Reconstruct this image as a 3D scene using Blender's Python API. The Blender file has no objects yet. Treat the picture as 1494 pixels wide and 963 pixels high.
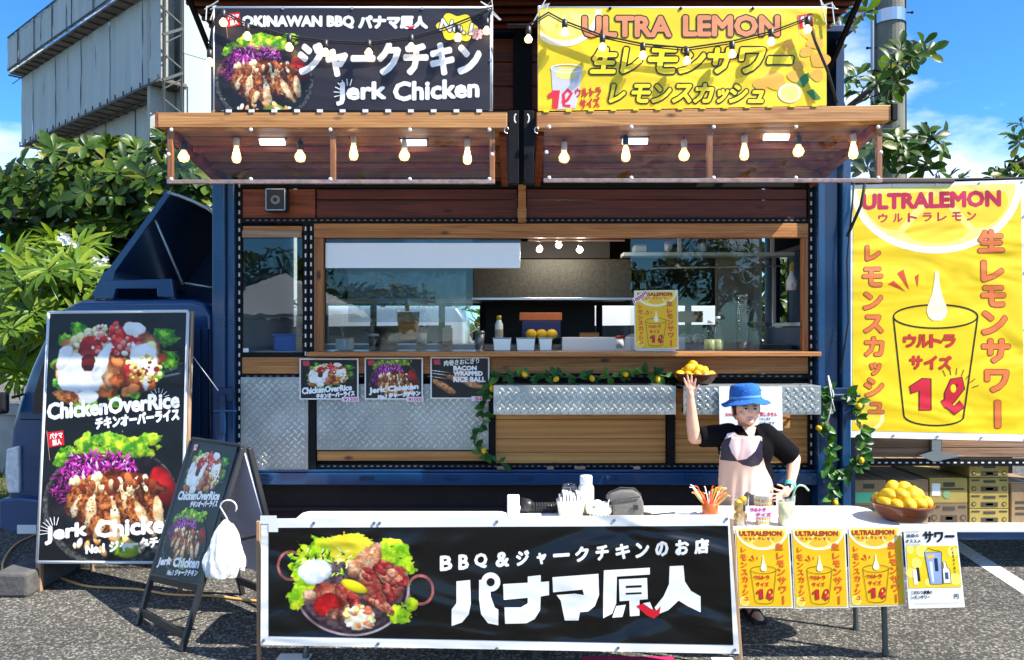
import bpy, bmesh, math, random
import numpy as np
from mathutils import Vector, Matrix, Euler
R = math.radians
SC = bpy.context.scene
COL = SC.collection

# ---------------------------------------------------------------- camera
F = 1079.0; CX = 747.0; H0 = 485.0; HC = 1.85          # focal length in photo pixels, centre, horizon, eye height
cam = bpy.data.cameras.new('camera'); cam_o = bpy.data.objects.new('camera', cam); COL.objects.link(cam_o)
cam_o.location = (0, 0, HC); cam_o.rotation_euler = (R(90), 0, 0)
cam.sensor_width = 36; cam.lens = 36 * F / 1494; cam.shift_y = (H0 - 481.5) / 1494
cam.clip_start = 0.1; cam.clip_end = 1000
SC.camera = cam_o
# ---------------------------------------------------------------- light
SUN_EL, SUN_AZ = R(48), R(113)      # azimuth clockwise from +Y (the view direction): from the right, slightly behind the camera
SC.view_settings.view_transform = 'Standard'; SC.view_settings.look = 'None'
SC.view_settings.exposure = 1.3; SC.view_settings.gamma = 1
W = bpy.data.worlds.new('World'); SC.world = W; W.use_nodes = True
nt = W.node_tree; N = nt.nodes; L = nt.links
bg = N['Background']
sky = N.new('ShaderNodeTexSky'); sky.sky_type = 'NISHITA'; sky.sun_disc = False
sky.sun_elevation = SUN_EL; sky.sun_rotation = SUN_AZ; sky.air_density = 1.0; sky.dust_density = 0.3; sky.ozone_density = 2.5
tc = N.new('ShaderNodeTexCoord'); mp = N.new('ShaderNodeMapping'); mp.inputs['Scale'].default_value = (1.0, 1.0, 2.6)
mp.inputs['Rotation'].default_value = (0.0, R(18), 0)
mp.inputs['Location'].default_value = (1.88, 4.63, 4.22)
L.new(tc.outputs['Generated'], mp.inputs['Vector'])
no = N.new('ShaderNodeTexNoise'); no.inputs['Scale'].default_value = 2.4; no.inputs['Detail'].default_value = 7; no.inputs['Roughness'].default_value = .55
L.new(mp.outputs[0], no.inputs['Vector'])
cr = N.new('ShaderNodeValToRGB'); cr.color_ramp.elements[0].position = .50; cr.color_ramp.elements[1].position = .72
cr.color_ramp.elements[0].color = (0, 0, 0, 1); cr.color_ramp.elements[1].color = (.9, .9, .9, 1)
L.new(no.outputs[0], cr.inputs[0])
hs = N.new('ShaderNodeHueSaturation'); hs.inputs['Saturation'].default_value = 1.15; hs.inputs['Value'].default_value = 1.0
ti = N.new('ShaderNodeMixRGB'); ti.blend_type = 'MULTIPLY'; ti.inputs[0].default_value = 1; ti.inputs[2].default_value = (.26, .50, .70, 1)
L.new(hs.outputs[0], ti.inputs[1])
L.new(sky.outputs[0], hs.inputs['Color'])
mx = N.new('ShaderNodeMixRGB'); L.new(cr.outputs[0], mx.inputs[0]); L.new(ti.outputs[0], mx.inputs[1]); mx.inputs[2].default_value = (6.4, 6.4, 6.4, 1)
L.new(mx.outputs[0], bg.inputs['Color']); bg.inputs['Strength'].default_value = 0.15
sun = bpy.data.lights.new('sun', 'SUN'); sun.energy = 4.3; sun.angle = R(.5); sun.color = (1, .95, .86)
sun_o = bpy.data.objects.new('sun', sun); COL.objects.link(sun_o)
tosun = Vector((math.sin(SUN_AZ) * math.cos(SUN_EL), math.cos(SUN_AZ) * math.cos(SUN_EL), math.sin(SUN_EL)))
sun_o.rotation_euler = tosun.to_track_quat('Z', 'Y').to_euler(); sun_o.location = (3, -3, 12)
try:
    SC.cycles.use_denoising = True; SC.cycles.max_bounces = 8; SC.cycles.transparent_max_bounces = 24
    SC.cycles.caustics_reflective = False; SC.cycles.caustics_refractive = False
except Exception: pass

# ---------------------------------------------------------------- helpers
def P(px, py, D): return Vector(((px - CX) / F * D, D, HC + (H0 - py) / F * D))
def Xp(px, D): return (px - CX) / F * D
def Zp(py, D): return HC + (H0 - py) / F * D
def srgb(r, g, b):
    f = lambda c: (c / 255 / 12.92) if c / 255 <= .04045 else ((c / 255 + .055) / 1.055) ** 2.4
    return (f(r), f(g), f(b))
rnd = random.Random(7)

MATS = {}
def mat(name, col, rough=.6, metal=0., var=0., vscale=8., bump=0., bscale=40., spec=.5, emit=0., trans=0., coat=0., stretch=None, col2=None, obrand=0.):
    if name in MATS: return MATS[name]
    m = bpy.data.materials.new(name); m.use_nodes = True; n = m.node_tree.nodes; l = m.node_tree.links; b = n['Principled BSDF']
    b.inputs['Base Color'].default_value = (*col, 1); b.inputs['Roughness'].default_value = rough; b.inputs['Metallic'].default_value = metal
    b.inputs['Specular IOR Level'].default_value = spec
    if coat: b.inputs['Coat Weight'].default_value = coat; b.inputs['Coat Roughness'].default_value = .08
    if emit: b.inputs['Emission Color'].default_value = (*col, 1); b.inputs['Emission Strength'].default_value = emit
    if trans: b.inputs['Transmission Weight'].default_value = trans
    t = n.new('ShaderNodeTexCoord'); mpn = n.new('ShaderNodeMapping'); l.new(t.outputs['Object'], mpn.inputs[0])
    if stretch: mpn.inputs['Scale'].default_value = stretch
    if obrand:
        oi = n.new('ShaderNodeObjectInfo'); ad = n.new('ShaderNodeVectorMath'); ad.operation = 'SCALE'
        cb = n.new('ShaderNodeCombineXYZ')
        for i in range(3): l.new(oi.outputs['Random'], cb.inputs[i])
        l.new(cb.outputs[0], ad.inputs[0]); ad.inputs['Scale'].default_value = 37.
        l.new(ad.outputs[0], mpn.inputs['Location'])
    if var or col2:
        no = n.new('ShaderNodeTexNoise'); no.inputs['Scale'].default_value = vscale; no.inputs['Detail'].default_value = 6; no.inputs['Roughness'].default_value = .6
        l.new(mpn.outputs[0], no.inputs['Vector'])
        r = n.new('ShaderNodeValToRGB'); l.new(no.outputs[0], r.inputs[0])
        c2 = col2 or tuple(min(1, c * (1 + var)) for c in col); c1 = col if col2 else tuple(c * (1 - var) for c in col)
        r.color_ramp.elements[0].position = .35; r.color_ramp.elements[1].position = .68
        r.color_ramp.elements[0].color = (*c1, 1); r.color_ramp.elements[1].color = (*c2, 1)
        l.new(r.outputs[0], b.inputs['Base Color'])
        rr = n.new('ShaderNodeMapRange'); rr.inputs[3].default_value = max(0, rough - .08); rr.inputs[4].default_value = min(1, rough + .12)
        l.new(no.outputs[0], rr.inputs[0]); l.new(rr.outputs[0], b.inputs['Roughness'])
    if bump:
        nb = n.new('ShaderNodeTexNoise'); nb.inputs['Scale'].default_value = bscale; nb.inputs['Detail'].default_value = 5
        l.new(mpn.outputs[0], nb.inputs['Vector'])
        bp = n.new('ShaderNodeBump'); bp.inputs['Strength'].default_value = bump; bp.inputs['Distance'].default_value = .02
        l.new(nb.outputs[0], bp.inputs['Height']); l.new(bp.outputs[0], b.inputs['Normal'])
    MATS[name] = m
    return m

def wood(name, c1, c2, axis='x', rough=.55, knots=True, scale=1.):
    if name in MATS: return MATS[name]
    m = mat(name, c1, rough); n = m.node_tree.nodes; l = m.node_tree.links; b = n['Principled BSDF']
    t = n.new('ShaderNodeTexCoord'); oi = n.new('ShaderNodeObjectInfo')
    cb = n.new('ShaderNodeCombineXYZ'); ml = n.new('ShaderNodeMath'); ml.operation = 'MULTIPLY'; ml.inputs[1].default_value = 23.
    l.new(oi.outputs['Random'], ml.inputs[0])
    for i in range(3): l.new(ml.outputs[0], cb.inputs[i])
    ad = n.new('ShaderNodeVectorMath'); l.new(t.outputs['Object'], ad.inputs[0]); l.new(cb.outputs[0], ad.inputs[1])
    mp = n.new('ShaderNodeMapping'); l.new(ad.outputs[0], mp.inputs[0])
    s = {'x': (.9, 14, 14), 'z': (14, 14, .9), 'y': (14, .9, 14)}[axis]
    mp.inputs['Scale'].default_value = tuple(k * scale for k in s)
    n1 = n.new('ShaderNodeTexNoise'); n1.inputs['Scale'].default_value = 1.6; n1.inputs['Detail'].default_value = 8; n1.inputs['Distortion'].default_value = 1.2
    l.new(mp.outputs[0], n1.inputs['Vector'])
    r = n.new('ShaderNodeValToRGB'); l.new(n1.outputs[0], r.inputs[0])
    e = r.color_ramp.elements; e[0].position = .3; e[0].color = (*c2, 1); e[1].position = .7; e[1].color = (*c1, 1)
    mid = r.color_ramp.elements.new(.5); mid.color = tuple((a + c) / 2 * 1.05 for a, c in zip(c1, c2)) + (1,)
    out = r.outputs[0]
    # fine rings
    wv = n.new('ShaderNodeTexWave'); wv.wave_type = 'BANDS'; wv.bands_direction = 'Z' if axis != 'z' else 'X'
    wv.inputs['Scale'].default_value = 1.1; wv.inputs['Distortion'].default_value = 7; wv.inputs['Detail'].default_value = 3; wv.inputs['Detail Scale'].default_value = .8
    l.new(mp.outputs[0], wv.inputs['Vector'])
    mm = n.new('ShaderNodeMixRGB'); mm.blend_type = 'MULTIPLY'; mm.inputs[0].default_value = .22
    l.new(out, mm.inputs[1]); l.new(wv.outputs[0], mm.inputs[2]); out = mm.outputs[0]
    if knots:
        m2 = n.new('ShaderNodeMapping'); l.new(ad.outputs[0], m2.inputs[0]); k = {'x': (2.2, 5, 5), 'z': (5, 5, 2.2), 'y': (5, 2.2, 5)}[axis]; m2.inputs['Scale'].default_value = k
        vo = n.new('ShaderNodeTexVoronoi'); vo.inputs['Scale'].default_value = 1.1; l.new(m2.outputs[0], vo.inputs['Vector'])
        rk = n.new('ShaderNodeValToRGB'); rk.color_ramp.elements[0].position = .05; rk.color_ramp.elements[1].position = .12
        rk.color_ramp.elements[0].color = (*[c * .25 for c in c2], 1); rk.color_ramp.elements[1].color = (1, 1, 1, 1)
        l.new(vo.outputs['Distance'], rk.inputs[0])
        m3 = n.new('ShaderNodeMixRGB'); m3.blend_type = 'MULTIPLY'; m3.inputs[0].default_value = .85
        l.new(out, m3.inputs[1]); l.new(rk.outputs[0], m3.inputs[2]); out = m3.outputs[0]
    l.new(out, b.inputs['Base Color'])
    bp = n.new('ShaderNodeBump'); bp.inputs['Strength'].default_value = .25; bp.inputs['Distance'].default_value = .004
    l.new(n1.outputs[0], bp.inputs['Height']); l.new(bp.outputs[0], b.inputs['Normal'])
    return m

def glassy(name, tint=(1, 1, 1), refl=.08, rough=.02, bump=0., bscale=4., tr=.95):
    """thin clear sheet: transparent with a Fresnel-weighted gloss"""
    if name in MATS: return MATS[name]
    m = bpy.data.materials.new(name); m.use_nodes = True; n = m.node_tree.nodes; l = m.node_tree.links
    for x in list(n):
        if x.type == 'BSDF_PRINCIPLED': n.remove(x)
    o = n['Material Output']; a = n.new('ShaderNodeBsdfTransparent'); a.inputs[0].default_value = tuple(c * tr for c in tint) + (1,)
    g = n.new('ShaderNodeBsdfGlossy'); g.inputs['Roughness'].default_value = rough
    fr = n.new('ShaderNodeLayerWeight'); fr.inputs[0].default_value = .5
    pw = n.new('ShaderNodeMath'); pw.operation = 'POWER'; pw.inputs[1].default_value = 4.; l.new(fr.outputs['Facing'], pw.inputs[0])
    ad = n.new('ShaderNodeMath'); ad.operation = 'MULTIPLY_ADD'; ad.use_clamp = True; ad.inputs[1].default_value = .7; ad.inputs[2].default_value = .022 + refl
    l.new(pw.outputs[0], ad.inputs[0])
    mx = n.new('ShaderNodeMixShader'); l.new(ad.outputs[0], mx.inputs[0]); l.new(a.outputs[0], mx.inputs[1]); l.new(g.outputs[0], mx.inputs[2])
    l.new(mx.outputs[0], o.inputs['Surface'])
    if bump:
        t = n.new('ShaderNodeTexCoord'); nb = n.new('ShaderNodeTexNoise'); nb.inputs['Scale'].default_value = bscale; nb.inputs['Detail'].default_value = 2; nb.inputs['Distortion'].default_value = 1.5
        l.new(t.outputs['Object'], nb.inputs['Vector'])
        bp = n.new('ShaderNodeBump'); bp.inputs['Strength'].default_value = bump; bp.inputs['Distance'].default_value = .05
        l.new(nb.outputs[0], bp.inputs['Height']); l.new(bp.outputs[0], g.inputs['Normal'])
    MATS[name] = m; return m

def leafmat(name, c, tl=.35, rough=.35):
    if name in MATS: return MATS[name]
    m = mat(name, c, rough, var=.25, vscale=18); n = m.node_tree.nodes; l = m.node_tree.links; b = n['Principled BSDF']; o = n['Material Output']
    b.inputs['Specular IOR Level'].default_value = .28
    t = n.new('ShaderNodeBsdfTranslucent'); t.inputs[0].default_value = (c[0] * 1.6, c[1] * 1.6, c[2] * .6, 1)
    mx = n.new('ShaderNodeMixShader'); mx.inputs[0].default_value = tl
    l.new(b.outputs[0], mx.inputs[1]); l.new(t.outputs[0], mx.inputs[2]); l.new(mx.outputs[0], o.inputs['Surface'])
    return m

class MB:
    def __init__(s): s.v = []; s.f = []; s.m = []
    def add(s, vs, fs, mi=0):
        k = len(s.v); s.v += [tuple(v) for v in vs]; s.f += [tuple(i + k for i in f) for f in fs]; s.m += [mi] * len(fs); return s
    def box(s, x0, x1, y0, y1, z0, z1, mi=0):
        return s.add([(x0, y0, z0), (x1, y0, z0), (x1, y1, z0), (x0, y1, z0), (x0, y0, z1), (x1, y0, z1), (x1, y1, z1), (x0, y1, z1)],
                     [(0, 3, 2, 1), (4, 5, 6, 7), (0, 1, 5, 4), (1, 2, 6, 5), (2, 3, 7, 6), (3, 0, 4, 7)], mi)
    def hexa(s, a, b):  # two quads a (front) and b (back), same winding
        return s.add(list(a) + list(b), [(0, 1, 2, 3), (7, 6, 5, 4), (0, 4, 5, 1), (1, 5, 6, 2), (2, 6, 7, 3), (3, 7, 4, 0)])
    def bar(s, p, q, w, h, up=(0, 0, 1), mi=0):
        p = Vector(p); q = Vector(q); d = (q - p).normalized(); u = Vector(up)
        if abs(d.dot(u)) > .99: u = Vector((0, 1, 0))
        a = d.cross(u).normalized() * w / 2; b = a.cross(d).normalized() * h / 2
        vs = [p - a - b, p + a - b, p + a + b, p - a + b, q - a - b, q + a - b, q + a + b, q - a + b]
        return s.add(vs, [(0, 3, 2, 1), (4, 5, 6, 7), (0, 1, 5, 4), (1, 2, 6, 5), (2, 3, 7, 6), (3, 0, 4, 7)], mi)
    def tube(s, pts, r, n=8, cap=True, mi=0):
        pts = [Vector(p) for p in pts]; rs = r if isinstance(r, (list, tuple)) else [r] * len(pts)
        vs = []; fs = []; prev = None
        for i, p in enumerate(pts):
            d = (pts[min(i + 1, len(pts) - 1)] - pts[max(i - 1, 0)]).normalized()
            if prev is None:
                u = Vector((0, 0, 1)) if abs(d.z) < .9 else Vector((0, 1, 0)); a = d.cross(u).normalized()
            else: a = (prev - d * prev.dot(d)).normalized()
            prev = a; b = d.cross(a)
            for k in range(n):
                t = 2 * math.pi * k / n; vs.append(p + (a * math.cos(t) + b * math.sin(t)) * rs[i])
        for i in range(len(pts) - 1):
            for k in range(n): k2 = (k + 1) % n; fs.append((i * n + k, i * n + k2, (i + 1) * n + k2, (i + 1) * n + k))
        if cap: fs.append(tuple(range(n - 1, -1, -1))); fs.append(tuple((len(pts) - 1) * n + k for k in range(n)))
        return s.add(vs, fs, mi)
    def lathe(s, prof, c=(0, 0, 0), n=16, mi=0):  # prof (r, z)
        vs = []; fs = []
        for r, z in prof:
            for k in range(n): t = 2 * math.pi * k / n; vs.append((c[0] + r * math.cos(t), c[1] + r * math.sin(t), c[2] + z))
        for i in range(len(prof) - 1):
            for k in range(n): k2 = (k + 1) % n; fs.append((i * n + k, i * n + k2, (i + 1) * n + k2, (i + 1) * n + k))
        fs.append(tuple(range(n - 1, -1, -1))); fs.append(tuple((len(prof) - 1) * n + k for k in range(n)))
        return s.add(vs, fs, mi)
    def prism(s, pts, y0, y1, mi=0):  # pts (x, z) outline, extruded along y
        n = len(pts); vs = [(x, y0, z) for x, z in pts] + [(x, y1, z) for x, z in pts]
        return s.add(vs, [tuple(range(n)), tuple(range(2 * n - 1, n - 1, -1))] + [(i, i + n, (i + 1) % n + n, (i + 1) % n) for i in range(n)], mi)
    def ball(s, c, r, seg=10, ring=7, mi=0):
        rx, ry, rz = r if isinstance(r, (tuple, list)) else (r, r, r); vs = [(c[0], c[1], c[2] - rz)]; fs = []
        for i in range(1, ring):
            a = math.pi * i / ring - math.pi / 2
            for k in range(seg): t = 2 * math.pi * k / seg; vs.append((c[0] + rx * math.cos(a) * math.cos(t), c[1] + ry * math.cos(a) * math.sin(t), c[2] + rz * math.sin(a)))
        vs.append((c[0], c[1], c[2] + rz))
        for k in range(seg): fs.append((0, 1 + (k + 1) % seg, 1 + k))
        for i in range(ring - 2):
            for k in range(seg): k2 = (k + 1) % seg; fs.append((1 + i * seg + k, 1 + i * seg + k2, 1 + (i + 1) * seg + k2, 1 + (i + 1) * seg + k))
        b = 1 + (ring - 2) * seg
        for k in range(seg): fs.append((b + k, b + (k + 1) % seg, len(vs) - 1))
        return s.add(vs, fs, mi)

def world(o):
    m = o.matrix_basis.copy(); p = o.parent
    while p: m = p.matrix_basis @ m; p = p.parent
    return m
def obj(name, mb, m, parent=None, label=None, cat=None, group=None, kind=None, bev=0., smooth=False, local=False, loc=None, fix=True, seg=2):
    me = bpy.data.meshes.new(name); vs = mb.v
    org = Vector(loc) if loc else None
    if parent is not None and not local:
        inv = world(parent).inverted(); vs = [tuple(inv @ Vector(v)) for v in vs]
    elif org is not None and not local: vs = [tuple(Vector(v) - org) for v in vs]
    me.from_pydata(vs, [], mb.f)
    ms = m if isinstance(m, (list, tuple)) else [m]
    for x in ms: me.materials.append(x)
    if len(ms) > 1: me.polygons.foreach_set('material_index', mb.m)
    if fix:
        b = bmesh.new(); b.from_mesh(me); bmesh.ops.recalc_face_normals(b, faces=b.faces); b.to_mesh(me); b.free()
    if smooth: me.polygons.foreach_set('use_smooth', [True] * len(me.polygons))
    o = bpy.data.objects.new(name, me); COL.objects.link(o)
    if parent is not None: o.parent = parent
    elif org is not None: o.location = org
    if bev:
        md = o.modifiers.new('Bevel', 'BEVEL'); md.width = bev; md.segments = seg; md.limit_method = 'ANGLE'
        if smooth: md.harden_normals = False
    tag(o, label, cat, group, kind)
    return o
def tag(o, label=None, cat=None, group=None, kind=None):
    for k, v in (('label', label), ('category', cat), ('group', group), ('kind', kind)):
        if v: o[k] = v
    return o
def thing(name, label, cat, loc=(0, 0, 0), group=None, mtx=None):
    o = bpy.data.objects.new(name, None); COL.objects.link(o); o.empty_display_size = .1
    if mtx is not None: o.matrix_basis = mtx
    else: o.location = loc
    return tag(o, label, cat, group)
def copy_tree(o, parent=None, label=None):
    c = o.copy(); COL.objects.link(c)
    if parent is not None: c.parent = parent
    if label: c['label'] = label
    for ch in [x for x in list(o.children)]: copy_tree(ch, c)
    return c
def bx(name, x0, x1, y0, y1, z0, z1, m, parent=None, bev=.004, **k):
    if x0 > x1: x0, x1 = x1, x0
    if z0 > z1: z0, z1 = z1, z0
    return obj(name, MB().box(x0, x1, y0, y1, z0, z1), m, parent, bev=bev, **k)
def pbox(name, px0, py0, px1, py1, D, dep, m, parent=None, bev=.004, **k):
    """box whose front face spans a photo rectangle at distance D"""
    return bx(name, Xp(px0, D), Xp(px1, D), D, D + dep, Zp(py1, D), Zp(py0, D), m, parent, bev, **k)

# ---------------------------------------------------------------- materials
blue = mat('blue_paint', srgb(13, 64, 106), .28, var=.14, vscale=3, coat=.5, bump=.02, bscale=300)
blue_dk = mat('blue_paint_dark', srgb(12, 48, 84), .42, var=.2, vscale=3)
black = mat('black_metal', (.006, .006, .007), .6, var=.3, vscale=20, spec=.2)
blackp = mat('black_plastic', (.02, .02, .022), .4)
rubber = mat('rubber', (.018, .018, .018), .8)
alum = mat('aluminium', (.40, .43, .41), .42, .7, var=.18, vscale=6, bump=.05, bscale=20)
alum_d = mat('aluminium_lug', (.60, .63, .60), .34, .7, var=.2, vscale=4)
steel = mat('steel', (.55, .56, .57), .28, 1.)
steel_d = mat('kitchen_steel', (.30, .29, .26), .4, .6, var=.25, vscale=5, bump=.15, bscale=60)
white = mat('white_plastic', (.82, .82, .80), .4, var=.03, vscale=4)
whitem = mat('white_metal', (.75, .76, .76), .35)
slot = mat('slot_daylight_pale', (.72, .72, .68), .6)  # pale colour stands in for daylight showing through the slots
wd_beam = wood('golden_timber', srgb(214, 156, 92), srgb(170, 110, 58), 'x')
wd_dark = wood('stained_timber', srgb(150, 76, 40), srgb(96, 42, 20), 'x')
wd_darkz = wood('stained_timber_upright', srgb(190, 124, 66), srgb(138, 82, 38), 'z')
wd_gold = wood('honey_timber', srgb(226, 162, 88), srgb(190, 118, 54), 'x', scale=.38)
wd_frame = wood('window_timber', srgb(208, 142, 76), srgb(152, 92, 42), 'x')
wd_pale = wood('pale_timber', srgb(198, 170, 140), srgb(160, 128, 100), 'x')
wd_grey = wood('weathered_timber', srgb(176, 138, 108), srgb(110, 80, 58), 'x')
glass = glassy('window_glass', (.93, .97, .97), .03, .01, .02, 2)
glass_c = glassy('clear_plastic', (1, 1, 1), .03, .05)
bark = mat('bark', (.10, .075, .055), .9, var=.4, vscale=14, bump=.6, bscale=30)
yellow = mat('lemon_peel', srgb(240, 182, 10), .42, var=.2, vscale=14, bump=.35, bscale=200, obrand=1)
brownb = wood('bowl_wood', srgb(140, 72, 36), srgb(88, 38, 18), 'x', rough=.35, knots=False)
# ---------------------------------------------------------------- printed sheets: boards, lettering, pictures
def ink(col, rough=.42, wr=.35, name=None):
    key = name or 'print_%02x%02x%02x_%d' % (int(col[0]), int(col[1]), int(col[2]), int(wr * 100))
    if key in MATS: return MATS[key]
    m = mat(key, srgb(*col), rough); n = m.node_tree.nodes; l = m.node_tree.links; b = n['Principled BSDF']
    wrinkle(n, l, b, wr); return m
def wrinkle(n, l, b, wr):
    if not wr: return
    t = n.new('ShaderNodeTexCoord'); mp = n.new('ShaderNodeMapping'); mp.inputs['Rotation'].default_value = (0, R(35), 0); mp.inputs['Scale'].default_value = (.7, .7, 1.9)
    l.new(t.outputs['Object'], mp.inputs[0])
    nb = n.new('ShaderNodeTexNoise'); nb.inputs['Scale'].default_value = 1.3; nb.inputs['Detail'].default_value = 2; nb.inputs['Distortion'].default_value = .9
    l.new(mp.outputs[0], nb.inputs['Vector'])
    bp = n.new('ShaderNodeBump'); bp.inputs['Strength'].default_value = wr; bp.inputs['Distance'].default_value = .09 if wr < .58 else .28
    l.new(nb.outputs[0], bp.inputs['Height']); l.new(bp.outputs[0], b.inputs['Normal'])
def picmat(wr):
    key = 'printed_picture_%d' % int(wr * 100)
    if key in MATS: return MATS[key]
    m = mat(key, (.5, .5, .5), .4); n = m.node_tree.nodes; l = m.node_tree.links; b = n['Principled BSDF']
    a = n.new('ShaderNodeAttribute'); a.attribute_name = 'Print'; l.new(a.outputs['Color'], b.inputs['Base Color'])
    wrinkle(n, l, b, wr); return m

_gl = {}
def glyph(s):
    if s in _gl: return _gl[s]
    c = bpy.data.curves.new('t', 'FONT'); c.body = s; c.size = 1; c.resolution_u = 2; c.fill_mode = 'FRONT'
    o = bpy.data.objects.new('t', c); COL.objects.link(o); bpy.context.view_layer.update()
    me = bpy.data.meshes.new_from_object(o.evaluated_get(bpy.context.evaluated_depsgraph_get()))
    v = np.array([(a.co.x, a.co.y) for a in me.vertices]) if len(me.vertices) else np.zeros((1, 2))
    f = [tuple(p.vertices) for p in me.polygons]
    bpy.data.objects.remove(o); bpy.data.curves.remove(c); bpy.data.meshes.remove(me)
    mn = v.min(0); mxx = v.max(0); sz = np.maximum(mxx - mn, .02)
    _gl[s] = ((v - mn) / sz, f, sz); return _gl[s]

class Board:
    """a flat sheet in the place: corners TL, TR, BR, BL in space; px() turns a photo pixel into a point of its plane"""
    def __init__(s, name, label, cat, c, sheet, group=None, ref=None, thick=.004, wr=.35, sub=True, part='sheet', root=None):
        s.c = [Vector(p) for p in c]; TL, TR, BR, BL = s.c; s.wr = wr
        u = (BR - BL).normalized(); v0 = (TL - BL); n = u.cross(v0).normalized(); v = n.cross(u)
        s.u, s.v, s.n = u, v, n; s.o = (BL + BR) / 2       # n points towards the viewer when u is to the right
        back = -n
        M = Matrix(((u.x, back.x, v.x, s.o.x), (u.y, back.y, v.y, s.o.y), (u.z, back.z, v.z, s.o.z), (0, 0, 0, 1)))
        s.M = M; s.root = thing(name, label, cat, mtx=M, group=group) if root is None else root
        s.q = [s.loc(p) for p in s.c]; s.ref = ref; s.lay = 0; s.k = 0
        if root is not None: s.root = thing_part(name, root, M)
        a = s.q; 
        if sheet is not None:
            obj(part, MB().add([(x, 0, z) for x, z in a] + [(x, thick, z) for x, z in a], [(3, 2, 1, 0), (4, 5, 6, 7), (0, 1, 5, 4), (1, 2, 6, 5), (2, 3, 7, 6), (3, 0, 4, 7)]), sheet, s.root, local=True)
    def loc(s, p): d = p - s.o; return (d.dot(s.u), d.dot(s.v))
    def px(s, x, y):
        if s.ref:
            x0, y0, x1, y1 = s.ref; a = (x - x0) / (x1 - x0); b = (y - y0) / (y1 - y0); q = s.q
            return tuple((q[0][i] * (1 - a) + q[1][i] * a) * (1 - b) + (q[3][i] * (1 - a) + q[2][i] * a) * b for i in (0, 1))
        d = Vector(((x - CX) / F, 1, (H0 - y) / F)); o = Vector((0, 0, HC))
        t = (s.o - o).dot(s.n) / d.dot(s.n); return s.loc(o + d * t)
    def y(s, lay): s.k += 1; return -(.0018 + lay * .00035 + (s.k % 40) * .000006)
    def _bil(s, q, v):
        q = [np.array(s.px(*p)) for p in q]; a = v[:, 0:1]; b = 1 - v[:, 1:2]
        return (q[0] * (1 - a) + q[1] * a) * (1 - b) + (q[3] * (1 - a) + q[2] * a) * b
    def text(s, items, col, bold=0., lay=1, name='lettering', n=8, col2=None, bold2=0., sc=1.):
        """items: [(string, quad px)]; bold = stroke thickening in metres; col2/bold2 = an outline below"""
        if col2 is not None: s.text(items, col2, bold2, lay, 'letter_outline', n=12); lay += 1
        mb = MB(); y0_ = s.y(lay)
        for st, q in items:
            if len(q) == 2 and not isinstance(q[0], (list, tuple)): raise ValueError
            if len(q) == 4 and not isinstance(q[0], (list, tuple)):
                x0, y0, x1, y1 = q; q = [(x0, y0), (x1, y0), (x1, y1), (x0, y1)]
            v, f, sz = glyph(st); w = s._bil(q, v)
            offs = [(0, 0)]
            if bold > 0:
                offs += [(bold * math.cos(2 * math.pi * k / n), bold * math.sin(2 * math.pi * k / n)) for k in range(n)]
                if bold > .009: offs += [(bold * .5 * math.cos(2 * math.pi * k / 6), bold * .5 * math.sin(2 * math.pi * k / 6)) for k in range(6)]
            for i, (ox, oz) in enumerate(offs):
                yy = y0_ - i * .000010
                mb.add([(a + ox, yy, b + oz) for a, b in w], f)
        return obj(name, mb, ink(col, wr=s.wr), s.root, local=True, fix=False)
    def poly(s, pts, col, lay=0, name='print', m=None, raw=False):
        p = [s.px(*q) for q in pts] if not raw else pts
        yy = s.y(lay); return obj(name, MB().add([(x, yy, z) for x, z in p], [tuple(range(len(p)))]), m or ink(col, wr=s.wr), s.root, local=True, fix=False)
    def polys(s, lst, col, lay=0, name='print', m=None):
        mb = MB()
        for i, pts in enumerate(lst): yy = s.y(lay); mb.add([(x, yy, z) for x, z in [s.px(*q) for q in pts]], [tuple(range(len(pts)))])
        return obj(name, mb, m or ink(col, wr=s.wr), s.root, local=True, fix=False)
    def line(s, pts, w, col, lay=1, closed=False, name='print', m=None):
        p = [Vector(s.px(*q)) for q in pts]
        if closed: p = p + [p[0]]
        mb = MB(); n = len(p); vs = []
        for i in range(n):
            d = (p[min(i + 1, n - 1)] - p[max(i - 1, 0)])
            if closed and i in (0, n - 1): d = p[1] - p[n - 2]
            d.normalize(); k = Vector((-d.y, d.x)) * w / 2; vs += [p[i] + k, p[i] - k]
        yy = s.y(lay)
        for i in range(n - 1): mb.add([(a.x, yy - i * .000004, a.y) for a in (vs[2 * i], vs[2 * i + 1], vs[2 * i + 3], vs[2 * i + 2])], [(0, 1, 2, 3)])
        return obj(name, mb, m or ink(col, wr=s.wr), s.root, local=True, fix=False)
    def pic(s, pic, q, lay=0, res=None, name='picture'):
        """printed colour picture: a fine grid of faces carrying the ink colour of each point"""
        C, A = pic
        if res:
            iy = np.linspace(0, C.shape[0] - 1, int(res * C.shape[0] / C.shape[1])).astype(int); ix = np.linspace(0, C.shape[1] - 1, res).astype(int)
            C = C[iy][:, ix]; A = A[iy][:, ix]
        h, w = A.shape
        if len(q) == 4 and not isinstance(q[0], (list, tuple)):
            x0, y0, x1, y1 = q; q = [(x0, y0), (x1, y0), (x1, y1), (x0, y1)]
        gx, gy = np.meshgrid(np.arange(w + 1) / w, 1 - np.arange(h + 1) / h); V = s._bil(q, np.stack([gx.ravel(), gy.ravel()], 1))
        n = len(V); vv = np.zeros((n, 3)); vv[:, 0] = V[:, 0]; vv[:, 2] = V[:, 1]; vv[:, 1] = s.y(lay)
        ii, jj = np.nonzero(A > .5); a = ii * (w + 1) + jj
        fc = np.stack([a + w + 1, a + w + 2, a + 1, a], 1)
        me = bpy.data.meshes.new(name); me.vertices.add(n); me.vertices.foreach_set('co', vv.ravel())
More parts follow.
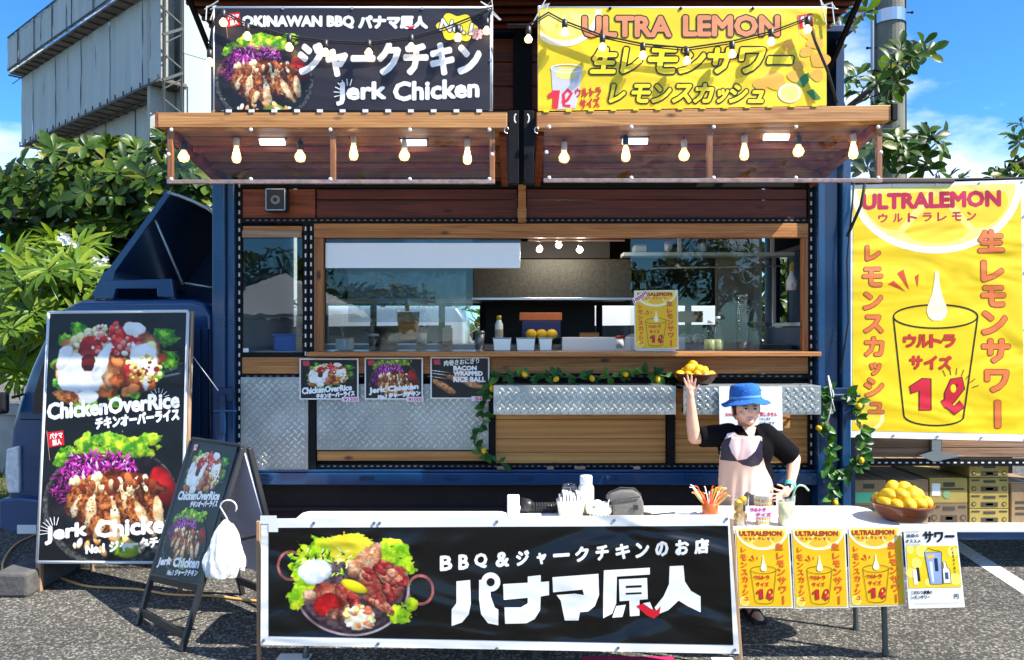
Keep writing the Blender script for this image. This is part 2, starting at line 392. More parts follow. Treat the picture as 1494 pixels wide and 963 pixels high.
        me.loops.add(len(fc) * 4); me.loops.foreach_set('vertex_index', fc.ravel().astype(np.int32)); me.polygons.add(len(fc))
        me.polygons.foreach_set('loop_start', np.arange(0, len(fc) * 4, 4, dtype=np.int32)); me.update(calc_edges=True); me.validate()
        cl = C[ii, jj]; cl = np.where(cl <= .04045, cl / 12.92, ((cl + .055) / 1.055) ** 2.4)
        at = me.color_attributes.new('Print', 'FLOAT_COLOR', 'CORNER')
        at.data.foreach_set('color', np.repeat(np.concatenate([cl, np.ones((len(cl), 1))], 1), 4, axis=0).astype(np.float32).ravel())
        me.materials.append(picmat(s.wr)); o = bpy.data.objects.new(name, me); COL.objects.link(o); o.parent = s.root
        bm = bmesh.new(); bm.from_mesh(me); bmesh.ops.delete(bm, geom=[x for x in bm.verts if not x.link_faces], context='VERTS'); bm.to_mesh(me); bm.free()
        return o
def thing_part(name, root, M):
    e = bpy.data.objects.new(name, None); COL.objects.link(e); e.empty_display_size = .1; e.parent = root
    e.matrix_basis = world(root).inverted() @ M; return e
def ell(cx, cy, rx, ry, n=40, a0=0, a1=360): return [(cx + rx * math.cos(R(a0 + (a1 - a0) * i / (n if a1 - a0 < 360 else n))), cy + ry * math.sin(R(a0 + (a1 - a0) * i / n))) for i in range(n if a1 - a0 >= 360 else n + 1)]

# ---- a small painter for the food pictures on the print
class Pic:
    def __init__(s, w, h, seed=1): s.w, s.h = w, h; s.r = np.random.RandomState(seed); s.C = np.zeros((h, w, 3)); s.A = np.zeros((h, w)); s.Y, s.X = np.mgrid[0:h, 0:w].astype(float); s.X /= w; s.Y /= w
    def noise(s, f, oct=3):
        o = np.zeros((s.h, s.w)); amp = 1; tot = 0
        for k in range(oct):
            g = s.r.rand(int(f * s.h / s.w) + 3, int(f) + 3); yy = s.Y * f; xx = s.X * f; y0 = np.minimum(yy.astype(int), g.shape[0] - 2); x0 = np.minimum(xx.astype(int), g.shape[1] - 2)
            ty = yy - y0; tx = xx - x0; ty = ty * ty * (3 - 2 * ty); tx = tx * tx * (3 - 2 * tx)
            o += amp * ((g[y0, x0] * (1 - tx) + g[y0, x0 + 1] * tx) * (1 - ty) + (g[y0 + 1, x0] * (1 - tx) + g[y0 + 1, x0 + 1] * tx) * ty); tot += amp; amp *= .55; f *= 2.1
        return o / tot
    def put(s, m, c, a=None):
        m = np.clip(m, 0, 1)[..., None]; s.C = s.C * (1 - m) + c * m; s.A = np.maximum(s.A, (m[..., 0] > .5) * 1.)
    def blob(s, cx, cy, rx, ry, rot=0, c=(200, 100, 50), c2=None, rag=.2, f=14, vf=20, sh=.5, edge=8.):
        ca, sa = math.cos(R(rot)), math.sin(R(rot)); dx, dy = s.X - cx, s.Y - cy; u = (dx * ca + dy * sa) / rx; v = (-dx * sa + dy * ca) / ry
        d = np.sqrt(u * u + v * v) + (s.noise(f, 3) - .5) * rag * 2; m = (1 - d) * edge
        if m.max() <= 0: return
        t = s.noise(vf, 3)[..., None]; t = np.clip((t - .3) / .4, 0, 1); c = np.array(c) / 255.; c2 = c * .5 if c2 is None else np.array(c2) / 255.
        k = c * t + c2 * (1 - t); lit = 1 + sh * (-(u * .4 + v * .9)) * .5 - sh * np.clip(d, 0, 1) ** 4 * .7
        s.put(m, np.clip(k * np.clip(lit, 0, 1.6)[..., None], 0, 1))
    def bits(s, n, cx, cy, rx, ry, size, cols, el=2., rotr=(0, 180), sh=.5):
        for i in range(n):
            a = s.r.rand() * 6.283; q = math.sqrt(s.r.rand()); x = cx + rx * q * math.cos(a); y = cy + ry * q * math.sin(a); c = np.array(cols[s.r.randint(len(cols))], float) / 255 * (.8 + .4 * s.r.rand())
            z = size * (.6 + .8 * s.r.rand()); rot = R(rotr[0] + (rotr[1] - rotr[0]) * s.r.rand())
            x0, x1 = int(max(0, (x - z * el) * s.w)), int(min(s.w, (x + z * el) * s.w + 1)); y0, y1 = int(max(0, (y - z * el) * s.w)), int(min(s.h, (y + z * el) * s.w + 1))
            if x1 <= x0 or y1 <= y0: continue
            dx = s.X[y0:y1, x0:x1] - x; dy = s.Y[y0:y1, x0:x1] - y; u = (dx * math.cos(rot) + dy * math.sin(rot)) / (z * el); v = (-dx * math.sin(rot) + dy * math.cos(rot)) / z
            d = np.sqrt(u * u + v * v) ; m = np.clip((1 - d) * 5, 0, 1)[..., None]; lit = np.clip(1.1 - sh * dy / z * .5 - sh * d ** 3 * .6, 0, 1.7)[..., None]
            s.C[y0:y1, x0:x1] = s.C[y0:y1, x0:x1] * (1 - m) + np.clip(c * lit, 0, 1) * m; s.A[y0:y1, x0:x1] = np.maximum(s.A[y0:y1, x0:x1], (m[..., 0] > .5) * 1.)
    def out(s): return np.clip(s.C, 0, 1), s.A

def food_rice(w=190, h=150):     # chicken over rice in a black tray, tomato salsa, white sauce, lettuce
    p = Pic(w, h, 5); asp = h / w
    for x, y, a, b, r in ((.5, .42, .5, .30, -16),): p.blob(x, y, a, b, r, (16, 22, 26), (6, 9, 12), .05, 5, 8, .3)
    p.bits(40, .5, .42, .46, .28, .008, [(60, 66, 70), (40, 46, 50)], 9, (-20, -12))
    for x, y, a in ((.16, .22, .07), (.26, .14, .08), (.10, .40, .06), (.12, .55, .06), (.86, .18, .09), (.88, .36, .08), (.30, .70, .10), (.62, .60, .07), (.50, .66, .06), (.78, .46, .08)):
        p.blob(x, y * asp / .79 * .98, a, a * .8, 30, (150, 210, 50), (30, 110, 20), .5, 26, 30, .5)
    p.blob(.47, .36, .40, .25, -14, (214, 140, 80), (120, 52, 22), .25, 14, 16, .4)
    p.bits(60, .47, .38, .38, .22, .035, [(206, 120, 60), (170, 84, 40), (232, 178, 120), (120, 50, 24), (240, 200, 140)], 1.5)
    p.bits(50, .42, .2, .22, .09, .028, [(244, 226, 186), (236, 206, 150), (222, 184, 120)], 1.5)
    p.blob(.33, .25, .09, .08, 0, (230, 50, 44), (150, 16, 20), .3, 20, 26, .5); p.blob(.56, .2, .14, .13, 20, (232, 56, 48), (170, 20, 26), .35, 20, 26, .5)
    p.bits(50, .5, .2, .18, .12, .018, [(240, 70, 60), (214, 30, 34), (250, 140, 120), (255, 230, 200)], 1.3)
    for x, y, a, b, r in ((.20, .46, .10, .16, 12), (.30, .50, .14, .10, 0), (.40, .38, .05, .17, 22), (.70, .33, .12, .10, 30), (.74, .42, .05, .14, 8), (.14, .33, .05, .10, 20), (.64, .12, .08, .05, 10), (.30, .62, .10, .05, 0)):
        p.blob(x, y, a, b, r, (255, 255, 252), (236, 232, 224), .3, 12, 10, .12)
    p.blob(.31, .37, .05, .07, 0, (110, 20, 22), (60, 10, 12), .3, 20, 30); p.blob(.53, .5, .07, .06, 0, (214, 110, 50), (110, 40, 14), .3, 20, 40)
    p.blob(.16, .62, .10, .05, 20, (220, 140, 70), (120, 50, 20), .3, 20, 40); p.blob(.61, .43, .05, .05, 0, (236, 70, 60), (180, 24, 30), .3, 20, 30)
    p.bits(40, .72, .42, .12, .1, .014, [(255, 236, 160), (230, 190, 90), (120, 30, 20)], 1.2)
    return p.out()
def food_jerk(w=180, h=180, plate=True):  # sliced jerk chicken with red cabbage and lettuce on a dark stone plate
    p = Pic(w, h, 11)
    if plate:
        p.blob(.5, .56, .50, .455, 0, (112, 112, 108), (34, 36, 36), .01, 5, 60, .2, 30); p.blob(.5, .54, .465, .42, 0, (14, 18, 18), (30, 32, 32), .01, 5, 20, .2, 30)
        p.bits(200, .5, .56, .48, .44, .004, [(150, 150, 146), (20, 20, 20), (90, 92, 88)], 1.2)
        p.blob(.5, .53, .44, .40, 0, (16, 14, 18), (34, 28, 36), .02, 5, 20, .2, 30)
    for x, y, a, b, r in ((.18, .20, .12, .06, -20), (.30, .12, .07, .10, 20), (.50, .10, .14, .07, 0), (.74, .08, .16, .05, -8), (.62, .16, .2, .07, 0), (.44, .18, .12, .06, 0)):
        p.blob(x, y, a, b, r, (206, 232, 50), (60, 130, 22), .55, 22, 26, .5)
    p.blob(.42, .30, .24, .10, -6, (90, 20, 80), (40, 8, 40), .5, 24, 30)
    p.bits(240, .40, .29, .27, .12, .006, [(190, 50, 160), (150, 30, 120), (220, 120, 200), (90, 14, 70)], 7)
    p.bits(60, .16, .42, .10, .12, .006, [(150, 40, 120), (90, 16, 80)], 6)
    p.blob(.86, .42, .09, .16, -20, (196, 22, 26), (120, 8, 12), .06, 10, 8, .6)
    p.blob(.52, .56, .34, .20, 0, (120, 56, 26), (50, 18, 8), .25, 20, 40, .5)
    for x, y, a, b, r in ((.25, .50, .07, .15, 24), (.33, .57, .075, .20, 10), (.44, .50, .06, .21, 4), (.50, .64, .075, .20, -10), (.61, .53, .085, .19, -24), (.70, .62, .065, .17, -34), (.80, .58, .06, .15, -10), (.38, .70, .05, .10, 20)):
        p.blob(x, y, a, b, r, (204, 120, 58), (84, 30, 12), .4, 26, 50, .7)
        p.blob(x + .03, y + .025, a * .62, b * .84, r + 4, (252, 230, 190), (224, 170, 110), .42, 16, 26, .5)
    for x, y in ((.70, .38), (.78, .42), (.56, .36)): p.blob(x, y, .12, .055, 20, (150, 64, 30), (60, 20, 8), .3, 20, 40, .6)
    p.bits(50, .5, .4, .3, .06, .022, [(246, 214, 160), (190, 100, 50), (120, 44, 20)], 1.8, (60, 120))
    p.bits(160, .5, .55, .3, .2, .004, [(40, 16, 8), (70, 30, 14)], 1.3)
    p.blob(.60, .86, .12, .07, 10, (190, 214, 60), (90, 130, 20), .1, 10, 14, .5)
    p.bits(16, .5, .84, .3, .05, .02, [(230, 170, 100), (250, 226, 180)], 2)
    return p.out()
def food_pan(w=250, h=210):      # big copper-handled pan of salad, rice and grilled chicken
    p = Pic(w, h, 23)
    for cx, cy in ((.10, .27), (.895, .45)):
        d = np.sqrt(((p.X - cx) / .085) ** 2 + ((p.Y - cy) / .115) ** 2); m = (1 - np.abs(d - .9) * 9) * 4; t = p.noise(20)[..., None]
        p.put(m, np.array([150, 84, 80]) / 255 * (.5 + t)); 
    p.blob(.475, .43, .36, .37, 0, (196, 180, 186), (120, 96, 104), .01, 5, 12, .1, 40); p.blob(.475, .425, .345, .355, 0, (70, 54, 62), (30, 20, 28), .01, 5, 20, .2, 40)
    p.blob(.475, .42, .33, .34, 0, (110, 86, 92), (50, 36, 44), .04, 5, 30, .2, 30)
    for x, y, a, b, r in ((.17, .38, .09, .12, 0), (.2, .24, .10, .10, 0), (.30, .15, .12, .09, 0), (.73, .18, .10, .10, 20), (.80, .28, .07, .10, 0), (.76, .62, .08, .07, 0), (.14, .50, .07, .08, 0), (.84, .55, .04, .06, 0)):
        p.blob(x, y, a, b, r, (222, 240, 40), (110, 170, 14), .75, 22, 22, .3)
    p.blob(.45, .14, .16, .11, 0, (255, 238, 60), (240, 214, 40), .5, 20, 12, .1)
    p.bits(60, .32, .25, .2, .1, .006, [(240, 250, 120), (130, 190, 30)], 6)
    for x, y, a, b, r in ((.55, .24, .05, .12, 30), (.62, .22, .04, .12, 10), (.5, .28, .05, .09, 20), (.58, .35, .06, .08, 10)):
        p.blob(x, y, a, b, r, (246, 214, 172), (186, 110, 66), .3, 20, 30, .5)
    p.blob(.68, .40, .14, .16, 20, (206, 120, 96), (140, 40, 36), .25, 20, 24, .5)
    cs = [((226, 150, 116), (150, 60, 40)), ((214, 110, 90), (130, 34, 34)), ((244, 200, 166), (190, 110, 80)), ((190, 60, 56), (120, 14, 26))]
    for i in range(20):
        a = p.r.rand() * 6.28; q = p.r.rand() ** .5; k = cs[p.r.randint(4)]; p.blob(.68 + .12 * q * math.cos(a), .40 + .15 * q * math.sin(a), .03 + .035 * p.r.rand(), .022 + .02 * p.r.rand(), 20 + 60 * p.r.rand(), k[0], k[1], .4, 30, 46, .7)
    p.blob(.25, .315, .115, .095, -8, (250, 252, 255), (214, 226, 238), .15, 24, 30, .25)
    p.blob(.38, .5, .15, .10, 20, (200, 110, 80), (130, 40, 30), .3, 20, 26, .5); [(lambda a, q, k: p.blob(.42 + .16 * q * math.cos(a), .53 + .10 * q * math.sin(a), .03 + .03 * p.r.rand(), .02 + .016 * p.r.rand(), 30 + 90 * p.r.rand(), k[0], k[1], .4, 30, 46, .7))(p.r.rand() * 6.28, p.r.rand() ** .5, cs[p.r.randint(4)]) for i in range(16)]
    p.blob(.33, .56, .10, .085, -40, (220, 30, 30), (150, 8, 14), .2, 20, 22, .6)
    p.blob(.22, .49, .05, .045, 0, (236, 196, 160), (170, 110, 80), .2, 20, 30, .5); p.blob(.37, .63, .055, .045, 0, (226, 170, 140), (90, 40, 30), .2, 20, 30, .5)
    p.blob(.52, .66, .10, .09, 10, (250, 250, 236), (214, 200, 150), .3, 22, 24, .3); p.bits(26, .52, .65, .09, .09, .016, [(240, 120, 80), (255, 255, 245), (230, 214, 120)], 1.4)
    [p.blob(.60 + .05 * i, .54 + .025 * i + .01 * (i % 2), .07, .024, 40 + 8 * i, (226, 150, 116), (130, 50, 40), .35, 30, 46, .7) for i in range(3)]
    p.blob(.49, .425, .095, .042, 28, (255, 236, 30), (226, 180, 20), .05, 10, 8, .5)
    return p.out()
def food_skewer(w=110, h=76):
    p = Pic(w, h, 3); p.blob(.5, .35, .9, .7, 0, (22, 20, 18), (8, 8, 8), .0, 5, 10, .1)
    for y0 in (.24, .30, .18): p.bits(1, .2, y0, .01, .01, .006, [(200, 180, 150)], 40, (8, 12))
    for x, y, a, b, r in ((.6, .20, .26, .05, 6), (.55, .34, .34, .07, 14), (.22, .48, .28, .075, 34), (.8, .46, .24, .06, 12)):
        p.blob(x, y, a, b, r, (226, 160, 96), (150, 84, 40), .12, 16, 26, .6)
    return p.out()
# ================================================================ SETTING
WD = 5.65          # distance of the truck's open side
def ground():
    m = mat('asphalt', (.07, .068, .064), .92); n = m.node_tree.nodes; l = m.node_tree.links; b = n['Principled BSDF']
    t = n.new('ShaderNodeTexCoord'); v = n.new('ShaderNodeTexVoronoi'); v.inputs['Scale'].default_value = 85; l.new(t.outputs['Object'], v.inputs['Vector'])
    v2 = n.new('ShaderNodeTexVoronoi'); v2.inputs['Scale'].default_value = 190; l.new(t.outputs['Object'], v2.inputs['Vector'])
    r = n.new('ShaderNodeValToRGB'); e = r.color_ramp.elements; e[0].position = .30; e[0].color = (.085, .080, .069, 1); e[1].position = .93; e[1].color = (.50, .475, .41, 1)
    x = e.new(.62); x.color = (.15, .142, .122, 1); x = e.new(.8); x.color = (.26, .245, .21, 1)
    sp = n.new('ShaderNodeSeparateColor'); l.new(v.outputs['Color'], sp.inputs[0]); l.new(sp.outputs[0], r.inputs[0])
    no = n.new('ShaderNodeTexNoise'); no.inputs['Scale'].default_value = 1.3; no.inputs['Detail'].default_value = 8; l.new(t.outputs['Object'], no.inputs['Vector'])
    r2 = n.new('ShaderNodeValToRGB'); r2.color_ramp.elements[0].position = .25; r2.color_ramp.elements[1].position = .65; r2.color_ramp.elements[0].color = (.55, .54, .52, 1); r2.color_ramp.elements[1].color = (1, .98, .95, 1)
    l.new(no.outputs[0], r2.inputs[0])
    mm = n.new('ShaderNodeMixRGB'); mm.blend_type = 'MULTIPLY'; mm.inputs[0].default_value = 1; l.new(r.outputs[0], mm.inputs[1]); l.new(r2.outputs[0], mm.inputs[2]); l.new(mm.outputs[0], b.inputs['Base Color'])
    ad = n.new('ShaderNodeMath'); ad.operation = 'ADD'; l.new(v.outputs['Distance'], ad.inputs[0]); l.new(v2.outputs['Distance'], ad.inputs[1])
    bp = n.new('ShaderNodeBump'); bp.invert = True; bp.inputs['Strength'].default_value = .9; bp.inputs['Distance'].default_value = .012; l.new(ad.outputs[0], bp.inputs['Height']); l.new(bp.outputs[0], b.inputs['Normal'])
    obj('ground', MB().add([(-300, -150, 0), (300, -150, 0), (300, 500, 0), (-300, 500, 0)], [(0, 1, 2, 3)]), m, kind='structure')
ground()
paint = mat('road_paint', (.75, .75, .72), .7, var=.25, vscale=30, bump=.3, bscale=90)
# worn white bay line running under the right-hand table
a = P(1403, 800, HC * F / (800 - H0)); b = P(1500, 862, HC * F / (862 - H0)); d = (b - a).normalized(); nn = Vector((-d.y, d.x, 0)) * .075
a = a - d * 1.1; b = b + d * 2; mb = MB(); K = 40
for i in range(K):
    p = a + (b - a) * i / K; q = a + (b - a) * (i + 1) / K; j = lambda: rnd.uniform(-.008, .008)
    mb.add([(p.x + nn.x, p.y + nn.y + j() * 0, .004), (q.x + nn.x, q.y + nn.y, .004), (q.x - nn.x, q.y - nn.y, .004), (p.x - nn.x, p.y - nn.y, .004)], [(0, 1, 2, 3)])
obj('bay_line', mb, paint, kind='structure')
# grass verge behind the cab
soil = mat('verge_soil', (.10, .085, .05), .95, var=.4, vscale=20, bump=.5)
obj('verge', MB().box(-14, -1.6, 6.9, 16, -.05, .03), soil, kind='structure')
gm = leafmat('grass_blade', (.11, .16, .03), .3); mb = MB()
for i in range(9000):
    x = rnd.uniform(-8, -3.2); y = 6.92 + 3.2 * rnd.random() ** 1.5; h = rnd.uniform(.04, .13); a = rnd.uniform(0, 6.28); w = .006; c, s = math.cos(a) * w, math.sin(a) * w; lx, ly = rnd.uniform(-.04, .04), rnd.uniform(-.04, .04)
    mb.add([(x - c, y - s, .03), (x + c, y + s, .03), (x + lx, y + ly, .03 + h)], [(0, 1, 2)])
obj('grass', mb, gm, kind='stuff', label='short grass growing on the verge behind the truck cab', cat='grass', fix=False)
# far ground behind and the road surface beyond
conc = mat('concrete', (.42, .41, .38), .85, var=.18, vscale=3, bump=.2)
t = thing('retaining_wall', 'low pale concrete wall behind the verge left of the blue cab', 'wall', (-9, 9.6, 0))
for i in range(8): bx('coping_block', -12 + i * 1.25, -12 + i * 1.25 + 1.24, 9.5, 9.9, .78, .9, conc, t, bev=.012)
bx('wall_face', -12, -2.02, 9.53, 9.87, 0, .777, conc, t)

# ---------------------------------------------------------------- wrapped building on the left
def building():
    a0 = R(0); C = Vector((-15.5, 32.6, 0)); dl = Vector((-1.19, 1, 0)).normalized(); dr = Vector((1, 1.19, 0)).normalized(); out = -dr
    t = thing('apartment_building', 'tall building wrapped in grey scaffold sheeting behind the left trees', 'building', tuple(C))
    conc2 = mat('far_concrete', srgb(150, 152, 146), .9, var=.1)
    sheet = mat('scaffold_sheeting', srgb(158, 170, 170), .75, var=.10, vscale=.7, bump=.8, bscale=.9, stretch=(1, 1, .12))
    sheet2 = mat('pale_sheeting', srgb(112, 120, 108), .75, var=.10, vscale=.5, bump=.5, bscale=.8, stretch=(1, 1, .15))
    brown = mat('soffit_board', srgb(104, 96, 84), .9, var=.3, vscale=1)
    pole = mat('scaffold_pole', srgb(60, 62, 60), .6)
    zt, zb, z2 = 19.2, 17.2, 13.1
    Lf = 17.9
    def q(s, o, z): p = C + dl * s + out * o; return (p.x, p.y, z)
    def slab(name, s0, s1, o0, o1, z0, z1, m, **k):
        mb = MB().add([q(s0, o0, z0), q(s1, o0, z0), q(s1, o1, z0), q(s0, o1, z0), q(s0, o0, z1), q(s1, o0, z1), q(s1, o1, z1), q(s0, o1, z1)],
                 [(0, 3, 2, 1), (4, 5, 6, 7), (0, 1, 5, 4), (1, 2, 6, 5), (2, 3, 7, 6), (3, 0, 4, 7)]); return obj(name, mb, m, t, **k)
    slab('core_wall', .2, Lf - .2, -9, -1.4, 0, zt - 1, conc2)
    # folded sheeting: each bay hangs in vertical folds
    def bay(name, s0, s1, o, z0, z1, m, dirv=None, amp=.06):
        mb = MB(); n = 10; m_ = 5; vs = []
        for i in range(n + 1):
            for k in range(m_ + 1):
                f = i / n; g = k / m_; s = s0 + (s1 - s0) * f; oo = o - amp * (1 - math.cos(f * 6.283 * 2 + rnd.uniform(-.5, .5))) * (.4 + .6 * math.sin(g * 3.14)) + rnd.uniform(-.03, .03)
                if dirv is None: vs.append(q(s, oo, z0 + (z1 - z0) * g))
                else: p = C + dr * s + dl * (-(oo - o)); vs.append((p.x - dl.x * o, p.y - dl.y * o, z0 + (z1 - z0) * g))
        fs = [(i * (m_ + 1) + k, (i + 1) * (m_ + 1) + k, (i + 1) * (m_ + 1) + k + 1, i * (m_ + 1) + k + 1) for i in range(n) for k in range(m_)]
        mb.add(vs, fs); return obj(name, mb, m, t, smooth=True, fix=False)
    for i in range(10):
        s = i * 1.8; bay('scaffold_sheet', s - .05, s + 1.86, .02 * (i % 2), z2, zb, sheet)
        bay('scaffold_sheet', s - .05, s + 1.86, .7 + .02 * (i % 2), zb, zt, sheet, amp=.05)
        bay('scaffold_sheet', s - .05, s + 1.86, -1.2 + .02 * (i % 2), 2.0, z2 - .1, sheet)
    slab('parapet_end', Lf - .06, Lf, .65, -2, zb, zt, sheet)
    slab('soffit', 0, Lf, .65, .02, zb - .12, zb - .02, brown); slab('soffit', 0, Lf, 0, -1.2, z2 - .12, z2, brown)
    mb = MB()
    for i in range(21):
        s = i * .9; mb.bar(q(s, .7, zb - .16), q(s, -.1, zb - .16), .07, .07); mb.bar(q(s, .12, z2 - .14), q(s, -1.2, z2 - .14), .06, .06)
        mb.bar(q(s, .1, z2 - .1), q(s, .1, z2 + .12), .05, .05); (mb.bar(q(s, .75, zb), q(s, .75, zt + .05), .035, .035) if i % 3 == 0 else None); mb.bar(q(s, .1, zb - .2), q(s, .75, zb - .9), .04, .04) if i % 2 else None
    for o, z in ((.76, zt), (.76, zb + .1), (.14, z2 - .2), (-.8, z2 - .2)): mb.bar(q(0, o, z), q(Lf, o, z), .06, .06)
    obj('scaffold_poles', mb, pole, t, kind='stuff')
    # stair tower of bare scaffolding at the corner
    mb = MB(); p0 = lambda s, z, e=0: (C + dr * s + out * e + Vector((0, 0, z)))
    for s in (.15, .95): 
        mb.bar(p0(s, 0), p0(s, 30), .09, .09)
    for k in range(14):
        z = 1 + k * 2.0; mb.bar(p0(.1, z), p0(1.0, z + .55), .12, .12); mb.bar(p0(.1, z + 1.2), p0(1.0, z + .7), .07, .07); mb.bar(p0(.1, z + 1.6), p0(1.0, z + 2.3), .05, .05)
    obj('stair_tower', mb, pole, t)
    def face(name, s0, s1, o, z0, z1, m):
        a = C + dr * s0 + dl * o; b = C + dr * s1 + dl * o; c2 = dl * .3
        obj(name, MB().add([(a.x, a.y, z0), (b.x, b.y, z0), (b.x + c2.x, b.y + c2.y, z0), (a.x + c2.x, a.y + c2.y, z0), (a.x, a.y, z1), (b.x, b.y, z1), (b.x + c2.x, b.y + c2.y, z1), (a.x + c2.x, a.y + c2.y, z1)],
            [(0, 3, 2, 1), (4, 5, 6, 7), (0, 1, 5, 4), (1, 2, 6, 5), (2, 3, 7, 6), (3, 0, 4, 7)]), m, t)
    face('inner_wall', 0, 1.1, 1.0, 0, 30, conc2)
    for k in range(10): face('scaffold_sheet', 1.1, 2.6, .05 + .02 * (k % 2), 1 + k * 2.7, 1 + k * 2.7 + 2.66, sheet)
    for k in range(8): face('wall_sheet', 2.7, 6.5, -.25 - .03 * (k % 2), 1 + k * 3.4, 1 + k * 3.4 + 3.36, sheet2)
    mb = MB(); mb.bar(p0(2.66, 0, .2), p0(2.66, 29, .2), .12, .12); obj('corner_pole', mb, pole, t)
    # white notice on the lower sheeting
    a = [q(8.2, -2.2, 13.2), q(5.6, -2.2, 13.2), q(5.6, -2.2, 11.4), q(8.2, -2.2, 11.4)]
    B = Board('notice_banner', None, None, a, ink((200, 214, 226), wr=0), root=t, wr=0, thick=.02)
building()

# ---------------------------------------------------------------- trees
lf = [leafmat('broad_leaf_a', (.040, .088, .012), .3), leafmat('broad_leaf_b', (.085, .145, .016), .35), leafmat('broad_leaf_c', (.022, .052, .010), .2), leafmat('broad_leaf_d', (.17, .19, .024), .35)]
nf = [leafmat('narrow_leaf_a', (.11, .20, .015), .4), leafmat('narrow_leaf_b', (.06, .12, .012), .35), leafmat('narrow_leaf_c', (.20, .28, .025), .4)]
def leaf_geo(kind):  # unit length leaf along +x, face up +z, folded along the midrib and drooping
    if kind == 'broad': st = [(0, .012), (.15, .04), (.4, .14), (.68, .21), (.88, .15), (1, .015)]
    else: st = [(0, .01), (.2, .06), (.5, .085), (.8, .055), (1, .004)]
    vs = []; fs = []
    for x, w in st:
        z = -.28 * x * x; vs += [(x, -w, z + w * .35), (x, 0, z), (x, w, z + w * .35)]
    for i in range(len(st) - 1): a = i * 3; fs += [(a, a + 1, a + 4, a + 3), (a + 1, a + 2, a + 5, a + 4)]
    return vs, fs
GEO = {k: leaf_geo(k) for k in ('broad', 'narrow')}
LME = {}
def leaf_mesh(kind, m):
    k = (kind, m.name)
    if k not in LME:
        me = bpy.data.meshes.new('leaf'); me.from_pydata(GEO[kind][0], [], GEO[kind][1]); me.materials.append(m); me.polygons.foreach_set('use_smooth', [True] * len(me.polygons)); LME[k] = me
    return LME[k]
def rosette(c, axis, kind, n, size, tilt):
    """matrices of n leaves round a twig tip"""
    ax = Vector(axis).normalized(); e1 = ax.orthogonal().normalized(); e2 = ax.cross(e1); out = []; ph = rnd.uniform(0, 6.28)
    for i in range(n):
        a = ph + i * 2.4; el = R(tilt + (i / n) * 38 + rnd.uniform(-10, 10)); hd = e1 * math.cos(a) + e2 * math.sin(a)
        x = (hd * math.cos(el) + ax * math.sin(el)).normalized(); z = (ax - x * ax.dot(x)).normalized(); y = z.cross(x); s = size * rnd.uniform(.7, 1.15)
        rr = rnd.uniform(-.3, .3); y2 = y * math.cos(rr) + z * math.sin(rr); z2 = z * math.cos(rr) - y * math.sin(rr)
        w = rnd.uniform(.85, 1.15)
        p = Vector(c) + ax * rnd.uniform(-.25, .05) * size
        out.append(Matrix(((x.x * s, y2.x * s * w, z2.x * s, p.x), (x.y * s, y2.y * s * w, z2.y * s, p.y), (x.z * s, y2.z * s * w, z2.z * s, p.z), (0, 0, 0, 1))))
    return out
def make_tree(name, label, cat, base, tips, kind, mats, nleaf, size, tilt, limbs, trunk_r, group=None, maxobj=300, flowers=None, up=.6):
    t = thing(name, label, cat, base, group=group); B = Vector(base)
    mb = MB(); 
    for path, rr in limbs: mb.tube(path, rr, 7)
    obj('trunk', mb, bark, t, smooth=True)
    allm = []; tw = MB()
    for c in tips:
        c = Vector(c); near = min((Vector(p) for path, _ in limbs for p in path[1:]), key=lambda p: (p - c).length)
        dirv = ((c - near).normalized() * .7 + Vector((rnd.uniform(-.4, .4), rnd.uniform(-.5, .1), up + rnd.uniform(-.2, .4)))).normalized()
        mid = near.lerp(c, .6) - Vector((0, 0, .08)); tw.tube([near, mid, c], [.016, .011, .006], 5)
        allm.append((c.y, rosette(c, dirv, kind, nleaf, size, tilt)))
    obj('twigs', tw, bark, t, kind='stuff')
    allm.sort(key=lambda a: a[0]); flat = [m for _, r in allm for m in r]; inv = Matrix.Translation(-B)
    for m in flat[:maxobj]:
        o = bpy.data.objects.new('leaf', leaf_mesh(kind, mats[rnd.choice([0, 0, 0, 1, 1, 2, 2, min(3, len(mats) - 1)])])); COL.objects.link(o); o.parent = t; o.matrix_basis = inv @ m
    mb = MB(); V, Fs = GEO[kind]
    for m in flat[maxobj:]: mb.add([m @ Vector(v) - B for v in V], Fs, rnd.choice([0, 0, 0, 1, 1, 2, 2, min(3, len(mats) - 1)]))
    if mb.v: obj('foliage', mb, mats, t, local=True, kind='stuff', smooth=True, fix=False)
    return t
def blobs_tips(lst, rs):
    out = []; r0 = random.Random(rs)
    for (px, py, r, D, n) in lst:
        for i in range(n):
            a = r0.uniform(0, 6.28); q = math.sqrt(r0.random()); d = D + r0.uniform(-.7, .7)
            out.append(tuple(P(px + r * q * math.cos(a), py + r * q * math.sin(a) * .8, d)))
    return out
D = 9.2
tips = blobs_tips([(45, 285, 60, 8.9, 41), (110, 245, 48, 9.2, 38), (175, 235, 36, 9.3, 26), (170, 300, 62, 8.9, 49), (250, 280, 55, 9.0, 45), (300, 250, 40, 9.4, 26), (245, 215, 22, 9.6, 9), (60, 360, 60, 9.3, 30), (30, 440, 60, 9.6, 30), (200, 350, 60, 9.5, 38), (120, 420, 80, 9.9, 41), (300, 330, 50, 9.6, 26), (10, 330, 40, 9.1, 19), (60, 520, 60, 10.2, 30)], 3)
bt = P(150, 650, 9.6); bt.z = 0
def limb(b, pts, r0, r1): n = len(pts); return ([b] + pts, [r0 + (r1 - r0) * i / n for i in range(n + 1)])
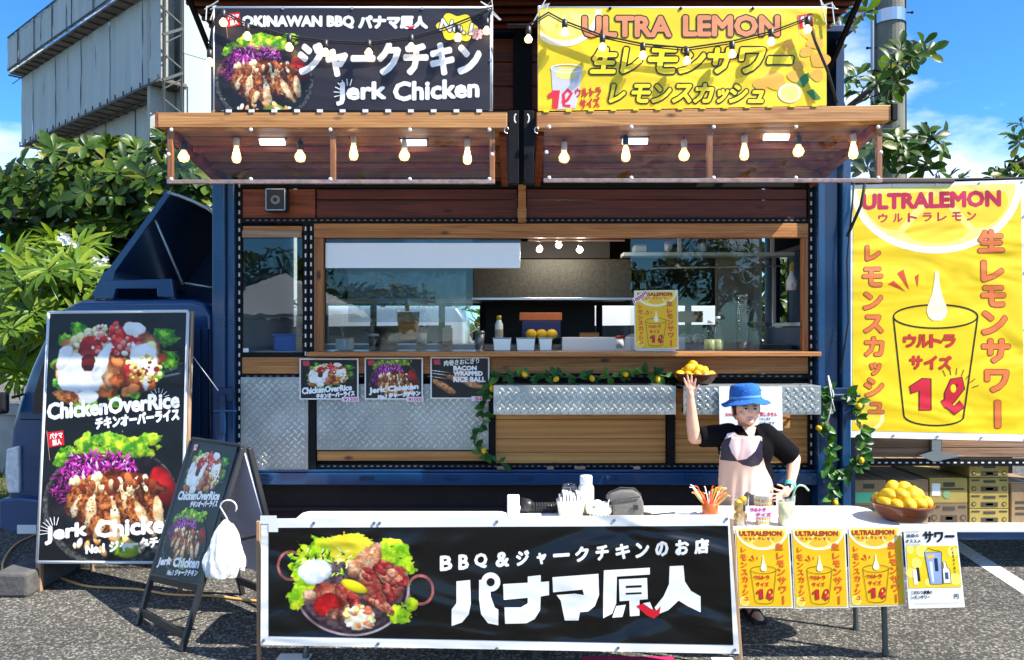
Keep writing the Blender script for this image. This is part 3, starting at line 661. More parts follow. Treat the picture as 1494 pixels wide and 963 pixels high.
limbs = [limb(bt, [P(160, 470, 9.6), P(165, 400, 9.5)], .16, .11), limb(P(165, 400, 9.5), [P(130, 340, 9.3), P(100, 280, 9.2), P(85, 240, 9.2)], .1, .02), limb(P(165, 400, 9.5), [P(190, 340, 9.3), P(180, 270, 9.2), P(170, 235, 9.2)], .09, .02),
         limb(P(165, 400, 9.5), [P(230, 340, 9.3), P(265, 280, 9.2), P(280, 240, 9.2)], .09, .02), limb(P(160, 440, 9.5), [P(90, 380, 9.4), P(40, 320, 9.2), P(10, 290, 9.1)], .09, .02), limb(P(160, 470, 9.6), [P(80, 470, 9.8), P(20, 440, 9.9)], .07, .02), limb(P(230, 340, 9.3), [P(290, 330, 9.6), P(320, 300, 9.6)], .05, .015)]
make_tree('broadleaf_tree', 'dense tree with broad glossy leaves behind the blue truck cab', 'tree', tuple(bt), tips, 'broad', lf, 10, .235, 8, limbs, .2)
tips = blobs_tips([(25, 385, 42, 7.4, 10), (85, 400, 45, 7.3, 12), (130, 430, 26, 7.5, 5), (40, 450, 45, 7.2, 10), (95, 470, 40, 7.4, 8), (20, 520, 40, 7.6, 8), (100, 360, 30, 7.6, 5)], 8)
bt = P(60, 640, 7.6); bt.z = 0
limbs = [limb(bt, [P(62, 560, 7.6), P(60, 500, 7.5)], .09, .06), limb(P(60, 500, 7.5), [P(40, 440, 7.5), P(25, 400, 7.5)], .05, .02), limb(P(60, 500, 7.5), [P(90, 440, 7.5), P(100, 390, 7.5)], .05, .02), limb(P(60, 520, 7.5), [P(20, 500, 7.6)], .04, .02), limb(P(60, 500, 7.5), [P(110, 460, 7.5), P(130, 435, 7.5)], .04, .02)]
t = make_tree('flowering_shrub', 'bright green shrub with long narrow leaves and white flowers left of the cab', 'shrub', tuple(bt), tips, 'narrow', nf, 20, .30, 0, limbs, .1, up=.5)
pet = mat('white_petal', (.85, .85, .80), .5)
for (px, py) in ((88, 348), (96, 354), (104, 352), (112, 358), (93, 344), (140, 376), (148, 382), (153, 378), (136, 384), (100, 346), (138, 400), (144, 404)):
    c = P(px + rnd.uniform(-2, 2), py, 7.15) - t.location; mb = MB()
    for k in range(5):
        a = k * 1.2566 + px; u = Vector((math.cos(a), -.5 + rnd.uniform(-.2, .2), math.sin(a))) * .038; w = Vector((-math.sin(a), 0, math.cos(a))) * .014
        mb.add([c, c + u * .6 + w, c + u, c + u * .6 - w], [(0, 1, 2, 3)])
    obj('flower', mb, pet, t, local=True, fix=False)
# right-hand tree behind the truck, branches over the awning end
tips = [tuple(P(x, y, 8.0 + rnd.uniform(-.4, .5))) for x, y in ((1243, 12), (1262, 18), (1228, 40), (1216, 78), (1225, 90), (1220, 100), (1250, 110), (1236, 118), (1260, 128), (1282, 118), (1300, 128), (1270, 142), (1290, 148), (1315, 70), (1330, 82), (1345, 66), (1352, 76), (1322, 96), (1230, 145), (1215, 130), (1300, 90), (1290, 105), (1310, 118),
        (1345, 195), (1360, 200), (1370, 205), (1335, 205), (1320, 215), (1300, 200), (1305, 225), (1290, 240), (1320, 240), (1345, 225), (1275, 215), (1260, 230), (1285, 200), (1360, 218), (1330, 232), (1250, 205), (1265, 245), (1370, 250), (1310, 205), (1280, 190), (1240, 235), (1345, 245))]
tips += blobs_tips([(1145, 440, 40, 8.6, 26), (1140, 380, 34, 8.4, 18), (1120, 470, 40, 8.8, 12), (1250, 330, 40, 9, 10)], 5)
bt = P(1150, 600, 8.8); bt.z = 0
limbs = [limb(bt, [P(1150, 520, 8.8), P(1160, 440, 8.7)], .14, .09), limb(P(1160, 440, 8.7), [P(1190, 340, 8.6), P(1215, 260, 8.4), P(1250, 215, 8.3), P(1330, 215, 8.2)], .08, .015), limb(P(1190, 340, 8.6), [P(1205, 200, 8.5), P(1240, 155, 8.3), P(1300, 105, 8.2), P(1335, 82, 8.1)], .06, .012),
         limb(P(1205, 200, 8.5), [P(1205, 110, 8.3), P(1225, 60, 8.2), P(1255, 20, 8.1)], .04, .01), limb(P(1160, 440, 8.7), [P(1140, 400, 8.6)], .04, .02), limb(P(1250, 215, 8.3), [P(1290, 235, 8.2), P(1350, 240, 8.2)], .03, .01)]
make_tree('broadleaf_tree', 'leafy tree reaching over the right awning beside the concrete pole', 'tree', tuple(bt), tips, 'broad', lf, 7, .20, 6, limbs, .2, up=.4)
tips = [tuple(P(x, y, 14 + rnd.uniform(-.3, .3))) for x, y in ((1480, 196), (1486, 206), (1490, 180), (1478, 240), (1488, 236), (1462, 254), (1472, 256), (1485, 250), (1493, 246), (1450, 258), (1400, 262), (1384, 262))]
bt = P(1560, 500, 14); bt.z = 0
make_tree('distant_tree', 'small dark leafy branches above the right edge of the big yellow banner', 'tree', tuple(bt), tips, 'broad', lf, 10, .26, 6, [limb(bt, [P(1540, 350, 14), P(1510, 270, 14), P(1490, 235, 14), P(1450, 262, 14)], .16, .02), limb(P(1510, 270, 14), [P(1500, 200, 14)], .05, .02)], .2)

# ---------------------------------------------------------------- utility pole
def pole():
    Dp = 9.6; x = Xp(1297, Dp); t = thing('utility_pole', 'tall concrete utility pole rising behind the right awning', 'pole', (x, Dp, 0))
    cm = mat('pole_concrete', srgb(112, 112, 100), .85, var=.12, vscale=4, bump=.2)
    obj('shaft', MB().tube([(x, Dp, 0), (x, Dp, 9)], [.21, .165], 24), cm, t, smooth=False)
    obj('conduit', MB().tube([(x - .24, Dp - .02, 0), (x - .21, Dp - .02, 9)], .028, 8), mat('conduit_grey', srgb(150, 162, 172), .5), t, smooth=True)
    obj('cable', MB().tube([(x + .205, Dp - .05, 0), (x + .18, Dp - .05, 9)], .012, 6), rubber, t)
    obj('clamp_band', MB().lathe([(.19, 0), (.2, 0), (.2, .16), (.19, .16)], (x, Dp, Zp(37, Dp)), 20), steel, t)
    for px, py in ((1318, 19), (1266, 71), (1322, 121), (1262, 165), (1324, 205)):
        z = Zp(py, Dp); s = 1 if px > 1297 else -1
        obj('step_bolt', MB().tube([(x + s * .15, Dp - .02, z), (x + s * .29, Dp - .02, z)], .011, 6).ball((x + s * .29, Dp - .02, z), .02, 6, 5), black, t)
pole()
# kerb stone by the front of the cab
t = bx('kerb_stone', Xp(8, 5.3), Xp(60, 5.3), 5.15, 6.0, 0, .17, mat('dark_concrete', (.09, .085, .08), .9, var=.3, bump=.4, bscale=30), bev=.02)
tag(t, 'dark concrete kerb stone on the ground in front of the cab wheel', 'kerb stone')
# ================================================================ FOOD TRUCK
T = thing('food_truck', 'blue food truck with its wooden serving side opened and cab on the left', 'food truck', (0, WD + .9, 0))
XL, XR = Xp(317, WD), Xp(1243, WD)
def wz(py, d=WD): return Zp(py, d)
def wx(px, d=WD): return Xp(px, d)
BK = WD + 1.75      # far wall of the body
# corner pillars and body shell
def pillar(p0, p1, y0, y1):
    x0, x1 = wx(p0), wx(p1); w = x1 - x0
    mb = MB().box(x0, x0 + w * .62, WD - .10, WD + .08, wz(y1), wz(y0)); mb.box(x0 + w * .62, x1, WD - .06, WD + .10, wz(y1), wz(y0)); return mb
zt_body = Zp(38, WD)
pl = obj('pillar', pillar(317, 346, 262, 722), blue, T, bev=.008)
pr = obj('pillar', MB().box(wx(1187), wx(1216), WD - .08, WD + .1, wz(745), wz(200)).box(wx(1218), Xp(1242, WD - .13), WD - .13, WD + .1, wz(765), wz(200)), blue, T, bev=.008)
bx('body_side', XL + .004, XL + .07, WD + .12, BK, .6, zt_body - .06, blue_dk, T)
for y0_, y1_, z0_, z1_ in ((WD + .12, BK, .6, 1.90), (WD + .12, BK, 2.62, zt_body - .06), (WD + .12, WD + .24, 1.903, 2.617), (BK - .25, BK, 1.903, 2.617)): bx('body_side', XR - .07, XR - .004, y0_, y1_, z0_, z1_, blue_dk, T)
for y0_, y1_, z0_, z1_ in ((WD + .25, BK - .26, 1.905, 1.94), (WD + .25, BK - .26, 2.58, 2.615), (WD + .25, WD + .29, 1.941, 2.579), (BK - .30, BK - .26, 1.941, 2.579)): bx('side_window_frame', XR - .09, XR - .06, y0_, y1_, z0_, z1_, whitem, T)
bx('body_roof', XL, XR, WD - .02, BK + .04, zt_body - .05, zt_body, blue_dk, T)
# upper inner wall above the awnings (seen between the banners)
zu0 = wz(268); n = 6
for i in range(n):
    z0 = zu0 + .02 + (zt_body - .1 - zu0) * i / n; bx('wall_plank', wx(346), wx(1186), WD + .03, WD + .06, z0 + .004, z0 + (zt_body - .1 - zu0) / n - .004, wd_dark, T, bev=.003)
bx('wall_backing', wx(340), wx(1190), WD + .062, WD + .09, zu0, zt_body - .06, black, T)
# lifted roof flap
fl = bx('roof_flap', wx(310), wx(1207), 4.86, WD - .03, zt_body - .02, zt_body + .05, black, T, bev=.01)
for i in range(6): bx('flap_rib', wx(312), wx(1205), 4.9 + i * .13, 4.93 + i * .13, zt_body - .05, zt_body - .022, wd_dark, T)
for x in (wx(330), wx(1196)): obj('flap_stay', MB().bar((x, WD, zt_body - .5), (x, 4.95, zt_body - .05), .03, .03), black, T)

# ---- awnings
wd_lin = wood('lining_timber_b', srgb(172, 118, 60), srgb(108, 68, 32), 'x')
BD = 4.8     # distance of the outer beams
def awning(px0, px1, yl0, yl1, yr0, yr1, vx0, vx1, vy0, vy1, studs, x_in0, x_in1, endcap):
    """beam from px0 to px1 (its upper and lower edge at the left and right end), vinyl curtain below"""
    A = thing_part('awning', T, Matrix.Translation((Xp((px0 + px1) / 2, BD), BD, Zp(yl1, BD))))
    c = [(Xp(px0, BD), BD, Zp(yl0, BD)), (Xp(px1, BD), BD, Zp(yr0, BD)), (Xp(px1, BD), BD, Zp(yr1, BD)), (Xp(px0, BD), BD, Zp(yl1, BD))]
    obj('beam', MB().hexa(c, [(x, y + .09, z) for x, y, z in c]), wd_beam, A, bev=.004)
    zl, zr = c[3][2], c[2][2]
    ex = Xp(px0 if endcap < 0 else px1, BD)
    # planks of the lining, sloping down to the hinge
    xa, xb = Xp(px0, BD), Xp(px1, BD); ya, yb = BD + .10, WD - .04; zh = wz(266); N_ = 6
    ia, ib = Xp(x_in0, WD), Xp(x_in1, WD)
    for i in range(N_):
        f0, f1 = (i + .015) / N_, (i + .985) / N_; q = []
        for f in (f0, f1):
            y = ya + (yb - ya) * f
            q.append(((xa + (ia - xa) * f + .01, y, zl + .03 + (zh - zl) * f), (xb + (ib - xb) * f - .01, y, zr + .03 + (zh - zr) * f)))
        a = [q[0][0], q[0][1], q[1][1], q[1][0]]; obj('plank', MB().hexa(a, [(x, y, z + .022) for x, y, z in a]), wd_lin if i % 2 else MATS.get('lining_timber') or wood('lining_timber', srgb(192, 140, 72), srgb(122, 80, 38), 'x'), A, bev=.003)
    for (a, b, za) in ((xa, ia, zl), (xb, ib, zr)):
        sg = 1 if a == xa else -1
        obj('side_arm', MB().bar((a + sg * .03, ya, za + .0), (b + sg * .03, yb, zh - .01), .05, .07), wd_dark, A, bev=.004)
    for f in (.35, .68): 
        y = ya + (yb - ya) * f; obj('rafter', MB().bar((xa + (ia - xa) * f + .06, y, zl + (zh - zl) * f + .005), (xb + (ib - xb) * f - .06, y, zr + (zh - zr) * f + .005), .04, .04), wd_dark, A, bev=.004)
    # curtain frame
    pd = BD + .02; vm = BD - .012
    for s in studs: bx('curtain_post', Xp(s - 4, pd), Xp(s + 4, pd), pd + .005, pd + .035, Zp(vy1, pd), Zp(vy0 - 2, pd), wd_darkz, A)
    bx('curtain_rail', Xp(vx0, pd), Xp(vx1, pd), pd - .001, pd + .02, Zp(vy1 + 4, pd), Zp(vy1 - 2, pd), mat('curtain_rail_pale', srgb(176, 150, 140), .4, var=.3, vscale=30), A)
    mb = MB(); nx = 28; nz = 5; x0, x1 = Xp(vx0, vm), Xp(vx1, vm); z0, z1 = Zp(vy1 + 3, vm), Zp(vy0, vm); vs = []
    for i in range(nx + 1):
        for k in range(nz + 1): vs.append((x0 + (x1 - x0) * i / nx, vm + .006 * math.sin(i * 1.3 + k) + rnd.uniform(-.004, .004), z0 + (z1 - z0) * k / nz))
    mb.add(vs, [(i * (nz + 1) + k, (i + 1) * (nz + 1) + k, (i + 1) * (nz + 1) + k + 1, i * (nz + 1) + k + 1) for i in range(nx) for k in range(nz)])
    obj('vinyl_curtain', mb, glassy('vinyl', (.96, .94, .93), .012, .04, .45, 2.6, tr=.94), A, smooth=True, fix=False)
    k = 5 if vx0 < 500 else 5; xs = [vx0 + 8 + (vx1 - vx0 - 16) * i / 4 for i in range(5)]
    for s in xs:
        for yy in (vy0 + 2, vy1 - 2):
            c_ = P(s, yy, vm); obj('snap_button', MB().ball((c_.x, vm - .012, c_.z), (.013, .006, .013), 8, 6), whitem, A, smooth=True)
    for yy in ((vy0 + vy1) / 2,):
        for s in (vx0 + 4, vx1 - 4): c_ = P(s, yy, vm); obj('snap_button', MB().ball((c_.x, vm - .012, c_.z), (.013, .006, .013), 8, 6), whitem, A, smooth=True)
    return A
AL = awning(230, 740, 164, 186, 164, 187, 243, 722, 188, 264, (247, 485, 718), 322, 742, -1)
AR = awning(783, 1300, 164, 187, 153, 176, 793, 1288, 184, 262, (1036, 1284), 778, 1186, 1)
bx('beam_end_cap', Xp(1301, BD), Xp(1309, BD), BD - .01, BD + .1, Zp(176, BD), Zp(151, BD), black, T); bx('beam_end_cap', Xp(229, BD) - .012, Xp(229, BD) + .003, BD - .004, BD + .1, Zp(187, BD), Zp(163, BD), wd_dark, T)
# black centre post, latches and hooks between the awnings
for a, b in ((741, 757), (764, 779)):
    bx('awning_post', Xp(a, 4.84), Xp(b, 4.84), 4.84, 4.9, Zp(268, 4.84), Zp(161, 4.84), black, T)
bx('centre_post', wx(749), wx(776), WD - .05, WD + .02, wz(270), wz(40), black, T)
bx('centre_stile', wx(756), wx(767), WD - .06, WD - .01, wz(326), wz(271), wd_frame, T)
for px in (753, 769):
    c = P(px, 173, 4.82); mb = MB(); s = 1 if px < 760 else -1
    pts = [c + Vector((s * .012 * math.cos(t), 0, .028 * math.sin(t))) for t in [math.pi / 2 + i * math.pi / 6 for i in range(7)]]
    obj('latch_loop', mb.tube(pts, .005, 6), whitem, T, smooth=True)
for px in (739, 783):
    c = P(px, 190, 4.79); obj('ring_hook', MB().tube([c + Vector((.014 * math.cos(t), 0, .02 * math.sin(t))) for t in [i * math.pi / 6 for i in range(11)]], .0045, 6), steel, T, smooth=True)
# white tabs of the gutter strip on top of the beams
mb = MB()
tabm = ink((225, 225, 230), wr=0)
for i in range(12): x = 334 + i * 33.2; c = P(x, 162.5, BD); bx('banner_tab', c.x - .018, c.x + .018, BD - .006, BD, c.z - .008, c.z + .012, tabm, AL, bev=0)
for i in range(13): x = 797 + i * 32.6; c = P(x, 162.5 - (x - 790) * .021, BD); bx('banner_tab', c.x - .018, c.x + .018, BD - .006, BD, c.z - .008, c.z + .012, ink((236, 214, 30), wr=0), AR, bev=0)
bx('gutter_strip', Xp(312, BD), Xp(740, BD), BD + .01, BD + .05, Zp(163.8, BD), Zp(161, BD), black, AL)

# ---- serving side: upper band
wd_red = wood('dark_red_timber', srgb(112, 46, 22), srgb(66, 22, 10), 'x')
for i, (a, b) in enumerate(((276, 291), (292, 318))): bx('band_plank', wx(462), wx(755), WD, WD + .03, wz(b), wz(a), wd_red, T); bx('band_plank', wx(768), wx(1177), WD, WD + .03, wz(b), wz(a), wd_red, T)
bx('speaker_board', wx(354), wx(460), WD - .004, WD + .03, wz(318), wz(276), MATS.get('x') or wood('reddish_board', srgb(176, 88, 34), srgb(96, 34, 14), 'x'), T)
def angle(name, p0, p1, y0, y1, d=WD - .012, slots=None, step=9.):
    o = bx(name, wx(p0), wx(p1), d, d + .03, wz(y1), wz(y0), black, T, bev=.002)
    if slots:
        mb = MB()
        if abs(p1 - p0) > abs(y1 - y0):
            x = min(p0, p1) + 6
            while x < max(p0, p1) - 6: mb.box(wx(x), wx(x + step * .45), d - .002, d + .001, wz((y0 + y1) / 2 + .8), wz((y0 + y1) / 2 - .8)); x += step
        else:
            y = y0 + 6; xm = (p0 + p1) / 2
            while y < y1 - 6: mb.box(wx(xm - 1.1), wx(xm + 1.1), d - .002, d + .001, wz(y + step * .45), wz(y)); y += step
        obj('slot_row', mb, slot if slots == 1 else mat('slot_daylight_dim', (.20, .19, .18), .7), T, kind='stuff')
    return o
angle('angle_bar', 346, 354, 262, 690, slots=1, step=13); angle('angle_bar', 443, 450, 325, 548, slots=1, step=13); angle('angle_bar', 451, 458, 325, 548, slots=1, step=13)
angle('angle_bar', 1178, 1187, 262, 690, slots=1, step=13)
angle('angle_bar', 354, 1178, 266, 275); angle('angle_bar', 354, 1178, 318, 325.5, slots=2)
# ---- windows
bx('window_frame_rail', wx(459), wx(1178), WD - .02, WD + .04, wz(347), wz(326.5), wd_frame, T)
bx('window_frame_stile', wx(459), wx(472), WD - .018, WD + .04, wz(513), wz(347.5), wd_darkz, T); bx('window_frame_stile', wx(1170), wx(1178), WD - .018, WD + .04, wz(513), wz(347.5), wd_darkz, T)
bx('sill', wx(456), wx(1186), WD - .16, WD + .06, wz(520, WD - .16), wz(513.5, WD - .16), wd_frame, T)
bx('ledge_plank', wx(354), wx(1178), WD - .014, WD + .03, wz(545), wz(521), wd_frame, T)
angle('angle_bar', 354, 1178, 545.5, 552, slots=2, step=11)
w1 = pbox('window_glass', 355, 347, 441, 515, WD + .0, .006, glass, T, bev=0)
bx('blind_strip', wx(355), wx(441), WD - .03, WD - .006, wz(347), wz(337), wd_pale, T); bx('window_frame_rail', wx(355), wx(441), WD - .01, WD + .03, wz(337), wz(330), wd_frame, T)
angle('angle_bar', 354, 442, 514, 520.5)
pbox('glass_panel', 473, 348, 690, 513, WD + .03, .006, glass, T, bev=0); pbox('glass_panel', 590, 348, 760, 392, WD + .045, .006, glass, T, bev=0)
pbox('glass_panel', 920, 348, 1108, 513, WD + .03, .006, glass, T, bev=0)
# ---- interior
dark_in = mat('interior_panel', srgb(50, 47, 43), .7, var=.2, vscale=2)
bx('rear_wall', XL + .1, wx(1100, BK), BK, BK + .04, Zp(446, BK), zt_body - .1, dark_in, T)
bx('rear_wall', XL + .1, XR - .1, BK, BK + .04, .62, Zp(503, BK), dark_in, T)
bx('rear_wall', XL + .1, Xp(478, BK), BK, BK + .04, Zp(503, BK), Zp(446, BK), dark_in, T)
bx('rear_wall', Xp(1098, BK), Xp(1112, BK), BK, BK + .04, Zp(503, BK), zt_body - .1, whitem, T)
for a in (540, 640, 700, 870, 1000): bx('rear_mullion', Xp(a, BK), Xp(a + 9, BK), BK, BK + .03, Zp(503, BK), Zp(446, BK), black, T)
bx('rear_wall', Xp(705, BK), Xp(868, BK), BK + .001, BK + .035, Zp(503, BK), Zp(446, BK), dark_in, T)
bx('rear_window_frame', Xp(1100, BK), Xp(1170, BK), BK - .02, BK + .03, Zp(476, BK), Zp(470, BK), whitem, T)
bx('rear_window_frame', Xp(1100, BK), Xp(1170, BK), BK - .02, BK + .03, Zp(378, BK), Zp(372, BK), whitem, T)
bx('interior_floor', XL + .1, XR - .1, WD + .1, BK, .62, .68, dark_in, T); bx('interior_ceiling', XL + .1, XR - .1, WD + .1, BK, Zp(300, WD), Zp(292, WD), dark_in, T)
bx('range_hood', Xp(690, WD + .9), Xp(922, WD + .9), WD + .9, WD + 1.5, Zp(436, WD + .9), Zp(378, WD + .9), mat('hood_steel', srgb(70, 68, 58), .5, .35, var=.3, vscale=30, bump=.15, bscale=60), T)
bx('hood_lip', Xp(688, WD + .89), Xp(925, WD + .89), WD + .87, WD + .90, Zp(438, WD + .89), Zp(434, WD + .89), steel, T)
bx('hood_duct', Xp(700, WD + 1.0), Xp(890, WD + 1.0), WD + 1.0, WD + 1.5, Zp(377, WD + 1), Zp(352, WD + 1), dark_in, T)
bx('sky_reflection_board', Xp(474, WD), Xp(759, WD), WD + .012, WD + .024, Zp(391, WD), Zp(354, WD), mat('painted_sky_reflection', srgb(250, 250, 248), .3, .0, coat=.8), T)  # white colour stands in for the bright sky reflected in this strip
bx('plastic_drape', Xp(508, WD + .25), Xp(680, WD + .25), WD + .25, WD + .256, Zp(470, WD + .25), Zp(392, WD + .25), glassy('drape', (.86, .92, .94), .05, .15, .3, 5, tr=.85), T, bev=0)
bx('work_counter', XL + .12, XR - .1, WD + .10, WD + .62, wz(522), wz(513), steel, T); bx('rear_counter', XL + .12, XR - .1, WD + .95, BK - .01, Zp(520, WD + .95), Zp(503, WD + .95), steel_d, T)
bx('drawer_bank', Xp(820, WD + .7), Xp(1000, WD + .7), WD + .7, WD + .9, Zp(513, WD + .7), Zp(492, WD + .7), whitem, T)
pbox('partition', 1045, 375, 1100, 512, WD + .8, .04, mat('grey_partition', srgb(120, 112, 100), .6, var=.15), T)
mb = MB(); mb.box(Xp(910, WD + .6), Xp(1160, WD + .6), WD + .6, WD + .78, Zp(373, WD + .6), Zp(368, WD + .6)); obj('wire_shelf', mb, mat('shelf_white', srgb(220, 236, 232), .3), T)
obj('shelf_hanger', MB().box(Xp(990, WD + .6), Xp(995, WD + .6), WD + .62, WD + .64, Zp(368, WD + .6), Zp(345, WD + .6)).box(Xp(1126, WD + .6), Xp(1131, WD + .6), WD + .62, WD + .64, Zp(368, WD + .6), Zp(345, WD + .6)), whitem, T)
obj('towel_rail', MB().tube([P(950, 391, WD + .5), P(1146, 388, WD + .5)], .008, 8), steel, T)
for px, py in ((787, 364), (815, 358), (846, 365)):
    c = P(px, py, WD + .55); o = obj('spot_lamp', MB().tube([c + Vector((0, .05, .05)), c], [.012, .03], 10), whitem, T, smooth=True)
    obj('lamp_face', MB().ball(tuple(c), (.024, .012, .024), 10, 6), mat('lamp_glow', (1, .72, .42), .5, emit=7), o, smooth=True)
    l = bpy.data.lights.new('spot_lamp_light', 'POINT'); l.energy = 2.6; l.color = (1, .9, .78); l.shadow_soft_size = .03; lo = bpy.data.objects.new('spot_lamp_light', l); COL.objects.link(lo); lo.parent = T; lo.location = c + Vector((0, -.06, -.04)) - T.location
# ---- lower part of the serving side
def tread(name, x0, x1, z0, z1, yf, thick=.006, parent=T, p=.029, frame=True):
    o = bx(name, x0, x1, yf, yf + thick, z0, z1, alum, parent, bev=.002); mb = MB(); L_ = p * .80; w = p * .40; h = .005
    nx = int((x1 - x0) / p); nz = int((z1 - z0) / p); ox = (x1 - x0 - nx * p) / 2; oz = (z1 - z0 - nz * p) / 2
    for i in range(nx + 1):
        for k in range(nz + 1):
            if (i + k) % 2: continue
            cx = x0 + ox + i * p; cz = z0 + oz + k * p
            if cx - L_ < x0 + .004 or cx + L_ > x1 - .004 or cz - L_ < z0 + .004 or cz + L_ > z1 - .004: continue
            a = R(45 if i % 2 else -45); u = Vector((math.cos(a), 0, math.sin(a))); v = Vector((-math.sin(a), 0, math.cos(a))); c = Vector((cx, yf, cz)); up = Vector((0, -h, 0))
            A_ = [c + u * L_ + v * w * .35, c + v * w - u * 0, c - u * L_ + v * w * .35, c - u * L_ - v * w * .35, c - v * w, c + u * L_ - v * w * .35]; B_ = [c + (q - c) * .72 + up for q in A_]
            mb.add(A_ + B_, [(6, 7, 8, 9, 10, 11)] + [(j, (j + 1) % 6, (j + 1) % 6 + 6, j + 6) for j in range(6)])
    obj('tread_lugs', mb, alum_d, o if parent is T else parent, kind='stuff'); return o
bx('lower_backing', wx(350), wx(1186), WD + .035, WD + .06, wz(684), wz(550), black, T)
tread('tread_plate', wx(353), wx(451), wz(685), wz(550), WD - .028)
bx('panel_post', wx(452), wx(462), WD - .03, WD + .02, wz(685), wz(553), black, T)
tread('tread_plate', wx(463), wx(713), wz(656), wz(560), WD - .02)
bx('lower_plank', wx(463), wx(713), WD - .01, WD + .03, wz(672), wz(658), wd_gold, T)
bx('panel_post', wx(713.5), wx(722), WD - .03, WD + .02, wz(676), wz(553), black, T)
zz = [676, 660, 640, 612, 586, 566]
for i in range(5):
    if i < 3 or True:
        bx('lower_plank', wx(723), wx(971), WD, WD + .03, wz(zz[i]) + .001, wz(zz[i + 1]) - .002, wd_gold, T, bev=.002); bx('lower_plank', wx(985), wx(1178), WD, WD + .03, wz(zz[i]) + .001, wz(zz[i + 1]) - .002, wd_gold, T, bev=.002)
bx('panel_post', wx(972), wx(984), WD - .03, WD + .02, wz(676), wz(553), black, T)
angle('angle_bar', 463, 1178, 676.5, 683, slots=2)
# folding counters of tread plate
def counter(p0, p1, name='folding_counter'):
    yf = WD - .30; c = thing_part(name, T, Matrix.Translation((Xp((p0 + p1) / 2, yf), yf, wz(563, yf))))
    x0, x1, z0, z1 = Xp(p0, yf), Xp(p1, yf), Zp(605, yf), Zp(563, yf)
    tread('counter_front', x0, x1, z0, z1, yf, parent=c)
    bx('counter_top', x0, x1, yf + .007, WD - .04, z1 - .012, z1, alum, c)
    for f in (.1, .5, .9): x = x0 + (x1 - x0) * f; bx('hinge', x - .04, x + .04, yf + .02, yf + .05, z1 + .0005, z1 + .006, steel, c)
    for f in (.06, .94): x = x0 + (x1 - x0) * f; obj('bracket', MB().bar((x, WD - .03, z0 + .0), (x, yf + .03, z1 - .02), .02, .02), black, c)
counter(720, 986); counter(997, 1198)
# deck rail
zr0, zr1 = wz(705), wz(688)
obj('deck_rail', MB().box(wx(330), wx(1190), WD - .07, WD + .2, zr0, zr1).box(wx(330), wx(1190), WD - .04, WD + .2, zr1, wz(684)), blue, T, bev=.006)
for px in (388, 535, 660, 768, 893, 1010): 
    c = P(px, 697, WD - .075); obj('rail_catch', MB().box(c.x - .05, c.x + .05, WD - .085, WD - .068, c.z - .016, c.z + .016), blue_dk, T, bev=.004)
for px, w_ in ((732, 7), (803, 5), (846, 8), (929, 5)): c = P(px, 682.5, WD - .05); bx('paper_tag', c.x - w_ * .0052, c.x + w_ * .0052, WD - .056, WD - .05, c.z - .012, c.z + .012, wd_pale, T, bev=0)
under = mat('underbody', (.016, .010, .009), .8, var=.4, vscale=3)
bx('side_skirt', wx(350), wx(1186), WD + .05, WD + .10, .28, zr0, under, T)
for zz_ in (.48, .36): bx('skirt_rail', wx(350), wx(1186), WD + .02, WD + .05, zz_, zz_ + .03, under, T)
bx('chassis_rail', -3.4, 2.3, WD + .45, WD + .57, .42, .6, black, T); bx('chassis_rail', -3.4, 2.3, BK - .5, BK - .38, .42, .6, black, T)
def wheel(x, y):
    w = obj('wheel', MB().lathe([(.20, -.09), (.30, -.10), (.34, -.07), (.34, .07), (.30, .10), (.20, .09)], (0, 0, 0), 28), rubber, None, smooth=True)
    w.parent = T; w.matrix_basis = Matrix.Translation(Vector((x, y, .34)) - T.location) @ Matrix.Rotation(R(90), 4, 'X')
    h = obj('hub', MB().lathe([(.04, -.06), (.2, -.08), (.2, .08), (.04, .06)], (0, 0, 0), 20), whitem, w, local=True)
for x in (-3.25, 1.2): wheel(x, WD + .35); wheel(x, BK - .2)
# ---- cab
CD = 5.8
def cp(px, py, d=CD): p = P(px, py, d); return (p.x, p.z)
prof = [cp(*a) for a in ((8, 735), (12, 655), (14, 625), (26, 585), (44, 535), (64, 492), (84, 458), (97, 446), (120, 437), (280, 436), (300, 441), (311, 460), (314, 760), (240, 765), (232, 700), (70, 700), (60, 755))]
cab = obj('cab', MB().prism(prof, CD, CD + 1.6), blue, T, bev=.05, seg=4, smooth=True)
# door glass, door seam, gutters
wpts = [cp(*a, CD - .004) for a in ((48, 604), (50, 575), (62, 535), (82, 490), (96, 474), (205, 472), (207, 600))]
obj('side_window', MB().prism(wpts, CD - .006, CD + .02), mat('dark_glass', (.01, .015, .02), .05, spec=.8), cab)
for a, b in (((213, 460), (213, 700)), ((30, 612), (60, 612))): obj('door_seam', MB().bar(P(*a, CD - .003), P(*b, CD - .003), .008, .006), black, cab)
bx('cab_rib', Xp(288, CD), Xp(294, CD), CD - .03, CD + .0, Zp(650, CD), Zp(480, CD), blue_dk, cab); bx('cab_rib', Xp(300, CD), Xp(306, CD), CD - .03, CD + .0, Zp(650, CD), Zp(480, CD), blue_dk, cab)
hl = obj('headlight', MB().prism([cp(*a, CD - .02) for a in ((10, 655), (28, 650), (29, 719), (12, 719), (8, 690))], CD - .03, CD + .3), mat('lamp_lens', (.72, .74, .75), .12, coat=.7, var=.15, vscale=30), cab, bev=.012)
obj('bumper', MB().prism([cp(*a, CD - .03) for a in ((0, 728), (30, 725), (60, 728), (60, 775), (20, 778), (0, 770))], CD - .05, CD + 1.6), blue, cab, bev=.02)
bx('bumper_step', Xp(32, CD), Xp(60, CD), CD - .06, CD - .052, Zp(776, CD), Zp(763, CD), whitem, cab)
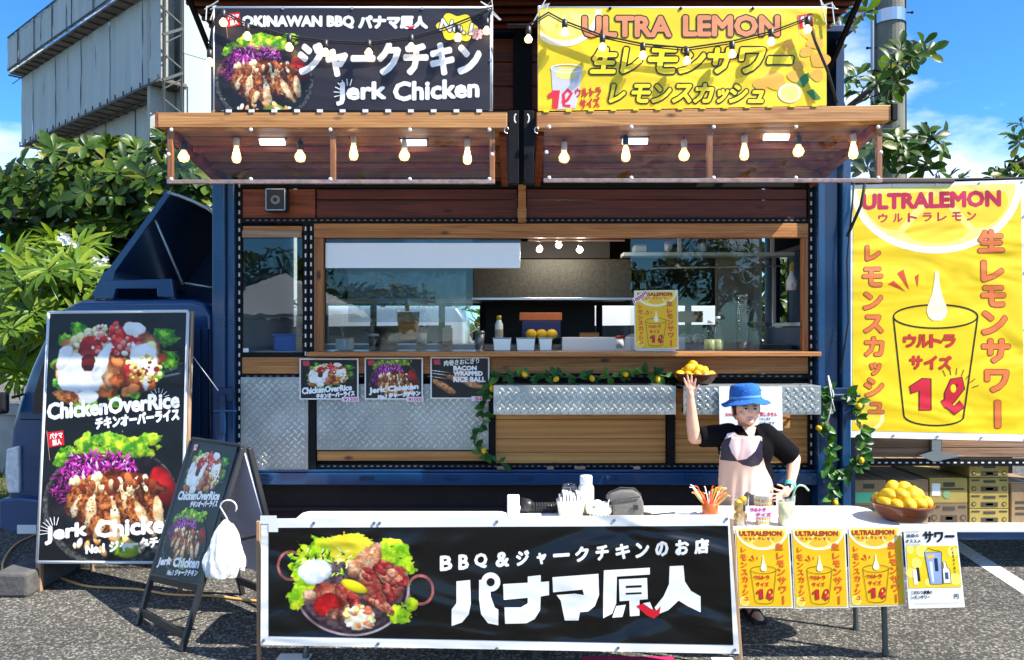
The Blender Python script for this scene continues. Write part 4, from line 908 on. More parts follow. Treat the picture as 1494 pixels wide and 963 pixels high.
obj('mirror', MB().box(Xp(6, CD), Xp(22, CD), CD - .16, CD - .05, Zp(602, CD), Zp(571, CD)), blackp, cab, bev=.02); obj('mirror_arm', MB().tube([P(18, 580, CD - .08), P(34, 575, CD)], .012, 8), blackp, cab)
# latch hardware on the front wall of the body
obj('body_latch', MB().box(Xp(316, 5.5), Xp(338, 5.5), 5.5, 5.56, Zp(585, 5.5), Zp(566, 5.5)).box(Xp(322, 5.5), Xp(330, 5.5), 5.47, 5.5, Zp(632, 5.5), Zp(575, 5.5)).tube([P(312, 600, 5.48), P(345, 600, 5.48)], .012, 8), blue_dk, T, bev=.004)
obj('body_latch', MB().box(Xp(1200, 5.5), Xp(1250, 5.5), 5.5, 5.54, Zp(585, 5.5), Zp(566, 5.5)).box(Xp(1226, 5.5), Xp(1246, 5.5), 5.46, 5.5, Zp(612, 5.5), Zp(590, 5.5)).tube([P(1195, 577, 5.48), P(1255, 577, 5.48)], .014, 8), blue_dk, T, bev=.004)
# ---- roof deflector, open at the side
d0 = CD + .05
front = [cp(*a, d0) for a in ((133, 432), (150, 398), (158, 392), (243, 277), (250, 282), (168, 396), (165, 412), (148, 434))]
df = thing_part('roof_deflector', T, Matrix.Translation(P(140, 430, d0)))
obj('deflector_sheet', MB().prism(front, d0, d0 + 1.4), blue, df, bev=.006)
top = [(245, 279), (262, 284), (282, 292), (302, 302), (318, 314)]
tp = [cp(*a, d0) for a in top] + [cp(a, b + 4, d0) for a, b in top[::-1]]
obj('deflector_top', MB().prism(tp, d0, d0 + 1.4), blue, df, bev=.004)
obj('deflector_side', MB().prism([cp(*a, d0) for a in ((150, 432), (168, 396), (245, 284), (282, 296), (318, 316), (318, 432))], d0 + 1.30, d0 + 1.34), blue, df)
obj('edge_trim', MB().tube([P(x, y + 2, d0 - .01) for x, y in top], .012, 8), alum, df, smooth=True)
obj('strut', MB().tube([P(224, 318, d0 + .05), P(228, 324, d0 + .05), P(267, 415, d0 + .05)], .011, 8), mat('strut_metal', srgb(150, 170, 180), .35, .6), df, smooth=True)
obj('strut', MB().tube([P(270, 413, d0 + .05), P(318, 421, d0 + .05)], .009, 8), alum, df, smooth=True)
for a, b in (((205, 340), (248, 300)), ((180, 380), (230, 350))): obj('rib', MB().bar(P(*a, d0 + 1.2), P(*b, d0 + 1.2), .03, .04), blue_dk, df)
obj('roof_bracket', MB().prism([cp(*a, CD) for a in ((132, 436), (150, 409), (248, 406), (251, 434), (227, 433), (226, 421), (166, 421), (162, 436))], CD + .03, CD + .08), blue, T, bev=.006)
# cables down the right pillar
mb = MB().tube([P(1246, 268, 5.45), P(1236, 380, 5.45), P(1238, 470, 5.45), P(1226, 545, 5.45)], .007, 6); mb.tube([P(1262, 268, 5.4), P(1256, 300, 5.42), P(1236, 345, 5.45)], .012, 6)
obj('power_cable', mb, rubber, T, smooth=True)
obj('strap_cord', MB().tube([P(1208, 548, 5.42), P(1216, 575, 5.42), P(1211, 600, 5.42), P(1206, 622, 5.42)], .006, 6).tube([P(1208, 548, 5.42), P(1214, 585, 5.41), P(1218, 600, 5.42)], .005, 6), mat('white_cord', (.7, .68, .62), .8), T, smooth=True)

# ================================================================ storage annex on the right
SD = 5.85
S_ = thing('storage_trailer', 'low wood-sided trailer with open shelf of boxes right of the truck', 'trailer', (Xp(1400, SD), SD + .5, 0))
sx0, sx1 = Xp(1250, SD), Xp(1640, SD)
for i, (a, b) in enumerate(((268, 330), (332, 395), (397, 460), (462, 525), (527, 590), (592, 638), (640, 653), (654, 667))):
    for c0, c1 in ((1248, 1368), (1369, 1500), (1501, 1640)): bx('plank', Xp(c0, SD), Xp(c1, SD) - .003, SD, SD + .03, Zp(b, SD), Zp(a, SD), wd_grey, S_, bev=.003)
bx('angle_bar', sx0 - .04, sx1, SD - .03, SD + .0, Zp(679, SD), Zp(668.5, SD), black, S_)
mb = MB()
for i in range(40): x = 1258 + i * 10; mb.box(Xp(x, SD), Xp(x + 4, SD), SD - .033, SD - .03, Zp(675, SD), Zp(673, SD))
obj('slot_row', mb, slot, S_, kind='stuff')
obj('strap_hinge', MB().prism([(Xp(x, SD), Zp(y, SD)) for x, y in ((1336, 663), (1358, 656), (1402, 664), (1358, 672))], SD - .045, SD - .032).box(Xp(1356, SD), Xp(1370, SD), SD - .034, SD - .001, Zp(672, SD), Zp(641, SD)), steel, S_, bev=.002)
bx('hinge_post', Xp(1357, SD), Xp(1371, SD), SD - .031, SD - .002, Zp(667, SD), Zp(640, SD), black, S_)
bx('roof', Xp(1222, SD), Xp(1366, SD), 5.6, 7.2, Zp(263, 5.5), Zp(255, 5.5), mat('roof_sheet', srgb(84, 66, 58), .6, var=.3), S_, bev=.01); bx('roof', Xp(1366, SD) + .01, sx1, 5.75, 7.2, Zp(268, 5.75), Zp(263, 5.75), black, S_)
bx('shelf_floor', sx0 - .05, sx1, SD - .12, 7.2, Zp(771, SD), Zp(765, SD), whitem, S_, bev=.006); bx('frame_rail', sx0 - .05, sx1, SD - .10, SD + .1, Zp(782, SD), Zp(772, SD), blue, S_)
bx('back_panel', sx0 - .05, sx1, 7.15, 7.2, Zp(765, SD), Zp(268, SD), black, S_); bx('end_post', sx0 - .05, sx0 - .01, SD, 7.15, Zp(765, SD), Zp(268, SD), blue_dk, S_)
for x in (2.9, 4.6): 
    w = obj('wheel', MB().lathe([(.1, -.07), (.16, -.08), (.18, -.05), (.18, .05), (.16, .08), (.1, .07)], (0, 0, 0), 20), rubber, S_, smooth=True, local=True); w.matrix_basis = Matrix.Translation(Vector((x, 6.5, .18)) - S_.location) @ Matrix.Rotation(R(90), 4, 'X')
# ================================================================ BANNERS AND SIGNS
BLK = (16, 17, 20); WHT = (245, 245, 242); YEL = (250, 222, 20)
def frame_tube(B, pts, r, m, name='frame_pipe', off=.0):
    mb = MB(); p = [B.px(*q) for q in pts]; mb.tube([(x, off, z) for x, z in p], r, 8); return obj(name, mb, m, B.root, local=True, smooth=True)
def grommets(B, pts, r=.010, m=None):
    for q in pts: x, z = B.px(*q); obj('grommet', MB().tube([(x, -.006, z), (x, .0, z)], r, 10), m or steel, B.root, local=True)
def border(B, pts, w, col=WHT, lay=0, name='border'): B.line(pts, w, col, lay, closed=True, name=name)
def burst(B, cx, cy, r0, r1, a0, a1, n, w, col, lay=2):
    for i in range(n):
        a = R(a0 + (a1 - a0) * i / (n - 1)); B.line([(cx + r0 * math.cos(a), cy - r0 * math.sin(a)), (cx + r1 * math.cos(a), cy - r1 * math.sin(a))], w, col, lay)
def flag(B, x, y, s, lay=2):
    B.line([(x - .02 * s, y + .02 * s), (x + .16 * s, y + 1.75 * s)], .03 * s * .0045, (190, 150, 140), lay)
    B.poly([(x, y + .12 * s), (x + .95 * s, y), (x + 1.02 * s, y + .85 * s), (x + .12 * s, y + s)], (206, 26, 34), lay, 'flag_emblem')
    B.text([('パナマ', [(x + .14 * s, y + .2 * s), (x + .88 * s, y + .1 * s), (x + .90 * s, y + .42 * s), (x + .18 * s, y + .5 * s)]), ('原人', [(x + .3 * s, y + .56 * s), (x + .82 * s, y + .5 * s), (x + .84 * s, y + .8 * s), (x + .34 * s, y + .88 * s)])], WHT, .0009 * s / 10, lay + 1)
def skewq(x0, y0, x1, y1, dy, sl=0.):   # text box rising to the right by dy, slanted by sl
    return [(x0 + sl, y0), (x1 + sl, y0 - dy), (x1, y1 - dy), (x0, y1)]
pipe = mat('white_pipe', (.78, .80, .82), .3, coat=.3)
rice = food_rice(); jerk = food_jerk(); pan = food_pan()

# ---- upper left banner
DB = 4.88
def C4(a, D, D2=None): D2 = D2 or D; return [P(*a[0], D), P(*a[1], D2), P(*a[2], D2), P(*a[3], D)]
B = Board('hanging_banner', 'black banner with the jerk chicken plate hung above the left awning', 'banner', C4([(309, 12), (718, 12), (718, 161), (309, 161)], DB), ink((36, 32, 42), .55), wr=.35)
px0 = jerk; B.pic(jerk, (314, 50, 462, 198) if False else (312, 44, 432, 160), 0) if False else None
Cj, Aj = jerk; cut = int(Cj.shape[0] * .86); B.pic((Cj[:cut], Aj[:cut]), (312, 44, 458, 160), 0)
B.text([('OKINAWAN BBQ', (354, 24, 516, 41))], WHT, .006, 2); B.text([('パナマ', (524, 24, 583, 41)), ('原', (585, 25, 602, 41)), ('人', (603, 25, 623, 41))], WHT, .0075, 2)
B.poly([(590, 37), (598, 39), (606, 37), (603, 42), (597, 42)], (220, 30, 40), 4)
B.text([('ジャークチキン', (437, 64, 700, 110))], WHT, .0125, 2, n=12)
B.text([('Jerk', skewq(492, 122, 562, 153, 2)), ('Chicken', skewq(575, 121, 698, 147, 6))], WHT, .0072, 3, n=12)
burst(B, 508, 136, 11, 21, 75, 195, 7, .006, WHT)
flag(B, 329, 18, 22)
cl = [(667 + math.cos(a) * (28 + 3 * math.cos(6 * a)), 40 + math.sin(a) * (19 + 3 * math.cos(6 * a)) + math.cos(a) * 2) for a in [i * math.pi / 24 for i in range(48)]]
B.poly(cl, (246, 222, 40), 2, 'cloud_emblem')
B.text([('No.1', [(645, 28), (690, 35), (687, 51), (641, 44)])], WHT, .0035, 3, col2=(20, 20, 20), bold2=.009)
B.text([('※', (688, 42, 704, 58))], (250, 190, 190), .003, 4)
for x in (312, 716): frame_tube(B, [(x, 8), (x, 163)], .014, pipe, off=.012)
frame_tube(B, [(309, 11), (719, 11)], .013, pipe, off=.012)
grommets(B, [(413, 12.5), (514, 12.5), (616, 12.5), (716, 88)])
for sx, sg in ((312, -1), (712, 1)):
    mb = MB()
    for k in range(4):
        x, z = B.px(sx, 10); a = rnd.uniform(0, 6.28); mb.tube([(x, -.02, z), (x + .05 * math.cos(a), -.03, z + .03 * math.sin(a) + .01), (x + sg * .05 + .04 * math.cos(a + 1), -.03, z - .03 - .07 * (k % 2))], .004, 5)
    obj('tie_string', mb, mat('tie_string', (.6, .62, .6), .7), B.root, local=True)

# ---- upper right banner
B = Board('hanging_banner', 'yellow lemon sour banner hung above the right awning', 'banner', C4([(785, 12), (1206, 12), (1206, 154), (785, 162)], DB), ink((236, 206, 14), .5), wr=.35)
cl_ = lambda L: [(max(x, 788), max(y, 14)) for x, y in L]
B.poly(cl_(ell(822, 12, 56, 56, 30, 0, 180)), (250, 246, 214), 0); B.poly(cl_(ell(822, 12, 47, 47, 30, 0, 180)), (246, 226, 90), 1)
for a0 in (12, 62, 112): B.poly(cl_([(822 + 6 * math.cos(R(a0 + 25)), 16)] + ell(822, 14, 42, 40, 8, a0, a0 + 44)), (250, 240, 130), 2, 'lemon_segment')
B.text([('ULTRA', (851, 25, 978, 53)), ('LEMON', (998, 24, 1136, 52))], (226, 142, 92), .0085, 2, col2=(24, 10, 8), bold2=.0165)
for s_, a in (('生', (866, 70, 901, 106)),): pass
sl = 6
B.text([(c, [(x0 + sl, 71), (x1 + sl, 71), (x1, 106), (x0, 106)]) for c, x0, x1 in (('生', 862, 896), ('レ', 906, 932), ('モ', 944, 984), ('ン', 990, 1024), ('サ', 1030, 1068), ('ワ', 1076, 1110))] + [('ー', [(1122, 84), (1156, 84), (1154, 92), (1120, 92)])], (250, 226, 24), .0085, 2, col2=(12, 9, 5), bold2=.0190)
B.text([(c, [(x0 + 5, y0), (x1 + 5, y0), (x1, 149), (x0, 149)]) for c, x0, x1, y0 in (('レ', 889, 909, 124), ('モ', 920, 945, 124), ('ン', 951, 975, 124), ('ス', 981, 1007, 124), ('カ', 1012, 1037, 123), ('ッ', 1044, 1058, 131), ('シ', 1063, 1087, 124), ('ュ', 1092, 1112, 133))], (250, 226, 24), .0065, 2, col2=(12, 9, 5), bold2=.0155)
B.poly([(799, 138), (808, 132), (817, 132), (814, 158), (806, 158), (807, 142), (800, 144)], (226, 40, 60), 4, 'numeral')
B.line([(820, 150), (828, 146), (834, 136), (828, 131), (822, 138), (823, 154), (832, 155)], .02, (226, 40, 60), 6)
B.text([('ウルトラ', [(839, 130), (876, 127), (877, 139), (840, 142)]), ('サイズ', [(846, 145), (874, 142), (875, 156), (847, 159)])], (200, 50, 40), .0035, 4)
B.poly([(804, 98), (850, 100), (846, 128), (840, 158), (812, 160), (806, 130)], (206, 206, 214), 1, 'printed_cup'); B.line(ell(827, 100, 23, 6, 24), .006, (244, 244, 250), 2, closed=True); B.poly(ell(826, 108, 16, 8, 16), (240, 226, 120), 2)
for x, y, r in ((1188, 62, 10), (1176, 76, 8), (1196, 88, 12), (1166, 96, 7), (1150, 66, 7), (1180, 48, 9), (1192, 110, 8), (1130, 118, 14), (1110, 124, 9), (1160, 112, 9), (1140, 84, 6)):
    B.poly([(x + r * 1.2 * math.cos(t) * (1 + .15 * math.sin(3 * t + x)), y + r * math.sin(t) * (1 + .15 * math.cos(2 * t + y))) for t in [i * .35 for i in range(18)]], (240, 176, 60), 1, 'orange_blotch')
B.poly(ell(1152, 136, 17, 14, 30), (250, 244, 190), 2); B.poly(ell(1152, 136, 13, 11, 30), (250, 236, 120), 3)
B.poly([(1163, 120), (1170, 110), (1180, 106), (1180, 118), (1172, 128)], (60, 130, 60), 3, 'printed_leaf'); B.poly([(1176, 134), (1186, 130), (1198, 144), (1186, 146)], (60, 130, 60), 3, 'printed_leaf')
flag(B, 1164, 20, 22)
for x in (787, 1204): frame_tube(B, [(x, 8), (x, 160 if x < 800 else 153)], .012, pipe, off=.012)
frame_tube(B, [(785, 11), (1207, 11)], .012, pipe, off=.012)
grommets(B, [(890, 12.5), (993, 12.5), (1098, 12.5)], m=black)
for sx, sg in ((790, -1), (1200, 1)):
    mb = MB()
    for k in range(4):
        x, z = B.px(sx, 10); a = rnd.uniform(0, 6.28); mb.tube([(x, -.02, z), (x + .05 * math.cos(a), -.03, z + .03 * math.sin(a) + .01), (x + sg * .05 + .04 * math.cos(a + 1), -.03, z - .03 - .1 * (k % 2))], .004, 5)
    obj('tie_string', mb, MATS['tie_string'], B.root, local=True)

# ---- lemon poster design, drawn in the pixel frame of the big right-hand banner (1237,268)-(1497,640)
def lemon_design(B, big):
    k = B.q[1][0] - B.q[0][0]; k = k / 1.45    # size relative to the big banner
    b = lambda v: v * k
    OR = (232, 120, 60) if big else (222, 100, 30); DK = (120, 50, 20); RD = (206, 30, 50)
    # lemon slice across the top
    cx, cy = 1366, 276
    def half(rx, ry, n=36): return [(max(1243, min(1491, cx + rx * math.cos(R(a)))), cy + ry * math.sin(R(a)) - 3) for a in np.linspace(0, 180, n)]
    B.poly(half(126, 98), (252, 246, 214), 0, 'printed_slice'); B.poly(half(116, 88), (250, 232, 120), 1, 'printed_slice')
    for a0, a1 in ((6, 56), (62, 118), (124, 174)):
        r = [(cx + 14 * math.cos(R((a0 + a1) / 2)), cy + 10 * math.sin(R((a0 + a1) / 2)))]
        for a in np.linspace(a0, a1, 9): w = 1 - .10 * abs((a - (a0 + a1) / 2) / (a1 - a0) * 2) ** 3; r.append((cx + 112 * w * math.cos(R(a)), cy + 80 * w * math.sin(R(a))))
        B.poly(r, (246, 208, 40) if big else (250, 190, 50), 2, 'lemon_segment')
    B.text([('ULTRALEMON', (1258, 283, 1459, 304))], (190, 30, 70) if big else (170, 60, 30), b(.010), 4)
    B.text([(c, (1281 + i * 21.6, 312, 1294 + i * 21.6, 324)) for i, c in enumerate('ウルトラレモン')], (190, 30, 70) if big else (170, 60, 30), b(.003), 4)
    R_ = [('生', 1426, 338, 1465, 372), ('レ', 1430, 382, 1464, 414), ('モ', 1430, 418, 1466, 450), ('ン', 1430, 454, 1468, 490), ('サ', 1430, 494, 1472, 530), ('ワ', 1434, 538, 1470, 572)]
    B.text([(c, (x0 + 2, y0 + 2, x1 - 2, y1 - 3)) for c, x0, y0, x1, y1 in R_] + [('l', (1450, 584, 1455, 620))], OR, b(.0115), 4, col2=DK if big else None, bold2=b(.0165))
    L_ = [('レ', 1261, 358, 1285, 380), ('モ', 1257, 390, 1288, 418), ('ン', 1258, 426, 1288, 452), ('ス', 1259, 460, 1289, 486), ('カ', 1260, 492, 1290, 520), ('ッ', 1268, 530, 1286, 548), ('シ', 1260, 552, 1290, 580), ('ュ', 1266, 588, 1290, 604)]
    B.text([(c, (x0 + 2, y0 + 1, x1 - 2, y1 - 1)) for c, x0, y0, x1, y1 in L_], OR, b(.0085), 4, col2=DK if big else None, bold2=b(.013))
    for (x, y, dx, dy, w) in ((1299, 412, 22, 14, 4), (1313, 396, 13, 28, 4.5), (1337, 402, 1, 18, 3)):
        B.poly([(x - w, y + w * .6), (x + w, y - w * .6), (x + dx, y + dy)], (206, 70, 30), 3)
    # drop
    dr_ = [(1366 + sg * w_, y_) for sg, L2 in ((1, ((2, 396), (4, 412), (6, 426), (10, 438), (14, 448), (15, 455), (12, 463), (6, 468))), (-1, ((6, 468), (12, 463), (15, 455), (14, 448), (10, 438), (6, 426), (4, 412), (2, 396)))) for w_, y_ in L2]
    B.poly(dr_, (253, 246, 200), 5, 'printed_drop')
    # glass outline
    w = b(.012); K_ = (24, 20, 16)
    B.line(ell(1364, 462, 61, 17, 40), w, K_, 4, closed=True)
    B.line([(1303, 464), (1318, 606)] + [(1318 + 43 * (1 - math.cos(t)), 606 + 14 * math.sin(t)) for t in np.linspace(.2, 2.94, 12)] + [(1404, 604), (1425, 464)], w, K_, 4)
    B.text([(c, (1318 + i * 19, 489, 1335 + i * 19, 506)) for i, c in enumerate('ウルトラ')] + [(c, (1327 + i * 21, 520, 1344 + i * 21, 538)) for i, c in enumerate('サイズ')], (206, 50, 40), b(.006), 4, col2=DK if big else None, bold2=b(.008))
    B.poly([(1326, 564), (1344, 552), (1357, 552), (1357, 598), (1340, 598), (1340, 570), (1328, 574)], RD, 5, 'numeral'); B.line([(1326, 564), (1344, 552), (1357, 552), (1357, 598), (1340, 598), (1340, 570), (1328, 574)], b(.009), (70, 10, 20), 6, closed=True)
    l_ = [(1374, 590), (1386, 582), (1400, 564), (1398, 554), (1390, 556), (1382, 574), (1382, 590), (1390, 598), (1402, 588)]
    B.line(l_, b(.075), (70, 10, 20), 5); B.line(l_, b(.058), RD, 6); B.poly(ell(1389, 566, 4, 6, 14), YEL, 7)
    if big: burst(B, 1390, 574, 28, 38, 20, 115, 7, .006, (90, 60, 20), 4)
    B.poly(ell(1268, 608, 22, 22, 26), (250, 240, 170), 1, 'printed_slice'); B.poly(ell(1268, 608, 17, 17, 26), (246, 214, 60), 2, 'printed_slice')

B = Board('wall_banner', 'large yellow lemon sour banner in a white border right of the truck', 'banner', [P(1238, 270, 5.62), P(1496, 262, 5.62), P(1501, 644, 5.62), P(1236, 638, 5.62)], ink((244, 244, 240), .5, .5), wr=.5, ref=(1237, 268, 1497, 640))
B.poly([(1244, 276), (1490, 276), (1491, 630), (1244, 630)], (246, 208, 16), -1, 'printed_field', m=ink((246, 208, 16), wr=.5))
lemon_design(B, True)
grommets(B, [(1240 + i * 63, 271) for i in range(5)] + [(1240 + i * 63, 636) for i in range(5)] + [(1494, 320 + i * 80) for i in range(4)] + [(1239, 330 + i * 80) for i in range(4)], .008)
obj('banner_rod', MB().tube([P(1236, 266, 5.66), P(1500, 260, 5.66)], .012, 8), black, B.root)
def poster(label, q, D0, D1, cat='poster', group=None, bottom=None):
    B = Board('hanging_poster', label, cat, C4(q, D0, D1), ink((240, 238, 228), .4, .12), wr=.12, ref=(1237, 268, 1497, 640), thick=.0015, group=group)
    B.poly([(1243, 275), (1491, 275), (1491, 633), (1243, 633)], (246, 190, 20), -1, 'printed_field'); lemon_design(B, False); return B
g = 'lemon posters taped along the table edge'
poster('yellow lemon poster on the table edge, next to the black banner', [(1072, 770), (1151, 770), (1157, 887), (1077, 887)], 4.10, 4.10, group=g)
poster('yellow lemon poster in the middle of the three on the table edge', [(1154, 770), (1233, 770), (1238, 887), (1159, 888)], 4.11, 4.11, group=g)
poster('yellow lemon poster beside the white lemon sour poster', [(1236, 769), (1315, 768), (1322, 884), (1240, 886)], 4.11, 4.11, group=g)
# white poster
B = Board('hanging_poster', 'white poster with a yellow picture of a glass and bottle, last on the table edge', 'poster', C4([(1318, 770), (1395, 769), (1408, 886), (1326, 888)], 4.09), ink((244, 244, 240), .4, .12), wr=.12, thick=.0015, ref=(1318, 770, 1400, 888), group=g)
B.poly([(1320, 797), (1398, 797), (1398, 858), (1320, 858)], (246, 206, 24), -1, 'printed_field')
B.text([('サワー', (1348, 776, 1395, 791))], (20, 20, 20), .0035, 1); B.text([('当店の', (1322, 779, 1341, 784)), ('オススメ', (1320, 787, 1343, 792)), ('こだわり酒場の', (1323, 862, 1354, 867)), ('レモンサワー', (1323, 869, 1350, 874)), ('円', (1386, 868, 1392, 875))], (40, 40, 40), .0008, 1)
B.line([(1319, 776), (1342, 776)], .003, (120, 120, 110), 1); B.line([(1319, 795), (1342, 795)], .003, (120, 120, 110), 1); B.line([(1326, 881), (1392, 881)], .002, (150, 150, 140), 1)
for x, y, r in ((1326, 802, 6), (1343, 804, 9), (1334, 822, 8), (1324, 836, 7), (1390, 806, 8), (1390, 846, 9), (1350, 850, 6)): B.poly(ell(x, y, r, r, 18), (250, 232, 110), 0)
B.poly([(1347, 806), (1373, 806), (1370, 853), (1352, 853)], (150, 170, 210), 1, 'printed_cup'); B.line([(1347, 806), (1373, 806), (1370, 853), (1352, 853)], .004, (30, 34, 50), 2, closed=True); B.poly([(1350, 811), (1362, 809), (1361, 814), (1351, 816)], (240, 190, 70), 2); B.poly([(1353, 820), (1358, 820), (1358, 850), (1355, 850)], (220, 230, 245), 2)
B.poly([(1361, 815), (1366, 815), (1366, 834), (1361, 834)], (30, 40, 70), 2); B.line([(1348, 805), (1354, 800), (1361, 803), (1372, 805)], .003, (30, 30, 40), 2)
B.poly([(1374, 820), (1378, 820), (1379, 828), (1383, 832), (1383, 852), (1372, 852), (1372, 832), (1374, 828)], (244, 240, 220), 2, 'printed_bottle'); B.line([(1374, 820), (1378, 820), (1379, 828), (1383, 832), (1383, 852), (1372, 852), (1372, 832), (1374, 828)], .003, (40, 40, 50), 3, closed=True); B.poly([(1375, 836), (1380, 836), (1380, 846), (1375, 846)], (60, 80, 130), 3)
B.poly([(1327, 831), (1333, 831), (1334, 853), (1328, 853)], (244, 240, 220), 2); B.poly([(1333, 828), (1337, 828), (1338, 848), (1334, 848)], (30, 36, 60), 2)
B.text([('しっかりレモン', [(1392, 800), (1392, 838), (1389, 838), (1389, 800)])], (90, 60, 20), .0006, 2)

# ---- front banner
B = Board('front_banner', 'wide black barbecue banner in a white border hung in front of the tables', 'banner', [P(381, 757, 4.06), P(1064, 751, 4.0), P(1079, 954, 4.0), P(380, 941, 4.06)], ink((238, 238, 236), .4, .55), wr=.55)
B.poly([(392, 770), (1062, 767), (1070, 941), (392, 928)], BLK, -1, 'printed_field', m=mat('x', BLK) if False else ink((8, 9, 11), .24, .6))
B.pic(pan, [(400, 772), (636, 770), (640, 938), (400, 936)], 0, name='food_picture')
L_ = [('B', 641, 661), ('B', 668, 685), ('Q', 691, 712), ('&', 722, 744), ('ジ', 752, 773), ('ャ', 782, 798), ('ー', 808, 830), ('ク', 838, 860), ('チ', 868, 889), ('キ', 897, 920), ('ン', 926, 948), ('の', 955, 976), ('お', 984, 1006), ('店', 1012, 1035)]
its = []
for c, x0, x1 in L_:
    y = lambda x: 832 - (x - 641) * .066; h = 20 if c not in 'ャー' else 15
    if c == 'ー': its.append((c, [(x0, y(x0) - 12), (x1, y(x1) - 12), (x1, y(x1) - 9), (x0, y(x0) - 9)]))
    else: its.append((c, [(x0 + 2, y(x0) - h), (x1 - 2, y(x1) - h), (x1 - 2, y(x1)), (x0 + 2, y(x0))]))
B.text(its, WHT, .0045, 1)
# the big white block characters, drawn stroke by stroke
S = []
S += [[(666, 848), (686, 846), (687, 880), (684, 896), (674, 908), (659, 913), (659, 889), (666, 880)]]
S += [[(699, 846), (715, 845), (716, 870), (722, 886), (727, 889), (727, 912), (712, 909), (702, 896), (699, 875)]]
S += [[(770, 841), (789, 839), (789, 849), (801, 848), (801, 868), (789, 870), (788, 890), (780, 903), (768, 909), (737, 910), (736, 886), (760, 886), (770, 880), (770, 872), (735, 875), (734, 852), (770, 850)]]
S += [[(806, 842), (873, 837), (874, 868), (868, 884), (858, 892), (846, 893), (844, 905), (824, 905), (818, 876), (812, 868), (838, 866), (852, 868), (850, 860), (807, 864)]]
S += [[(881, 832), (948, 828), (948, 838), (900, 841), (899, 880), (893, 895), (880, 902), (880, 870)],
      [(903, 845), (944, 843), (945, 874), (933, 875), (933, 898), (919, 899), (918, 876), (904, 877)], [(899, 884), (913, 882), (908, 900), (893, 901)], [(938, 880), (948, 878), (954, 892), (944, 893)]]
S += [[(977, 826), (997, 825), (999, 848), (1008, 862), (1022, 870), (1022, 893), (1003, 884), (990, 876), (975, 890), (960, 896), (955, 886), (968, 870), (976, 852)]]
B.polys(S, WHT, 1, 'lettering')
B.line(ell(716, 849, 10, 10, 24), .030, WHT, 2, closed=True); B.poly(ell(716, 849, 6, 6, 20), (10, 12, 14), 4)
B.line([(913, 856), (936, 855)], .012, (10, 12, 14), 3); B.line([(913, 866), (936, 865)], .010, (10, 12, 14), 3)
B.poly([(928, 884), (938, 880), (950, 888), (958, 890), (964, 884), (962, 896), (954, 902), (944, 898)], (214, 24, 44), 4, 'flame_emblem')
grommets(B, [(458, 763), (546, 763), (554, 763), (725, 761), (896, 759), (1060, 757), (385, 934), (552, 939), (725, 946), (902, 945), (1072, 948)], .008)
wp = wood('stake_wood', srgb(196, 160, 124), srgb(150, 112, 80), 'z')
for a, b in (((377, 760), (376, 975)), ((1066, 756), (1083, 975))):
    p0 = P(*a, 4.12 if a[0] < 500 else 4.07); p1 = Vector(p0); p1.x = Xp(b[0] if a[0] < 500 else 1079, 4.1); p1.z = 0; obj('stake', MB().bar(p0, p1, .02, .02), wp, B.root, bev=.003)
ta = mat('masking_tape', (.72, .74, .68), .6)
for q in ([(380, 752), (404, 752), (404, 764), (380, 764)], [(392, 762), (406, 762), (406, 776), (392, 776)]): B.poly(q, WHT, 3, 'tape', m=ta)
tag(bx('paper_sheet', Xp(388, 4.0), Xp(438, 4.0), 4.0, 4.25, .001, .006, ta), 'pale scrap sheet on the asphalt under the left end of the black banner', 'paper')
tag(bx('paper_sheet', Xp(1040, 4.15), Xp(1072, 4.15), 4.0, 4.2, .001, .005, ta), 'pale scrap sheet on the asphalt under the right end of the black banner', 'paper')
tag(bx('mat_strip', Xp(850, 4.15), Xp(985, 4.15), 4.05, 4.2, .001, .012, mat('pink_mat', srgb(170, 30, 90), .7)), 'flat pink strip lying on the ground under the black banner', 'mat')

# ---- designs shared by the tall stand and the A-frame sign; pixel frame (55,456)-(275,822)
def chicken_design(B, k=1., full=True, m=None):
    m = m or (lambda x, y: (x, y))
    mq = lambda q: [m(*a) for a in (q if isinstance(q[0], (list, tuple)) else [(q[0], q[1]), (q[2], q[1]), (q[2], q[3]), (q[0], q[3])])]
    B.pic(rice, mq([(64, 456), (270, 456), (270, 612), (64, 612)]), 0, name='food_picture'); B.pic(jerk, mq([(62, 624), (262, 622), (262, 826 if full else 800), (58, 828 if full else 800)]), 0, name='food_picture') if not full else None
    if full:
        Cj, Aj = jerk; c_ = int(Cj.shape[0] * .95); B.pic((Cj[:c_], Aj[:c_]), [(62, 624), (268, 624), (264, 818), (58, 818)], 0, name='food_picture')
    B.text([('ChickenOverRice', mq([(70, 589), (261, 572), (261, 594), (70, 612)]))], WHT, .0068 * k, 2, n=10)
    B.text([('チキンオーバーライス', mq([(140, 610), (261, 596), (261, 612), (140, 626)]))], WHT, .0055 * k, 2)
    if full: burst(B, 232, 582, 9, 16, 20, 160, 7, .004, WHT)
    B.text([('Jerk', mq([(67, 770), (126, 762), (126, 786), (67, 794)])), ('Chicken', mq([(140, 762), (256, 750), (256, 775), (140, 784)]))], WHT, .0078 * k, 2, n=10)
    B.text([('No.1 ジャークチキン', mq([(126, 794), (260, 780), (260, 796), (126, 809)]))], WHT, .005 * k, 2)
    if full: burst(B, 80, 776, 10, 22, 75, 190, 8, .005, WHT)
B = Board('banner_stand', 'tall black chicken menu banner on a white frame leaning in front of the cab', 'banner stand', [P(71, 456, 5.36), P(274, 454, 5.36), P(264, 821, 5.24), P(54, 820, 5.24)], ink((16, 19, 24), .35, .35), wr=.35, thick=.006)
chicken_design(B)
flag(B, 69, 628, 25)
wf = mat('white_frame', (.74, .74, .72), .4)
